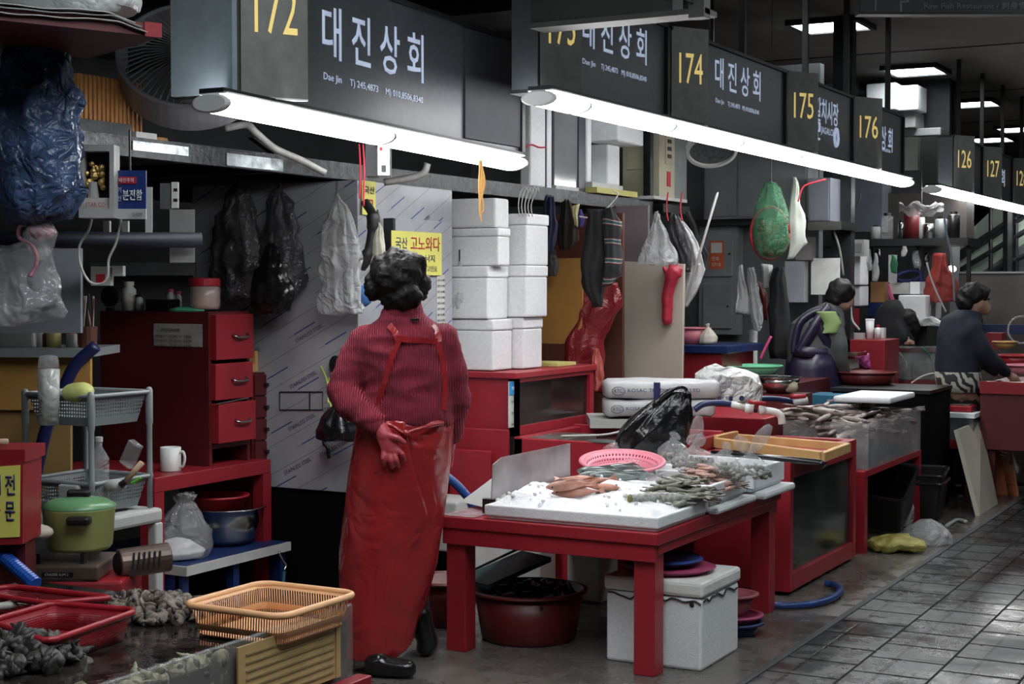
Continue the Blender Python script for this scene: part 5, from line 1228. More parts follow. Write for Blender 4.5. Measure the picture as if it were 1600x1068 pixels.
o = m.build('gold_ornament', 'gold', t); o['kind'] = 'stuff'; MB().lathe([(.001,0),(.018,0),(.012,.05),(.001,.05)], W(146,309,d=d+.035), 10).build('vase', 'dull_white', t)
t = thing('switchboard_sign', 'dark blue sign with white Korean letters above the drawer cabinet', 'sign', W(203, 342, d=4.85)); d = 4.85
fpanel(t, 'board', 177, 228, 266, 326, d, 'blue_sheet', .01); fpanel(t, 'white_foot', 177, 228, 326, 342, d, 'dull_white', .01)
fpanel(t, 'red_label', 185, 213, 276, 287, d-.003, 'red_ink', .003)
q = lambda px, py: W(px, py, d=d) - FW*.004
textfit('lettering', '분전함', q(192, 313), .062, .034, 'white_ink', t, RT, UP, bold=.02); textfit('lettering', '전기', q(178,301), .024, .017, 'white_ink', t, RT, UP); textfit('lettering', '통신', q(178,314), .024, .017, 'white_ink', t, RT, UP)
textfit('lettering', '배전주의', W(187,285,d=d)-FW*.008, .046, .014, 'white_ink', t, RT, UP); textfit('small_print', '한국전력', W(207,338,d=d)-FW*.006, .032, .012, 'navy_ink', t, RT, UP)
MB().tube([W(203,270,d=4.88), V((W(203,270,d=4.88).x, W(203,270,d=4.88).y, 1.94))], .004, 5).build('hanger', 'cable_black', t)
t = thing('white_cable', 'pale cable hanging in a long loop in front of the dark wall at the left', 'cable', W(158, 445, d=4.9))
MB().tube(curve([W(143,342,d=4.9), W(138,360,d=4.9), W(124,385,d=4.9), W(126,415,d=4.9), W(140,440,d=4.9), W(158,443,d=4.9), W(168,432,d=4.9), W(170,405,d=4.9), W(181,380,d=4.9), W(188,350,d=4.9), W(190,325,d=4.9), W(180,308,d=4.9)]), .004, 8).build('cable', 'cable_white', t, smooth=True)
for px, lab in ((166, 'pale plastic cable clip under the framed box'), (195, 'pale plastic cable clip under the blue sign')):
    tag(fpanel(None, 'cable_clip', px-5, px+5, 345, 362, 4.9, 'dull_white', .02), lab, 'clip')
t = thing('wall_rail', 'dark blue pipe running along the wall behind the framed box', 'pipe', W(100, 375, d=5.6)); MB().tube([W(-40,373,d=5.5), W(315,375,d=5.75)], .030, 10).build('pipe', mat('pipe_blue', (.004,.005,.015), .6), t, smooth=True)
tag(BX(-5.20,-5.13,5.0,5.07,0,1.93).build('post', mat('post_dark', (.03,.03,.028), .6)), 'dark upright post rising behind the drawer cabinet', 'post')
t = thing('grey_board', 'pale grey board hanging on the wall behind the clear bag at the left', 'board', W(90, 520, d=5.9)); fpanel(t, 'board', -60, 126, 388, 520, 5.9, mat('board_pale', (.22,.24,.27), .6), .03)
t = thing('bright_board', 'strip of bare metal wall behind the cabinet tops', 'metal strip', W(230, 430, d=6.6)); fpanel(t, 'strip_low', 140, 305, 410, 430, 6.6, 'steel', .02); fpanel(t, 'strip_side', 265, 303, 327, 412, 6.6, mat('sheet_bright', (.42,.43,.44), .4, .3), .02)
m = MB(); m.prism([W(262,368,d=6.5), W(306,368,d=6.5), W(306,386,d=6.5), W(262,386,d=6.5)], FW*.02); tag(m.build('dark_strap', 'cable_black'), 'black band across the bare metal strip', 'band')
t = thing('first_aid_box', 'small white box with a red mark on the rear wall above the cabinet', 'box', W(158, 448, d=5.8)); fpanel(t, 'box_body', 142, 172, 416, 446, 5.8, 'dull_white', .05); fpanel(t, 'red_mark', 150, 164, 428, 441, 5.797, 'red_ink', .003)
tag(fpanel(None, 'green_white_carton', 175, 192, 415, 431, 5.8, 'dull_white', .04), 'small white carton beside the red-marked box', 'carton')
t = thing('wall_switch', 'white wall socket strip high on the left wall', 'socket', W(273, 325, d=5.9)); fpanel(t, 'plate', 268, 278, 284, 325, 5.9, 'dull_white', .02)
for py in (296, 312): fpanel(t, 'socket', 271, 277, py-2, py+3, 5.898, 'black_plastic', .003)
fpanel(t, 'grey_box', 250, 266, 286, 326, 5.9, 'grey_sign', .06)
tag(fpanel(None, 'hanging_tape', 227, 238, 292, 363, 5.0, 'dull_white', .003), 'strip of pale paper hanging beside the blue sign', 'paper')
# fan
t = thing('floor_fan', 'big grey fan lying on the overhead shelf with its wire guard towards the camera', 'fan', W(280, 130, d=5.1)); c = W(300, 98, d=6.1)
ax = (FW*-.80 + RT*.10 + UP*.62).normalized(); e1 = ax.cross(UP).normalized(); e2 = e1.cross(ax).normalized(); B = Matrix((e1, e2, ax)).transposed()
MB().lathe([(.27,-.08),(.29,-.08),(.29,.05),(.28,.055),(.27,.05),(.27,-.08)], c, 48, m=B).build('guard_ring', mat('fan_grey', (.17,.17,.19), .5), t, smooth=False)
for k in range(60):
    q = 2*PI*k/60; d1 = e1*math.cos(q)+e2*math.sin(q); MB().tube([c+d1*.06+ax*.075, c+d1*.18+ax*.07, c+d1*.275+ax*.04], .003, 5).build('guard_wire', 'grey_plastic', t)
MB().lathe([(.001,.08),(.05,.078),(.055,.07),(.05,.03),(.001,.02)], c, 24, m=B).build('hub', 'grey_plastic', t)
for k in range(3):
    q = 2*PI*k/3; d1 = e1*math.cos(q)+e2*math.sin(q); d2 = e1*-math.sin(q)+e2*math.cos(q); MB().prism([c+d1*.03, c+d1*.24-d2*.07, c+d1*.25+d2*.07+ax*.03, c+d1*.05+d2*.02+ax*.01], ax*.004).build('blade', 'dark_trim', t)
# crates on the shelf
t = thing('bamboo_crate', 'yellow-brown slatted bamboo crate on the overhead shelf beside the fan', 'crate', W(200, 180, x=-4.25)); y0, y1 = W(128,170,x=-4.2).y, W(228,190,x=-4.2).y
mb = mat('bamboo', (.36,.17,.055), .6, 0, .2, 30); BX(-4.5, -4.22, y0, y1, 2.0, 2.25).build('crate_body', mb, t)
for k in range(15): BX(-4.22, -4.212, y0+.005+(y1-y0)*k/15, y0+(y1-y0)*(k+.55)/15, 2.03, 2.25).build('slat', mb, t)
BX(-4.55, -4.10, y0, W(262,190,x=-4.1).y, 2.002, 2.03).build('crate_foot', mb, t)
o = BX(-4.40, -4.02, 3.6, W(212,190,x=-4.0).y, 2.006, 2.052); tag(o.build('black_tray', 'black_steel'), 'long black tray at the left end of the overhead shelf', 'tray')
y = W(213,190,x=-4.0).y; tag(BX(-4.09, -4.01, y+.01, W(248,190,x=-4.0).y, 2.006, 2.028).build('white_strip', 'dull_white'), 'short white strip on the front of the overhead shelf', 'strip')
t = thing('cable_conduit', 'grey corrugated conduit drooping from the overhead shelf behind tube light 172', 'conduit', W(440, 235, d=5.9))
MB().tube(curve([W(352,200,d=5.9), W(385,195,d=5.9), W(400,207,d=5.9), W(430,232,d=5.95), W(470,250,d=6.0), W(508,270,d=6.05)]), .014, 8).build('conduit', 'cable_grey', t, smooth=True)
t = thing('cable_conduit', 'grey conduit curling under the shelf at the right of the power box', 'conduit', W(650, 280, d=6.9)); MB().tube(curve([W(600,285,d=6.9), W(640,278,d=6.9), W(662,270,d=6.9), W(668,255,d=6.9)]), .016, 8).build('conduit', 'cable_grey', t, smooth=True)
t = thing('power_box', 'grey switch box hanging over the steel-clad cabinet', 'switch box', W(592, 275, d=6.4)); fpanel(t, 'box_body', 571, 590, 225, 275, 6.42, 'grey_sign', .10); fpanel(t, 'face', 590, 609, 222, 274, 6.35, 'galvanised', .10)
fpanel(t, 'red_button', 593, 597, 230, 235, 6.345, 'red_ink', .004); fpanel(t, 'switch', 596, 603, 258, 268, 6.34, 'black_plastic', .01)
MB().tube([W(590,230,d=6.4), V((W(590,230,d=6.4).x, W(590,230,d=6.4).y, 2.3))], .008, 6).build('bracket', 'black_steel', t)
for px, b, lab in ((563, 310, 'red cord hanging left of the switch box'), (569, 322, 'second red cord hanging beside the switch box')):
    tag(MB().tube(curve([W(px-2,225,d=6.3), W(px,265,d=6.3), W(px-1,b,d=6.3)]), .004, 6).build('red_string', 'red_string', smooth=True), lab, 'cord')
t = thing('string_bundle', 'bundle of tan strings hanging under the right end of tube light 172', 'string', W(753, 345, d=6.35)); rnd = random.Random(8)
for k in range(7): MB().tube(curve([W(752+rnd.uniform(-3,3),250,d=6.35), W(752+rnd.uniform(-5,6),285,d=6.35), W(753+rnd.uniform(-5,3),325,d=6.35), W(752,rnd.uniform(330,346),d=6.35)]), .003, 5).build('string', 'tan_string', t)

# bags hung on the steel-clad cabinet
mat('smoke_film', (.05,.05,.055), .2, 0, .7, 9, 1.0, 26, alpha=.72)
yp = YS - .10
def hang(label, px, pbot, ptop, r, m, seed, sy=.5, y=None, prof=None, cord='cable_black', nm='hanging_bag', fold=.14, crink=.03, lean=(0,0), top_z=None):
    p = W(px, pbot, y=y or yp); tp = W(px, ptop, y=y or yp); h = tp.z - p.z; t = thing(nm, label, 'bag', p)
    pf = [(r*q[0], h*q[1]) for q in (prof or ((.3,0),(.8,.05),(1,.2),(.95,.45),(.7,.7),(.35,.9),(.08,1)))]
    bag(p, pf, m, 'bag_body', parent=t, seed=seed, crink=crink, n=54, fold=fold, sy=sy, lean=lean)
    MB().tube([tp-UP*.01+V((lean[0],lean[1],0)), tp+UP*.05+V((lean[0],lean[1],0))], .004, 6).build('hanging_cord', cord, t)
    return t
hang('large smoky dark bag hanging on the left of the steel-clad cabinet', 372, 470, 285, .15, 'smoke_film', 41, y=YS-.12)
hang('dark crinkled bag with pale print hanging in the middle of the cabinet side', 438, 470, 290, .12, 'smoke_film', 42, y=YS-.09)
hang('black bundle hanging lowest at the left of the steel-clad cabinet', 425, 490, 380, .11, 'black_bag', 43, y=YS-.14, crink=.02)
mat('milky_film', (.50,.51,.52), .25, 0, .2, 8, 1.0, 22, alpha=.5)
hang('milky clear bag hanging with a slanting edge at the corner of the steel-clad cabinet', 535, 488, 300, .13, 'milky_film', 44, y=YS-.10, prof=((.75,0),(.85,.03),(.75,.3),(.80,.5),(.55,.75),(.2,.95),(.05,1)), sy=.35, fold=.2, lean=(-.03,0))
tag(MB().ball(W(566,462,y=YS-.06), .055, .03, .05, 14, fn=lambda q: 1+.3*nz(q,20,4)).build('blue_pouch', mat('blue_pouch', (.04,.12,.30), .35, 0, .3, 20, .6, 20), smooth=True), 'small blue pouch under the milky bag at the cabinet corner', 'pouch')
hang('small cream net bag on the corner of the cabinet beside the narrow notice', 590, 415, 345, .045, mat('cream_net', (.40,.40,.32), .6, 0, .3, 30), 45, y=YS-.04, crink=.01)
tag(MB().tube(curve([W(570,315,y=YS-.03), W(582,335,y=YS-.04), W(583,360,y=YS-.04), W(576,395,y=YS-.05), W(560,420,y=YS-.06)]), [.02]*8+[.03]*8+[.025]*8+[.03]*8+[.01], 8).build('dark_rag', 'cable_black', smooth=True), 'black rag hanging at the corner under the narrow yellow notice', 'rag')
hang('black rubbish bag hanging beside the elbow of the woman in red', 527, 690, 632, .10, 'black_bag', 46, y=YS-.16, prof=((.5,0),(.95,.08),(1.05,.3),(.8,.65),(.35,.9),(.1,1)), crink=.015)
m = MB(); m.tube(curve([W(501,572,y=YS-.03), W(511,595,y=YS-.05), W(513,630,y=YS-.10)]), .005, 6); m.tube(curve([W(514,590,y=YS-.03), W(512,610,y=YS-.05), W(518,640,y=YS-.10)]), .005, 6); tag(m.build('green_tie', mat('green_tie', (.30,.36,.08), .5), smooth=True), 'green tie strings over the black rubbish bag', 'string')
tag(MB().ball(W(524,570,y=YS-.03), .035, .02, .045, 12).build('black_glove', 'rubber', smooth=True), 'black lump of rubber hanging left of the woman\'s shoulder', 'glove')
tag(MB().tube(curve([W(512,672,y=YS-.02), W(506,690,y=YS-.02), W(512,700,y=YS-.02), W(514,716,y=YS-.02)]), .009, 6).build('black_hook', 'black_steel', smooth=True), 'black iron hook under the rubbish bag on the cabinet side', 'hook')
hang('white plastic bag hanging on the right edge of the steel-clad cabinet', 718, 488, 405, .055, 'white_film', 47, y=6.72, sy=.4, prof=((.5,0),(.9,.05),(.8,.35),(.45,.7),(.1,1)), crink=.012)

# back left wall: yellow boards and shelf with jars
t = thing('yellow_counter', 'yellow-brown board wall with a grey shelf edge behind the basket rack', 'counter', W(60, 760, d=6.0))
fpanel(t, 'upper_board', -80, 141, 558, 640, 6.0, 'yellow_board', .03); fpanel(t, 'lower_board', -80, 110, 640, 770, 6.02, mat('yellow_dim', (.25,.15,.05), .6), .03); fpanel(t, 'shelf_edge', -80, 141, 545, 558, 5.95, 'grey_plastic', .45)
fpanel(t, 'support', -80, 100, 770, 900, 6.05, 'wall_dark', .03)
MB().tube(curve([W(141,545,d=5.85), W(110,590,d=5.85), W(98,620,d=5.8), W(70,680,d=5.8), W(52,760,d=5.8)]), .022, 8)
t = thing('blue_hose', 'dark blue hose hanging down behind the grey basket rack', 'hose', W(52, 760, d=5.8)); MB().tube(curve([W(150,540,d=5.8), W(118,570,d=5.8), W(98,610,d=5.8), W(72,670,d=5.8), W(52,760,d=5.8)]), .024, 10).build('hose', mat('hose_navy', (.008,.012,.07), .4), t, smooth=True)
zs = W(60, 545, d=6.1).z
t = thing('white_board', 'pale white tub with a slanted top at the left edge behind the clear bag', 'tub', W(20, 545, d=6.1)); MB().prism([W(-60,545,d=6.1), W(54,545,d=6.1), W(52,500,d=6.1), W(10,470,d=6.1), W(-60,465,d=6.1)], FW*.15).build('tub_body', 'dull_white', t, bevel=.01)
def small(label, name, cat, px, r, h, m, cap=None, d=6.15):
    p = W(px, 545, d=d); p.z = zs; t = thing(name, label, cat, p); MB().lathe([(.001,0),(r,0),(r,h*.8),(r*.8,h*.85),(.001,h*.85)], p, 14).build('body', m, t, smooth=True)
    MB().lathe([(.001,h*.84),(r*.7,h*.84),(r*.7,h),(.001,h)], p, 12).build('cap', cap or m, t); return t
small('small white bottle on the shelf behind the clear bag', 'bottle', 'bottle', 62, .022, .11, 'dull_white', 'dull_white'); small('dark squat bottle beside the white one on the shelf', 'bottle', 'bottle', 70, .016, .07, 'maroon_plastic')
small('yellowish tub on the shelf behind the cups', 'tub', 'tub', 84, .03, .08, mat('tub_yellow', (.40,.38,.14), .5)); small('small red and white printed carton on the shelf', 'carton', 'carton', 112, .022, .07, 'paper', 'red_ink')
t = thing('brush_holder', 'dark holder of chopsticks and brushes on the shelf at the left', 'holder', W(137, 545, d=6.1)); p = ORG[t.name]; MB().lathe([(.001,0),(.035,0),(.04,.09),(.001,.09)], p, 14).build('cup', 'dark_wood', t)
for k in range(9): MB().tube([p+V((.02*math.cos(k),.02*math.sin(k),.05)), p+V((.035*math.cos(k*1.3),.03*math.sin(k),.20+.01*(k%3)))], .004, 5).build('stick', ['dark_wood','dull_white','black_plastic'][k%3], t)
# boxes on the overhead shelf further right
XV = -4.05
yx = lambda px, x=-4.05: W(px, 250, x=x).y
xy_ = lambda px, y: W(px, 250, y=y).x
def sbox(label, pl, pm, pr, z0, z1, m='foam', lid=False, x=-4.05, **k):
    """box whose near face spans pl..pm and aisle face pm..pr"""
    y0 = yx(pm, x); return fbox(label, xy_(pl, y0), x, y0, yx(pr, x), z0, z1, m, lid, **k)
sbox('tall white foam box tied with red string on the overhead shelf', 812, 829, 853, 2.006, 2.50)
tag(MB().tube(curve([W(814,236,x=-4.0), W(829,226,x=-4.035), W(842,230,x=-4.035), W(853,230,x=-4.035)]), .005, 6).build('red_string', 'red_string', smooth=True), 'red string tied round the tall white foam box', 'string')
sbox('white foam box on top of the string-tied one, partly behind the sign', 812, 838, 874, 2.505, 2.66)
sbox('narrow white foam box between the tied box and the glass-fronted cabinet', 853, 855, 862, 2.006, 2.50)
y0, y1 = yx(864), yx(910)
t = thing('glass_cabinet', 'grey glass-fronted cabinet on the overhead shelf behind the tube light', 'cabinet', (-4.25, (y0+y1)/2, 2.006)); BX(-4.6, -4.06, y0, y1, 2.006, 2.78).build('cabinet_body', mat('cab_grey', (.20,.21,.22), .35, .3), t); BX(-4.06, -4.04, y0, y1-.09, 2.03, 2.78).build('glass', mat('cab_glass', (.20,.21,.22), .10), t); BX(-4.06, -4.03, y1-.09, y1, 2.006, 2.78).build('frame', 'grey_sign', t); BX(-4.06, -4.03, y0, y1-.09, 2.006, 2.03).build('sill', 'dull_white', t)
sbox('white foam box leaning beside the glass-fronted cabinet', 911, 918, 925, 2.075, 2.50)
sbox('grey-white foam box on the yellow slab in front of the cream appliance', 922, 950, 969, 2.075, 2.33)
sbox('wide white foam box sticking out over the grey-white one', 921, 966, 1006, 2.335, 2.52, x=-3.95)
tag(BX(-4.4, -3.96, yx(912), yx(976), 2.006, 2.04).build('yellow_slab', 'yellow_foam'), 'yellow foam slab on the overhead shelf under the white boxes', 'slab')
tag(BX(-4.38, -4.0, yx(914), yx(962), 2.042, 2.072).build('white_slab', 'dull_white'), 'thin white slab on top of the yellow foam slab', 'slab')

# ------------------------------------------------------------------ the woman in red
mat('hair', (.007,.006,.006), .55, 0, .5, 60, .5, 60, spec=.25)
mat('skin', (.36,.21,.155), .5, 0, .08, 12)
mat('lips', (.30,.08,.07), .5)
def knit(name, col):
    m = mat(name, col, .85, 0, .22, 10); N = m.node_tree.nodes; L = m.node_tree.links; b = N['Principled BSDF']
    tc = N.new('ShaderNodeTexCoord'); mp = N.new('ShaderNodeMapping'); a = math.radians(28.4)
    mp.inputs['Rotation'].default_value = (0, 0, -a); L.new(tc.outputs['Object'], mp.inputs[0])
    wv = N.new('ShaderNodeTexWave'); wv.bands_direction = 'X'; wv.inputs['Scale'].default_value = 36; wv.inputs['Distortion'].default_value = 2.0; wv.inputs['Detail Scale'].default_value = 3; L.new(mp.outputs[0], wv.inputs[0])
    n = N.new('ShaderNodeTexNoise'); n.inputs['Scale'].default_value = 9; n.inputs['Detail'].default_value = 3; L.new(tc.outputs['Object'], n.inputs[0])
    ad = N.new('ShaderNodeMath'); ad.operation = 'MULTIPLY_ADD'; ad.inputs[1].default_value = 1.6; L.new(n.outputs['Fac'], ad.inputs[0]); L.new(wv.outputs['Fac'], ad.inputs[2])
    bp = N.new('ShaderNodeBump'); bp.inputs['Strength'].default_value = .9; bp.inputs['Distance'].default_value = .008; L.new(ad.outputs[0], bp.inputs['Height']); L.new(bp.outputs[0], b.inputs['Normal']); return m
knit('red_knit', (.27,.018,.045))
mat('vinyl_red', (.31,.020,.024), .24, 0, .12, 6, .5, 8, coat=.3)
mat('glove_red', (.42,.055,.075), .45, 0, .12, 20, .3, 30)
mat('apron_navy', (.016, .012, .036), .35, 0, .2, 6, .3, 8)
mat('sleeve_grey', (.07, .078, .078), .8, 0, .2, 12, .3, 30)
mat('vest_green', (.20, .28, .10), .7, 0, .1, 8)
mat('navy_cloth', (.007, .011, .024), .8, 0, .2, 8, .3, 20)
mat('black_cloth', (.009,.009,.011), .85, 0, .2, 8, .3, 20)
D0 = 5.8
def Q(px, py, dd=0): return W(px, py, d=D0+dd)
def ring(c, a, b, n=32, ex=1.0, fn=None):
    out = []
    for j in range(n):
        q = 2*PI*j/n; k = fn(q) if fn else 1; out.append(c + RT*(a*k*math.copysign(abs(math.cos(q))**ex, math.cos(q))) + FW*(b*k*math.copysign(abs(math.sin(q))**ex, math.sin(q))))
    return out
lady = thing('person', 'person in a red knit sweater and red apron seen from behind, gloved hand behind back', 'person', (Q(610,1045).x, Q(610,1045).y, 0))
S = D0/2400
# body: one continuous skin
m = MB()
m.ball(Q(624,434), .078, .092, .108, 20); m.ball(Q(622,462,.03), .055, .06, .055, 16)
m.ball(Q(620,446,.098), .012, .018, .016, 8)
caps(m, [(Q(628,465), .050), (Q(632,500), .050)])
m.rings([ring(Q(632,506), .055, .05), ring(Q(634,535), .15, .095), ring(Q(636,580), .16, .11), ring(Q(638,640), .145, .12), ring(Q(636,700), .16, .125), ring(Q(632,740), .14, .11)])
caps(m, [(Q(575,535), .05), (Q(538,610), .042), (Q(588,662,-.17), .032), (Q(603,690,-.185), .026)])
caps(m, [(Q(692,535), .05), (Q(710,620,.02), .042), (Q(700,690,.13), .03), (Q(697,712,.15), .026)])
caps(m, [(Q(600,720), .085), (Q(592,860), .055), (Q(590,990), .042), (Q(592,1035), .035)])
caps(m, [(Q(650,720), .085), (Q(645,850,.04), .050), (Q(655,950,.2), .036), (Q(662,990,.25), .033)])
blob('body', m, 'skin', lady, .012, 5)
for s in (-1, 1): MB().ball(Q(622+s*9,440,.088), .010, .008, .008, 10).build('eye', 'black_plastic', lady, smooth=True)
MB().ball(Q(620,458,.088), .018, .008, .006, 10).build('mouth', 'lips', lady, smooth=True)
for s, px in ((-1, 590), (1, 657)): MB().ball(Q(px,450,.0), .010, .018, .026, 10).build('ear', 'skin', lady, smooth=True)
# hair
m = MB(); m.ball(Q(622,430,-.01), .104, .112, .098, 24); m.ball(Q(640,412,-.03), .062, .06, .045, 14); m.ball(Q(607,412,-.02), .055, .07, .04, 14); m.ball(Q(626,461,-.05), .088, .055, .058, 18); m.ball(Q(590,445,-.0), .036, .07, .06, 12); m.ball(Q(655,445,-.0), .034, .07, .06, 12)
def curls(p, n):
    if (p - Q(622,440,.12)).length < .07: return p - n*.02
    return p + n*(.014*nz(p, 26, 1) + .010*abs(nz(p, 60, 2)))
blob('hair', m, 'hair', lady, .007, 3, disp=curls)
# sweater
m = MB()
RG = [(484,630,.070,.070),(496,630,.084,.080),(505,632,.112,.09),(516,634,.150,.105),(545,636,.172,.125),(580,639,.174,.135),(615,640,.166,.14),(640,641,.163,.145),(656,641,.162,.148),(664,641,.150,.138)]
m.rings([ring(Q(cx,py), a, b) for py, cx, a, b in RG])
caps(m, [(Q(572,534), .064), (Q(552,572,-.01), .064), (Q(536,608,-.02), .060), (Q(550,635,-.08), .054), (Q(572,652,-.14), .047), (Q(585,662,-.165), .043)], 14)
caps(m, [(Q(690,533), .064), (Q(703,575,0), .060), (Q(711,618,.02), .055), (Q(709,650,.07), .050), (Q(703,678,.11), .043)], 14)
def wr(p, n):
    d_ = .008*nz(p, 9, 3) - .016*abs(nz((p.x*.8, p.y*.8, p.z*1.9), 9, 5)) + .008; return p + n*d_
blob('sweater', m, 'red_knit', lady, .010, 5, disp=wr)
m = MB(); m.rings([ring(Q(629,472), .070, .070), ring(Q(630,485), .076, .076), ring(Q(630,499), .084, .080), ring(Q(630,502), .076, .074)]); m.build('sweater_collar', 'red_knit', lady, smooth=True)
tag(MB().cbox(Q(648,499,-.094), .035, .006, .010, R3).build('collar_tag', 'black_plastic', lady, bevel=.002), 'black tag on the collar')
m = MB(); m.tube([Q(580,657,-.155), Q(592,669,-.175), Q(598,676,-.18)], [.044,.038,.034], 16); m.build('sweater_cuff', 'red_knit', lady, smooth=True)
# apron straps over the back
def back(px, py, off=.010):
    for (a, b) in zip(RG, RG[1:]):
        if a[0] <= py <= b[0]: break
    u = (py-a[0])/(b[0]-a[0]); cx = a[1]+(b[1]-a[1])*u; aa = a[2]+(b[2]-a[2])*u; bb = a[3]+(b[3]-a[3])*u
    k = max(-.97, min(.97, (px-cx)*S/aa)); return Q(px, py, -bb*math.sqrt(1-k*k) - off)
def strap(pts, w_, name='apron_strap'):
    P_ = curve([back(x, y) for x, y in pts], 6); n = len(P_); L_ = []; 
    for i, p in enumerate(P_):
        tg = (P_[min(i+1,n-1)] - P_[max(i-1,0)]).normalized(); s = tg.cross(FW).normalized()*w_/2; L_.append([p-s, p+s, p+s-FW*.006, p-s-FW*.006])
    MB().rings(L_).build(name, 'vinyl_red', lady)
strap([(608,507),(618,520),(622,530)], .024); strap([(620,529),(650,531),(684,533)], .022); strap([(676,508),(684,520),(686,534)], .022)
strap([(624,531),(612,560),(600,600),(588,640),(585,655)], .020); strap([(684,534),(692,565),(696,600),(694,640)], .018)
# apron skirt
AP = [(652,640,.166,.155),(675,638,.172,.165),(700,630,.176,.168),(740,626,.178,.165),(800,622,.182,.165),(860,612,.185,.165),(920,606,.18,.165),(968,604,.176,.165)]
def skirt(rings_, a0, a1, n, off, ffn):
    R = []
    for (py, cx, a, b) in rings_:
        rr = []
        for j in range(n+1):
            q = a0 + (a1-a0)*j/n; k = 1 + ffn(q, py); rr.append(Q(cx, py) + RT*((a+off)*k*math.cos(q)) + FW*((b+off)*k*math.sin(q)))
        R.append(rr)
    mb = MB(); nn_ = n+1; mb.add([p for r in R for p in r], [(i*nn_+j, i*nn_+j+1, (i+1)*nn_+j+1, (i+1)*nn_+j) for i in range(len(R)-1) for j in range(n)]); return mb
def dense(L_, k=4):
    out = []
    for a, b in zip(L_, L_[1:]):
        for t_ in range(k): out.append(tuple(a[i]+(b[i]-a[i])*t_/k for i in range(4)))
    return out + [L_[-1]]
RL = [(652,642,.160,.150),(700,640,.160,.158),(740,640,.150,.150),(800,640,.135,.14),(880,636,.115,.13),(940,630,.088,.12),(962,626,.078,.11)]
folds = lambda q, py: .035*math.sin(6*q + py*.02)*min(1, max(.2,(760-py)/110)) + .018*nz((math.cos(q)*2, math.sin(q)*2, py*.012), 1.5)
skirt(dense(RL), -PI*.62, PI*.9, 60, .0, folds).build('apron_flap', 'vinyl_red', lady, smooth=True, solid=.004)
MP = [(652,638,.166,.150),(668,634,.172,.158),(700,628,.176,.166),(740,622,.180,.166),(800,613,.176,.166),(860,602,.168,.165),(920,597,.158,.165),(970,594,.150,.162),(1005,592,.144,.158),(1017,588,.136,.152)]
def edge(py):  # right edge of the overlapping panel, as an angle
    pts = [(652,-PI*.50),(680,-PI*.45),(740,-PI*.36),(800,-PI*.22),(860,-PI*.14),(950,-PI*.12),(990,-PI*.16),(1005,-PI*.24),(1017,-PI*.34)]
    for a, b in zip(pts, pts[1:]):
        if a[0] <= py <= b[0]: return a[1]+(b[1]-a[1])*(py-a[0])/(b[0]-a[0])
    return pts[-1][1]
R = []; n = 56
for (py, cx, a, b) in dense(MP, 5):
    rr = []
    for j in range(n+1):
        q = -PI*1.5 + (edge(py)+PI*1.5)*j/n; k = 1 + .03*math.sin(8*q+py*.012)*min(1,max(.2,(760-py)/90)) - .03*abs(nz((math.cos(q)*3,math.sin(q)*3,py*.02),1.2,4)) + .012*nz((math.cos(q)*2,math.sin(q)*2,py*.01),1.4)
        rr.append(Q(cx, py) + RT*((a+.010)*k*math.cos(q)) + FW*((b+.012)*k*math.sin(q)))
    R.append(rr)
mb = MB(); nn_ = n+1; mb.add([p for r in R for p in r], [(i*nn_+j, i*nn_+j+1, (i+1)*nn_+j+1, (i+1)*nn_+j) for i in range(len(R)-1) for j in range(n)]); mb.build('apron_skirt', 'vinyl_red', lady, smooth=True, solid=.004)
# waist tie bunched at the back
MB().tube(curve([Q(580,662,-.150), Q(610,664,-.185), Q(632,676,-.19), Q(660,668,-.185), Q(692,660,-.12)]), [.008]*32+[.008], 8).build('apron_tie', 'vinyl_red', lady, smooth=True)
MB().ball(Q(634,677,-.19), .020, .012, .016, 10).build('tie_knot', 'vinyl_red', lady, smooth=True)
# gloved hand resting on the back, palm out
m = MB(); d = -.205
caps(m, [(Q(594,668,-.178), .031), (Q(601,680,d+.01), .030)], 14)
m.add(*(lambda b: (b.v, b.f))(MB().rings([ring(Q(600,676,d+.005), .032, .018, 16), ring(Q(606,690,d), .037, .016, 16), ring(Q(611,704,d-.002), .036, .014, 16), ring(Q(613,709,d), .032, .011, 16)])))
for (x0_, y0_, x1_, y1_, x2_, y2_, r_) in ((600,704,599,716,601,726,.0105),(608,706,610,719,613,730,.0108),(615,706,619,718,622,728,.0108),(622,702,629,709,632,718,.0100)):
    caps(m, [(Q(x0_,y0_,d-.002), r_*1.05), (Q(x1_,y1_,d-.012), r_), (Q(x2_,y2_,d+.004), r_*.82)], 10)
caps(m, [(Q(611,682,d-.006), .015), (Q(621,684,d-.018), .013), (Q(632,691,d-.014), .0095)], 10)
blob('gloved_hand', m, 'glove_red', lady, .0042, 2)
m = MB(); caps(m, [(Q(703,680,.115), .030), (Q(700,700,.14), .028)], 12)
for k in range(4): caps(m, [(Q(694+4*k,708,.15), .011), (Q(693+4*k,720,.15), .010), (Q(695+3*k,728,.14), .008)], 8)
caps(m, [(Q(694,700,.13), .012), (Q(690,712,.12), .009)], 8)
blob('gloved_hand', m, 'glove_red', lady, .005, 2)
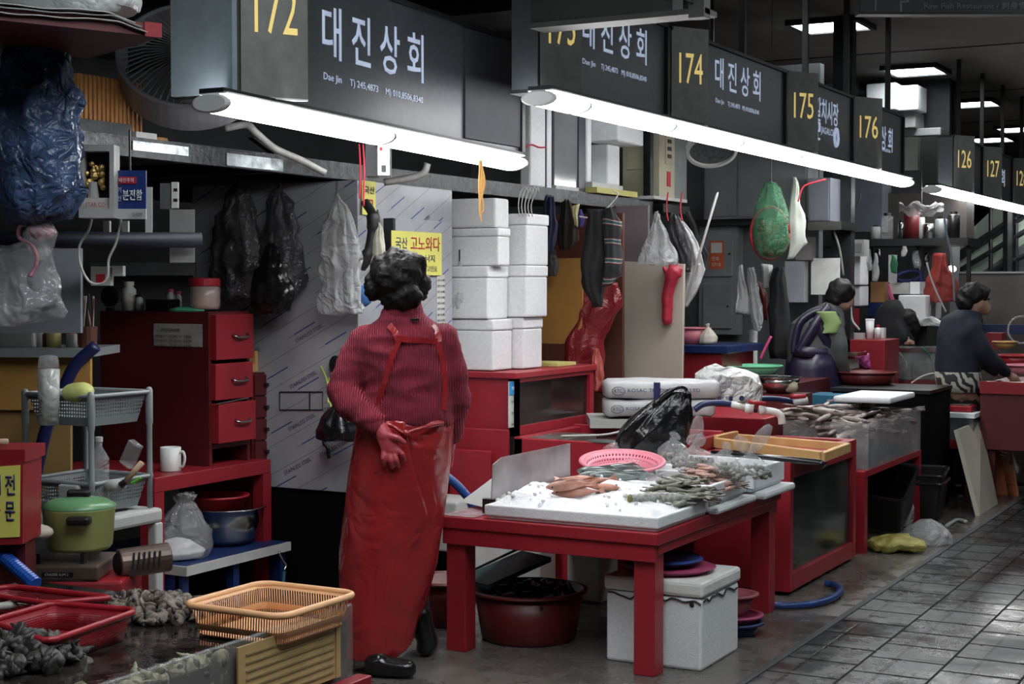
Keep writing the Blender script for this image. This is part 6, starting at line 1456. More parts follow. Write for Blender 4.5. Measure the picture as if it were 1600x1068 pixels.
# trousers and boots
m = MB(); caps(m, [(Q(592,900), .066), (Q(592,960), .056), (Q(592,1022), .046)]); caps(m, [(Q(645,860,.04), .060), (Q(652,930,.15), .045), (Q(658,985,.24), .042)]); m.build('trousers', 'black_cloth', lady, smooth=True)
m = MB(); a = W(585, 1042, z=.035); caps(m, [(V((a.x,a.y,.045)), .042), (V((a.x,a.y,.038))+RT*.06-FW*.01, .040), (V((a.x,a.y,.034))+RT*.125-FW*.02, .034)], 12); caps(m, [(V((a.x,a.y,.05))+RT*.02, .044), (Q(592,1005,-.02), .048)], 12); b = blob('boot', m, 'rubber', lady, .009, 3)
m = MB(); a = W(664, 1012, z=.035); caps(m, [(a+UP*.005, .036), (a+FW*.09+RT*.01, .034), (a+FW*.15+RT*.02, .030)], 12); caps(m, [(a+UP*.02+RT*.015, .038), (a+UP*.07-RT*.005, .046), (a+UP*.13-RT*.015, .044)], 12); blob('boot', m, 'rubber', lady, .009, 3)
o = MB().ball(W(618,1030,z=.03), .05, .03, .025, 12); 

# ------------------------------------------------------------------ other sellers
def seller(label, px, d, topz, rots, hat=None, lean=(0,0), hairm='hair', torso='navy_cloth', legs='black_cloth', arms=(), skirt_=None, head=None, headr=.10, shoulders=.20, bend=.0, zsh=None):
    """bent seller: px,d locate the feet; everything else is metres in the seller's own left-right / forward frame"""
    pass
def sel(label, d):
    q = lambda px, py, dd=0: W(px, py, d=d+dd); return q
# seller in a purple apron over a green and grey vest
q = sel('', 10.4); s_ = 10.4/2400
t = thing('person', 'person bending over a counter in a dark purple apron with lime green and grey sleeves', 'person', V((q(1270,610).x, q(1270,610).y, 0)))
m = MB(); m.ball(q(1316,460,.02), .075, .085, .095, 16); m.ball(q(1322,474,.0), .05, .05, .05, 10); m.ball(q(1334,466,.0), .012,.012,.015,6)
caps(m, [(q(1305,475), .05), (q(1285,490), .06)]); m.rings([ring(q(1285,490), .10, .08), ring(q(1275,530), .15, .10), ring(q(1268,580), .15, .11), ring(q(1265,620), .14, .11)])
caps(m, [(q(1302,500,-.05), .045), (q(1312,550,-.08), .04), (q(1322,590,.02), .03), (q(1326,604,.05), .03)]); caps(m, [(q(1270,505,.08), .045), (q(1290,560,.15), .035), (q(1310,590,.2), .03)])
caps(m, [(q(1250,640), .09), (V((q(1250,640).x, q(1250,640).y, .45)), .055), (V((q(1250,640).x, q(1250,640).y, .05)), .04)]); caps(m, [(q(1285,640), .09), (V((q(1285,640).x, q(1285,640).y, .45)), .055), (V((q(1285,640).x, q(1285,640).y, .05)), .04)])
blob('body', m, 'skin', t, .016, 4)
for s in (0, 1): MB().ball(q(1331+s*1,457,-.02+.05*s), .008, n=6).build('eye', 'black_plastic', t)
m = MB(); m.ball(q(1313,456), .098, .10, .095, 18); m.ball(q(1306,466), .075, .09, .06, 14); blob('hair', m, 'hair', t, .012, 2, disp=lambda p, n: p+n*.012*nz(p,24,1))
m = MB(); m.rings([ring(q(1298,474), .055, .06), ring(q(1290,484), .12, .09), ring(q(1278,505), .185, .12), ring(q(1272,540), .18, .13), ring(q(1268,575), .165, .13)]); caps(m, [(q(1300,505,-.06), .075), (q(1311,540,-.09), .062), (q(1314,562,-.08), .05), (q(1322,590,.0), .038)]); caps(m, [(q(1262,510,.06), .07), (q(1275,560,.14), .05), (q(1302,588,.18), .04)])
blob('sweater', m, 'sleeve_grey', t, .014, 4)
m = MB(); m.rings([ring(q(1290,486,-.10), .07, .04), ring(q(1300,505,-.105), .065, .045), ring(q(1296,522,-.12), .055, .04), ring(q(1284,520,-.125), .03, .03)]); blob('vest_panel', m, 'vest_green', t, .010, 3)
def bx(px, py, w_): return q(px, py, w_)
m = MB(); 
RG2 = [(474,1298,.055,.06),(484,1290,.12,.09),(505,1278,.185,.12),(540,1272,.18,.13),(575,1268,.165,.13),(600,1266,.165,.13)]
def back2(px, py, off=.014):
    for (u0, u1) in zip(RG2, RG2[1:]):
        if u0[0] <= py <= u1[0]: break
    u = (py-u0[0])/(u1[0]-u0[0]); cx, aa, bb = [u0[i]+(u1[i]-u0[i])*u for i in (1,2,3)]
    k = max(-.97, min(.97, (px-cx)*s_/aa)); return q(px, py, -bb*math.sqrt(1-k*k) - off)
for pts, w_ in (([(1298,478),(1288,490),(1276,506),(1262,528),(1248,552)], .075), ([(1288,484),(1268,490),(1250,505),(1243,530),(1241,552)], .05), ([(1270,500),(1282,516),(1293,535),(1300,556)], .06), ([(1292,482),(1306,492),(1312,508)], .045), ([(1242,548),(1262,550),(1285,552),(1303,552)], .07)):
    P_ = curve([back2(x, y) for x, y in pts], 6); n2 = len(P_); L_ = []
    for i, p in enumerate(P_):
        tg = (P_[min(i+1,n2-1)] - P_[max(i-1,0)]).normalized(); sd = tg.cross(FW).normalized()*w_/2; L_.append([p-sd, p+sd, p+sd+FW*.012, p-sd+FW*.012])
    m.rings(L_)
m.build('apron_strap', 'apron_navy', t, smooth=True)
AP2 = [(552,1270,.165,.14),(575,1268,.175,.155),(600,1272,.20,.16),(640,1272,.225,.17),(700,1272,.23,.17),(750,1272,.23,.17)]
skirt2 = []; D_save = D0
R = [[q(cx, py) + RT*(a*math.cos(w_)*(1+.03*math.sin(7*w_))) + FW*(b*math.sin(w_)*(1+.03*math.sin(7*w_))) for w_ in [2*PI*j/36 for j in range(36)]] for py, cx, a, b in AP2]
MB().rings(R, close=False).build('apron_skirt', 'apron_navy', t, smooth=True, solid=.004)
m = MB()
for px in (1250, 1285): a = q(px, 700); m.ball((a.x, a.y, .05), .06, .09, .05, 12)
m.build('boot', 'rubber', t, smooth=True)
m = MB()
for k in range(4): caps(m, [(q(1324+3*k,602,.03), .012), (q(1326+3*k,610,.04), .010), (q(1327+3*k,616,.05), .008)], 7)
caps(m, [(q(1320,600,.0), .012), (q(1318,608,.0), .009)], 7); caps(m, [(q(1326,597,.03), .028), (q(1328,603,.03), .028)], 8); blob('hand', m, 'skin', t, .006, 1)

# seller in navy with zebra-print hem
q = sel('', 10.5)
t = thing('person', 'person with curly black hair in a navy jumper with a zebra-print hem', 'person', V((q(1502,640).x, q(1502,640).y, 0)))
m = MB(); m.ball(q(1526,470), .075, .085, .10, 16); m.ball(q(1540,482,-.0), .04, .045, .05, 10); m.ball(q(1547,478,0), .013, .012, .016, 8); caps(m, [(q(1518,485), .055), (q(1508,500), .06)])
m.rings([ring(q(1506,500), .10, .08), ring(q(1502,530), .14, .10), ring(q(1500,570), .14, .11), ring(q(1500,620), .13, .11)])
caps(m, [(q(1520,515,-.04), .045), (q(1545,560,-.06), .036), (q(1572,580,-.02), .028), (q(1580,588,0), .025)]); caps(m, [(q(1500,515,.1), .045), (q(1530,560,.2), .035), (q(1560,585,.25), .028)])
for px in (1490, 1515): caps(m, [(q(px,620), .085), (V((q(px,640).x, q(px,640).y, .45)), .055), (V((q(px,640).x, q(px,640).y, .05)), .04)])
blob('body', m, 'skin', t, .016, 4)
for s in (0, 1): MB().ball(q(1544+s,467,-.03+.05*s), .008, n=6).build('eye', 'black_plastic', t)
m = MB(); m.ball(q(1520,461), .105, .10, .092, 18); m.ball(q(1512,472), .08, .09, .07, 14); m.ball(q(1534,455), .06, .08, .05, 12); blob('hair', m, 'hair', t, .012, 2, disp=lambda p, n: p+n*.016*nz(p,24,1))
m = MB(); m.rings([ring(q(1512,484), .075, .075), ring(q(1503,496), .14, .10), ring(q(1500,520), .155, .125), ring(q(1497,550), .150, .13), ring(q(1497,583), .155, .13), ring(q(1497,588), .14, .12)])
caps(m, [(q(1516,512,-.06), .075), (q(1535,545,-.09), .06), (q(1556,567,-.07), .048), (q(1573,582,-.02), .036)]); caps(m, [(q(1500,510,.1), .06), (q(1530,560,.2), .05), (q(1555,580,.25), .038)])
blob('jumper', m, 'navy_cloth', t, .014, 4, disp=lambda p, n: p+n*.008*nz(p,10,2))
zm = mat('zebra', (.25,.24,.22), .8); N = zm.node_tree.nodes; L = zm.node_tree.links; wv = N.new('ShaderNodeTexWave'); wv.inputs['Scale'].default_value = 7; wv.inputs['Distortion'].default_value = 9; wv.inputs['Detail Scale'].default_value = 1.2; wv.bands_direction = 'DIAGONAL'
rp = N.new('ShaderNodeValToRGB'); rp.color_ramp.interpolation = 'CONSTANT'; rp.color_ramp.elements[1].position = .5; rp.color_ramp.elements[0].color = (.01,.01,.01,1); rp.color_ramp.elements[1].color = (.30,.29,.26,1); tc = N.new('ShaderNodeTexCoord'); L.new(tc.outputs['Object'], wv.inputs[0]); L.new(wv.outputs['Fac'], rp.inputs[0]); L.new(rp.outputs[0], N['Principled BSDF'].inputs['Base Color'])
MB().rings([ring(q(1497,580), .158, .14), ring(q(1498,600), .150, .14), ring(q(1500,611), .145, .14), ring(q(1500,612), .12, .12)]).build('zebra_hem', 'zebra', t, smooth=True)
m = MB()
for px in (1488, 1513): a = q(px, 640); caps(m, [(q(px,606), .09), (V((a.x,a.y,.5)), .08), (V((a.x,a.y,.12)), .06)])
blob('trousers', m, 'black_cloth', t, .014, 4)
m = MB()
for px in (1488, 1513): a = q(px, 640); m.ball((a.x, a.y, .045), .06, .09, .045, 12)
m.build('shoe', 'rubber', t, smooth=True)
m = MB(); caps(m, [(q(1578,586,-.0), .026), (q(1584,590,0), .03)], 10)
for k in range(4): caps(m, [(q(1580+3*k,594,.0), .012), (q(1581+3.2*k,601,.0), .010), (q(1582+3*k,606,.0), .008)], 7)
caps(m, [(q(1590,590,-.0), .012), (q(1594,597,0), .009)], 7); blob('hand', m, 'skin', t, .006, 1)

# crouching seller in black far behind
q = sel('', 12.2)
t = thing('person', 'person in black bent low behind the others, only hair and shoulders showing', 'person', V((q(1405,600).x, q(1405,600).y, 0)))
m = MB(); m.ball(q(1418,505), .075, .09, .10, 14); m.ball(q(1425,520), .05, .05, .05, 10); m.ball(q(1433,516), .012, .012, .014, 6); caps(m, [(q(1410,510), .06), (q(1396,510), .07)]); m.rings([ring(q(1392,500), .12, .10), ring(q(1394,540), .17, .12), ring(q(1400,590), .15, .12)])
caps(m, [(q(1400,515,-.05), .05), (q(1412,530,-.1), .035), (q(1418,533,-.1), .03)])
for px in (1388, 1408): caps(m, [(q(px,590), .08), (V((q(px,640).x, q(px,640).y, .05)), .05)])
blob('body', m, 'skin', t, .018, 4)
for s in (0, 1): MB().ball(q(1431,508,-.04+.05*s), .008, n=6).build('eye', 'black_plastic', t)
m = MB(); m.ball(q(1415,500), .10, .11, .095, 16); m.ball(q(1422,512), .085, .10, .08, 14); blob('hair', m, 'hair', t, .014, 2, disp=lambda p, n: p+n*.012*nz(p,24,1))
m = MB(); m.rings([ring(q(1396,468), .05, .06), ring(q(1392,480), .10, .11), ring(q(1393,510), .16, .13), ring(q(1396,545), .18, .14), ring(q(1400,600), .18, .14), ring(q(1400,660), .15, .12)]); caps(m, [(q(1400,510,-.08), .065), (q(1410,527,-.12), .05)]); blob('jacket', m, 'black_cloth', t, .016, 4)
m = MB(); caps(m, [(q(1410,534,-.12), .025), (q(1418,534,-.12), .028)], 8)
for k in range(4): caps(m, [(q(1419,531+1.6*k,-.12), .010), (q(1424,532+1.6*k,-.12), .009), (q(1428,534+1.2*k,-.12), .007)], 6)
caps(m, [(q(1416,530,-.13), .010), (q(1420,527,-.13), .008)], 6); blob('hand', m, 'skin', t, .006, 1)

# ------------------------------------------------------------------ clothes and bags behind the basin
def yp_(t, name, px0, px1, py0, py1, y, m, th=.03, bevel=0):
    a = W(px0, py1, y=y); b = W(px1, py1, y=y); z1 = W((px0+px1)/2, py0, y=y).z; z0 = W((px0+px1)/2, py1, y=y).z
    return BX(a.x, b.x, y, y+th, z0, z1).build(name, m, t, bevel=bevel)
def yt(name, label, cat, px0, px1, py0, py1, y, m, th=.03, bevel=0, group=None): return tag(yp_(None, name, px0, px1, py0, py1, y, m, th, bevel), label, cat, group)
def garment(name, label, cat, rows, d, m, th=.05, seed=0, t=None, fold=.10, nf=7, part=False):
    """hanging cloth: rows of (py, left px, right px)"""
    R = []
    dn = []
    for a, b in zip(rows, rows[1:]):
        for k in range(4): dn.append(tuple(a[i]+(b[i]-a[i])*k/4 for i in range(3)))
    dn.append(rows[-1])
    for (py, l, r) in dn:
        a, b = W(l, py, d=d), W(r, py, d=d); c = (a+b)/2; w_ = (b-a).length/2; rr = []
        for j in range(36):
            q = 2*PI*j/36; k = 1 + fold*math.sin(nf*q+seed) + fold*.5*math.sin(2.3*nf*q+seed*2)
            p = c + RT*(w_*math.cos(q)) + FW*(th*k*math.sin(q)); p += V((nz(p,11,seed),nz(p,11,seed+1),nz(p,11,seed+2)))*.02; rr.append(p)
        R.append(rr)
    o = MB().rings(R).build(name, m, t, smooth=True)
    if not part: tag(o, label, cat)
    return o
garment('hanging_clothes', 'dark blue cloth hanging right beside the right foam column', 'clothes', [(305,852,866),(340,849,869),(385,848,868),(393,852,866)], 8.4, mat('cloth_blue', (.010,.014,.05), .8), seed=1, fold=.3)
garment('hanging_clothes', 'speckled dark cloth below the dark blue one', 'clothes', [(390,852,870),(425,850,872),(432,856,872)], 8.5, mat('cloth_speckle', (.035,.033,.03), .9, 0, .9, 60), seed=2)
garment('hanging_clothes', 'black-brown garment hanging left of the black jacket', 'clothes', [(315,878,890),(345,872,900),(378,870,905),(388,876,893)], 8.5, mat('cloth_brown', (.014,.010,.008), .9), seed=3, fold=.25)
garment('hanging_scarf', 'small cream and purple scarf hanging between the dark clothes', 'scarf', [(320,888,905),(335,893,902),(353,897,903)], 8.45, mat('cloth_cream', (.34,.31,.16), .9), th=.02, seed=4)
garment('hanging_scarf', 'small purple cloth beside the cream scarf', 'scarf', [(328,903,910),(345,903,914),(357,906,911)], 8.5, mat('cloth_purple', (.03,.02,.12), .9), th=.02, seed=5)
t = thing('hanging_jacket', 'black jacket with a striped patterned side hanging from a white wire hanger', 'jacket', W(940, 450, d=8.2))
garment('jacket_front', None, None, [(328,918,950),(345,916,956),(370,913,958),(420,906,952),(440,908,945),(478,925,940)], 8.2, 'black_cloth', t=t, part=True, th=.07, seed=6)
pt = mat('jacket_pattern', (.02,.02,.022), .8); N = pt.node_tree.nodes; L = pt.node_tree.links; tc = N.new('ShaderNodeTexCoord'); wv = N.new('ShaderNodeTexWave'); wv.bands_direction = 'Z'; wv.inputs['Scale'].default_value = 3.2; wv.inputs['Distortion'].default_value = 3; L.new(tc.outputs['Object'], wv.inputs[0])
rp = N.new('ShaderNodeValToRGB'); rp.color_ramp.interpolation = 'CONSTANT'; E_ = rp.color_ramp.elements; E_[0].color = (.012,.014,.015,1); E_[1].position = .78; E_[1].color = (.17,.015,.03,1); e = E_.new(.88); e.color = (.30,.36,.34,1); e = E_.new(.94); e.color = (.02,.05,.05,1); L.new(wv.outputs['Fac'], rp.inputs[0]); L.new(rp.outputs[0], N['Principled BSDF'].inputs['Base Color'])
garment('jacket_side', None, None, [(325,945,960),(345,944,970),(390,944,973),(430,944,975),(445,940,955)], 8.12, 'jacket_pattern', t=t, part=True, th=.05, seed=7)
MB().tube(curve([W(944,330,d=8.15), W(955,318,d=8.15), W(966,303,d=8.15), W(958,298,d=8.15)]), .004, 6).build('wire_hanger', 'cable_white', t, smooth=True)
t = thing('wire_hangers', 'cluster of empty white wire hangers above the right foam column', 'hanger', W(825, 320, d=7.9))
for k in range(5): MB().tube(curve([W(812+5*k,338,d=7.85), W(810+5*k,320,d=7.85), W(813+6*k,300,d=7.85), W(820+5*k,292,d=7.85), W(826+4*k,300,d=7.85)]), .0032, 5).build('hanger', 'cable_white', t, smooth=True)
MB().tube([W(905,338,d=8.4), W(925,341,d=8.4)], .004, 5).build('hanger', 'cable_white', t)
garment('hanging_apron', 'red vinyl apron hanging below the black jacket', 'apron', [(440,915,966),(455,912,970),(480,908,973),(505,898,955),(535,886,945),(575,880,943),(612,882,940)], 8.6, mat('vinyl_dark', (.20,.011,.018), .3, 0, .12, 6, .85, 30), th=.05, seed=8, fold=.14)
garment('red_mesh_bag', 'pinkish red mesh bag hanging at the right end of the red case', 'bag', [(543,928,936),(555,924,942),(585,922,944),(600,926,940),(612,928,932)], 8.45, mat('mesh_red', (.42,.09,.07), .6, 0, .2, 40, .6, 60), th=.04, seed=9, fold=.2)
t = thing('beige_board', 'large beige board standing behind the lettered paper packs', 'board', W(1005, 620, y=8.25)); 
pm = [W(949,625,y=8.25), W(1064,625,y=8.25), W(1068,412,y=8.25), W(975,408,y=8.25), W(962,440,y=8.25), W(950,520,y=8.25)]; pm[0].z = pm[1].z = .70
MB().prism(pm, (0,.03,0)).build('board', 'beige_board', t); BX(-3.9, -3.45, 8.26, 8.5, 0, .70).build('support', 'red_paint_shaded', t)
t = thing('rubber_glove', 'red rubber glove clipped upside down on the beige board', 'glove', W(1048, 505, y=8.2)); m = MB(); yg = 8.205; g = lambda px, py: W(px, py, y=yg)
caps(m, [(g(1042,500), .030), (g(1043,460), .034), (g(1050,430), .040), (g(1053,425), .038)], 12)
for a, b in (((1042,428),(1037,418)),((1048,424),(1049,412)),((1056,424),(1058,412)),((1062,430),(1064,420))): caps(m, [(g(*a), .016), (g(*b), .012)], 8)
blob('glove', m, mat('glove_bright', (.38,.02,.045), .45), t, .008, 2, disp=lambda p, n: p+n*.004*nz(p,30,1)); MB().cbox(g(1054,404), .02, .02, .06).build('clip', 'dull_white', t)
tag(yp_(None, 'mauve_board', 905, 1012, 322, 460, 8.75, mat('mauve', (.16,.13,.14), .6), .03), 'grey-mauve panel behind the hanging jacket', 'panel')
garment('hanging_bag', 'milky white plastic bag hanging like a tent over the beige board', 'bag', [(332,1026,1030),(350,1020,1038),(380,1008,1050),(412,996,1062)], 8.5, 'milky_film', th=.06, seed=11, fold=.25)
garment('hanging_bag', 'black and clear plastic bag hanging at the right of the beige board', 'bag', [(335,1046,1058),(360,1042,1075),(395,1058,1080),(425,1066,1078)], 9.0, 'smoke_film', th=.05, seed=12, fold=.25)
garment('hanging_bag', 'long white plastic bag hanging behind the white pole', 'bag', [(338,1052,1062),(360,1062,1080),(400,1074,1098),(420,1072,1104),(455,1068,1090),(480,1066,1076)], 9.2, mat('white_film2', (.48,.49,.49), .3, 0, .15, 6, .8, 16), th=.05, seed=13, fold=.25)
garment('hanging_bag', 'thin black bag hanging between the white bag and the grey wall', 'bag', [(328,1072,1078),(360,1078,1090),(400,1094,1107),(420,1098,1104)], 9.3, 'black_cloth', th=.03, seed=14)
tag(MB().tube([W(1122,300,d=9.0), W(1120,305,d=9.0), W(1070,474,d=8.9)], [.003,.008,.008], 8).build('white_pole', 'cable_white', smooth=True), 'thin white pole slanting in front of the grey wall', 'pole')
for px, lab in ((1044, 'red string hanging at the left under the cream appliance'), (1066, 'red string hanging at the right under the cream appliance')): tag(MB().tube(curve([W(px,300,d=8.9), W(px-3,325,d=8.9), W(px,345,d=8.9)]), .005, 6).build('red_string', 'red_string', smooth=True), lab, 'string')

# cream appliance at the end of the overhead shelf
y0 = W(1030, 250, x=-4.0).y; y1 = W(1054, 250, x=-4.0).y; xl_ = W(973, 250, y=y0).x
t = thing('cream_appliance', 'cream-coloured ice machine on the overhead shelf', 'machine', ((xl_-4.0)/2, y0, 2.03)); BX(xl_, -4.0, y0, y1, 2.03, 2.62).build('machine_body', 'cream_metal', t)
BX(xl_+.03, -4.08, y0-.006, y0, 2.22, 2.60).build('door_panel', 'cream_metal', t, bevel=.002)
BX(-4.0, -3.994, y0+.10, y0+.22, 2.26, 2.46).build('vent_panel', 'cream_metal', t)
for k in range(3): BX(-3.994, -3.99, y0+.13, y0+.19, 2.40-.05*k, 2.425-.05*k).build('arrow_mark', 'black_ink', t)
BX(-4.0, -3.995, y0+.13, y0+.19, 2.11, 2.21).build('red_label', 'red_ink', t)
BX(-4.6, -4.0, y1, W(1073,250,x=-4.0).y, 2.03, 2.62).build('grey_side', mat('side_grey', (.16,.18,.18), .4), t)
tag(BX(xl_-.05, -3.93, y0-.25, W(1074,250,x=-3.93).y, 1.985+.022, 2.028).build('shelf_plate', 'dull_white'), 'pale board under the cream ice machine', 'board')
struct(BX(-4.7, -3.95, 9.4, W(1074,250,x=-3.93).y+.1, 1.93, 1.985).build('trim_10', 'black_steel'))

# ------------------------------------------------------------------ back wall of the next stall
Y = 11.15
t = thing('wall_cabinet', 'large grey wall cabinet above the electrical boxes', 'cabinet', W(1180, 340, y=Y)); yp_(t, 'cabinet_body', 1100, 1262, 240, 341, Y-.25, mat('cab_pale', (.15,.165,.17), .5), .25); yp_(t, 'door', 1102, 1150, 244, 338, Y-.26, 'cab_pale', .01); yp_(t, 'door', 1153, 1258, 244, 338, Y-.26, 'cab_pale', .01)
tag(yp_(None, 'dark_band', 1085, 1190, 342, 352, Y-.2, 'dark_trim', .2), 'black band under the large grey wall cabinet', 'rail')
t = thing('electrical_cabinet', 'grey electrical cabinet with an orange notice on its upper door', 'cabinet', W(1125, 435, y=Y)); yp_(t, 'cabinet_body', 1092, 1152, 353, 522, Y-.12, mat('cab_elec', (.19,.21,.22), .5), .12)
d1 = yp_(t, 'door', 1098, 1144, 358, 432, Y-.135, 'cab_elec', .012, .003); yp_(d1, 'lock', 1138, 1141, 395, 398, Y-.142, 'black_plastic', .006)
d2 = yp_(t, 'door', 1098, 1143, 442, 513, Y-.135, 'cab_elec', .012, .003); yp_(d2, 'lock', 1135, 1138, 477, 480, Y-.142, 'black_plastic', .006)
yp_(t, 'orange_notice', 1108, 1131, 376, 420, Y-.139, mat('notice_orange', (.50,.10,.03), .6), .003); yp_(t, 'white_square', 1111, 1128, 379, 395, Y-.142, 'paper', .002)
textfit('lettering', '전화', W(1112,407,y=Y-.143), .06, .03, 'white_ink', t, (1,0,0)); textfit('lettering', '안내', W(1112,416,y=Y-.143), .07, .03, 'white_ink', t, (1,0,0))
yp_(None, 'x', 0, 1, 0, 1, Y, None) if False else None
t = thing('round_fan', 'round fan with a pale lower rim hanging near the ceiling behind the tube light', 'fan', W(1112, 265, d=9.9)); c = W(1112, 232, d=9.9); ax = (FW*-.5 - UP*.75).normalized(); e1 = RT.copy(); e2 = ax.cross(e1).normalized(); B2 = Matrix((e1, e2, ax)).transposed()
MB().lathe([(.145,-.02),(.165,-.02),(.165,.03),(.145,.03),(.145,-.02)], c, 32, m=B2).build('rim', 'dull_white', t)
MB().lathe([(.001,.0),(.145,.0),(.145,.01),(.001,.01)], c, 32, m=B2).build('guard', mat('fan_dark', (.05,.06,.06), .6, 0, .6, 40), t); MB().tube([c, c+UP*(3.4-c.z)], .012, 6).build('ceiling_rod', 'black_steel', t)
# green net bag in a red ring
t = thing('net_bag', 'green net bag of dried catch hanging in a red ring on a hook', 'bag', W(1204, 405, d=10.0)); p = ORG[t.name]
bag(p, [(.02,0),(.08,.03),(.115,.12),(.115,.24),(.095,.36),(.06,.45),(.03,.50)], mat('green_net', (.05,.20,.10), .5, 0, .5, 60, .9, 40, alpha=.55), 'net', parent=t, seed=51, crink=.015, n=40); m = MB(); rnd = random.Random(5)
for k in range(60): m.ball(p+V((rnd.uniform(-.075,.075), rnd.uniform(-.075,.075), .04+rnd.random()*.20)), rnd.uniform(.014,.024), n=6)
o = m.build('contents', mat('brown_red', (.12,.035,.025), .7, 0, .5, 30), t); o['kind'] = 'stuff'
MB().tube([p+UP*.17+RT*(.125*math.cos(q))+UP*(.17*math.sin(q)-.0)+FW*.03 for q in [2*PI*k/30 for k in range(31)]], .010, 8).build('red_ring', 'red_plastic', t, smooth=True); MB().tube([p+UP*.49, p+UP*.53, V((p.x,p.y,3.4))], [.012,.004,.003], 6).build('hook', 'cable_black', t)
garment('hanging_sheet', 'pale sail-shaped sheet hanging right of the green net bag', 'sheet', [(276,1238,1242),(310,1236,1250),(345,1234,1258),(378,1232,1261),(402,1230,1240)], 10.1, mat('pale_sheet', (.42,.45,.40), .5, 0, .15, 6, .3, 12), th=.03, seed=21, fold=.1)
tag(MB().tube(curve([W(1247,315,d=10), W(1255,292,d=10), W(1275,284,d=10), W(1290,280,d=10)]), .006, 6).build('red_string', 'red_string', smooth=True), 'red string running from the pale sheet to the wall', 'string')
t = thing('steel_shelf', 'bright steel shelf edge right of the pale hanging sheet', 'shelf', W(1290, 360, y=10.9)); yp_(t, 'shelf_edge', 1262, 1315, 346, 359, 10.7, 'steel', .4)
t = thing('steel_box', 'grey steel cabinet standing on the bright shelf edge', 'cabinet', W(1280, 345, y=10.9)); yp_(t, 'body', 1262, 1297, 278, 345, 10.75, mat('cab_lilac', (.20,.21,.25), .35, .3), .3); yp_(t, 'door', 1264, 1294, 282, 343, 10.74, 'cab_lilac', .01)
struct(BX(W(1300,300,y=11.0).x, W(1330,300,y=11.0).x, 11.0, 11.1, 0, 3.4).build('trim_11', 'black_steel'))
yt('white_fridge', 'white panel beside the black coat, left of the bending seller', 'panel', 1226, 1256, 408, 472, 10.9, mat('fridge_white', (.36,.38,.42), .4), .1)
yt('grey_box', 'grey-beige box on the wall above the white panel', 'box', 1243, 1268, 370, 406, 10.9, mat('box_greybeige', (.22,.21,.20), .6), .1)
yt('white_box', 'white foam box behind the head of the bending seller', 'box', 1267, 1310, 403, 460, 10.95, 'foam_dirty', .04)
garment('black_coat', 'long black coat hanging left of the bending seller', 'coat', [(418,1208,1222),(440,1203,1228),(500,1200,1236),(560,1202,1232)], 10.6, 'black_cloth', th=.07, seed=22)
garment('hanging_bag', 'white carrier bag hanging below the green net bag', 'bag', [(415,1155,1160),(440,1152,1164),(470,1150,1172),(490,1150,1172)], 10.4, 'white_film2', th=.05, seed=23, fold=.3)
garment('hanging_bag', 'crumpled whitish bag hanging lowest beside the black coat', 'bag', [(418,1168,1176),(440,1170,1182),(480,1170,1192),(505,1176,1188),(516,1180,1188)], 10.3, 'milky_film', th=.05, seed=24, fold=.3)
garment('hanging_cloth', 'small white cloth hanging with a red mark beside the black coat', 'cloth', [(412,1190,1208),(435,1190,1210),(452,1192,1208)], 10.7, 'dull_white', th=.02, seed=25)
garment('hanging_cloth', 'dark red cloth hanging between the white bags', 'cloth', [(440,1178,1190),(470,1184,1198),(500,1190,1200)], 10.8, 'maroon_plastic', th=.03, seed=26)
tag(MB().tube([W(1177,515,d=10.9), V((W(1177,572,d=10.9).x, W(1177,572,d=10.9).y, 0))], .03, 12).build('white_pipe', 'dull_white', smooth=True), 'short white upright pipe behind the mint tray', 'pipe')
tag(MB().tube(curve([W(1205,525,d=10.3), W(1195,545,d=10.3), W(1188,560,d=10.3)]), .010, 6).build('pink_squeegee', 'hot_pink', smooth=True), 'bright pink handle hanging beside the black coat', 'handle')

# counter with tubs
t = thing('red_counter', 'red counter with a dark blue top behind the beige board', 'counter', W(1095, 620, y=9.3)); a, b = W(1040,550,y=9.3), W(1128,550,y=9.3)
BX(a.x, b.x, 9.3, 9.9, 0, a.z).build('counter_body', 'red_paint', t); BX(a.x, b.x+.05, 9.27, 9.95, a.z, a.z+.05).build('counter_top', 'blue_plastic', t, bevel=.005); zc2 = a.z + .052
def tub(name, label, px, d, z, r, h, m, taper=.8, rim=.01, cat='tub', sx=1, deep=True):
    p = W(px, 550, d=d); p.z = z; t = thing(name, label, cat, p)
    MB().lathe([(.001,0),(r*taper,0),(r,h),(r-.006,h),(r*taper-.004,.008),(.001,.008)], p, 28, sx=sx).build('bowl', m, t, smooth=True)
    MB().lathe([(r-.004,h-.004),(r+rim,h-.004),(r+rim,h+.006),(r-.004,h+.006),(r-.004,h-.004)], p, 28, sx=sx).build('rim', m, t, smooth=True); return t, p
tub('pink_tub', 'pink plastic tub on the dark blue counter top', 1083, 10.2, zc2, .11, .10, 'pink_plastic', .92)
p = W(1106, 545, d=10.05); p.z = zc2; bag(p, [(.02,0),(.06,.005),(.06,.05),(.03,.09),(.008,.11),(.015,.135)], mat('bag_cream', (.50,.46,.40), .4, 0, .2, 20, .6, 20), 'knotted_bag', 'knotted bag of pale food in front of the pink tub', 'bag', seed=61, crink=.01, n=30)
zt3 = W(1175, 575, d=10.0).z
t = thing('side_counter', 'low counter carrying the mint green tray and steel bowls', 'counter', W(1180, 640, y=9.6)); BX(-3.52, -3.0, 9.2, 10.0, 0, zt3-.075).build('counter_body', 'red_paint_shaded', t)
tub('blue_tub', 'blue plastic tub beside the mint green tray', 1147, 10.5, zt3-.05, .10, .10, 'blue_plastic', .8)
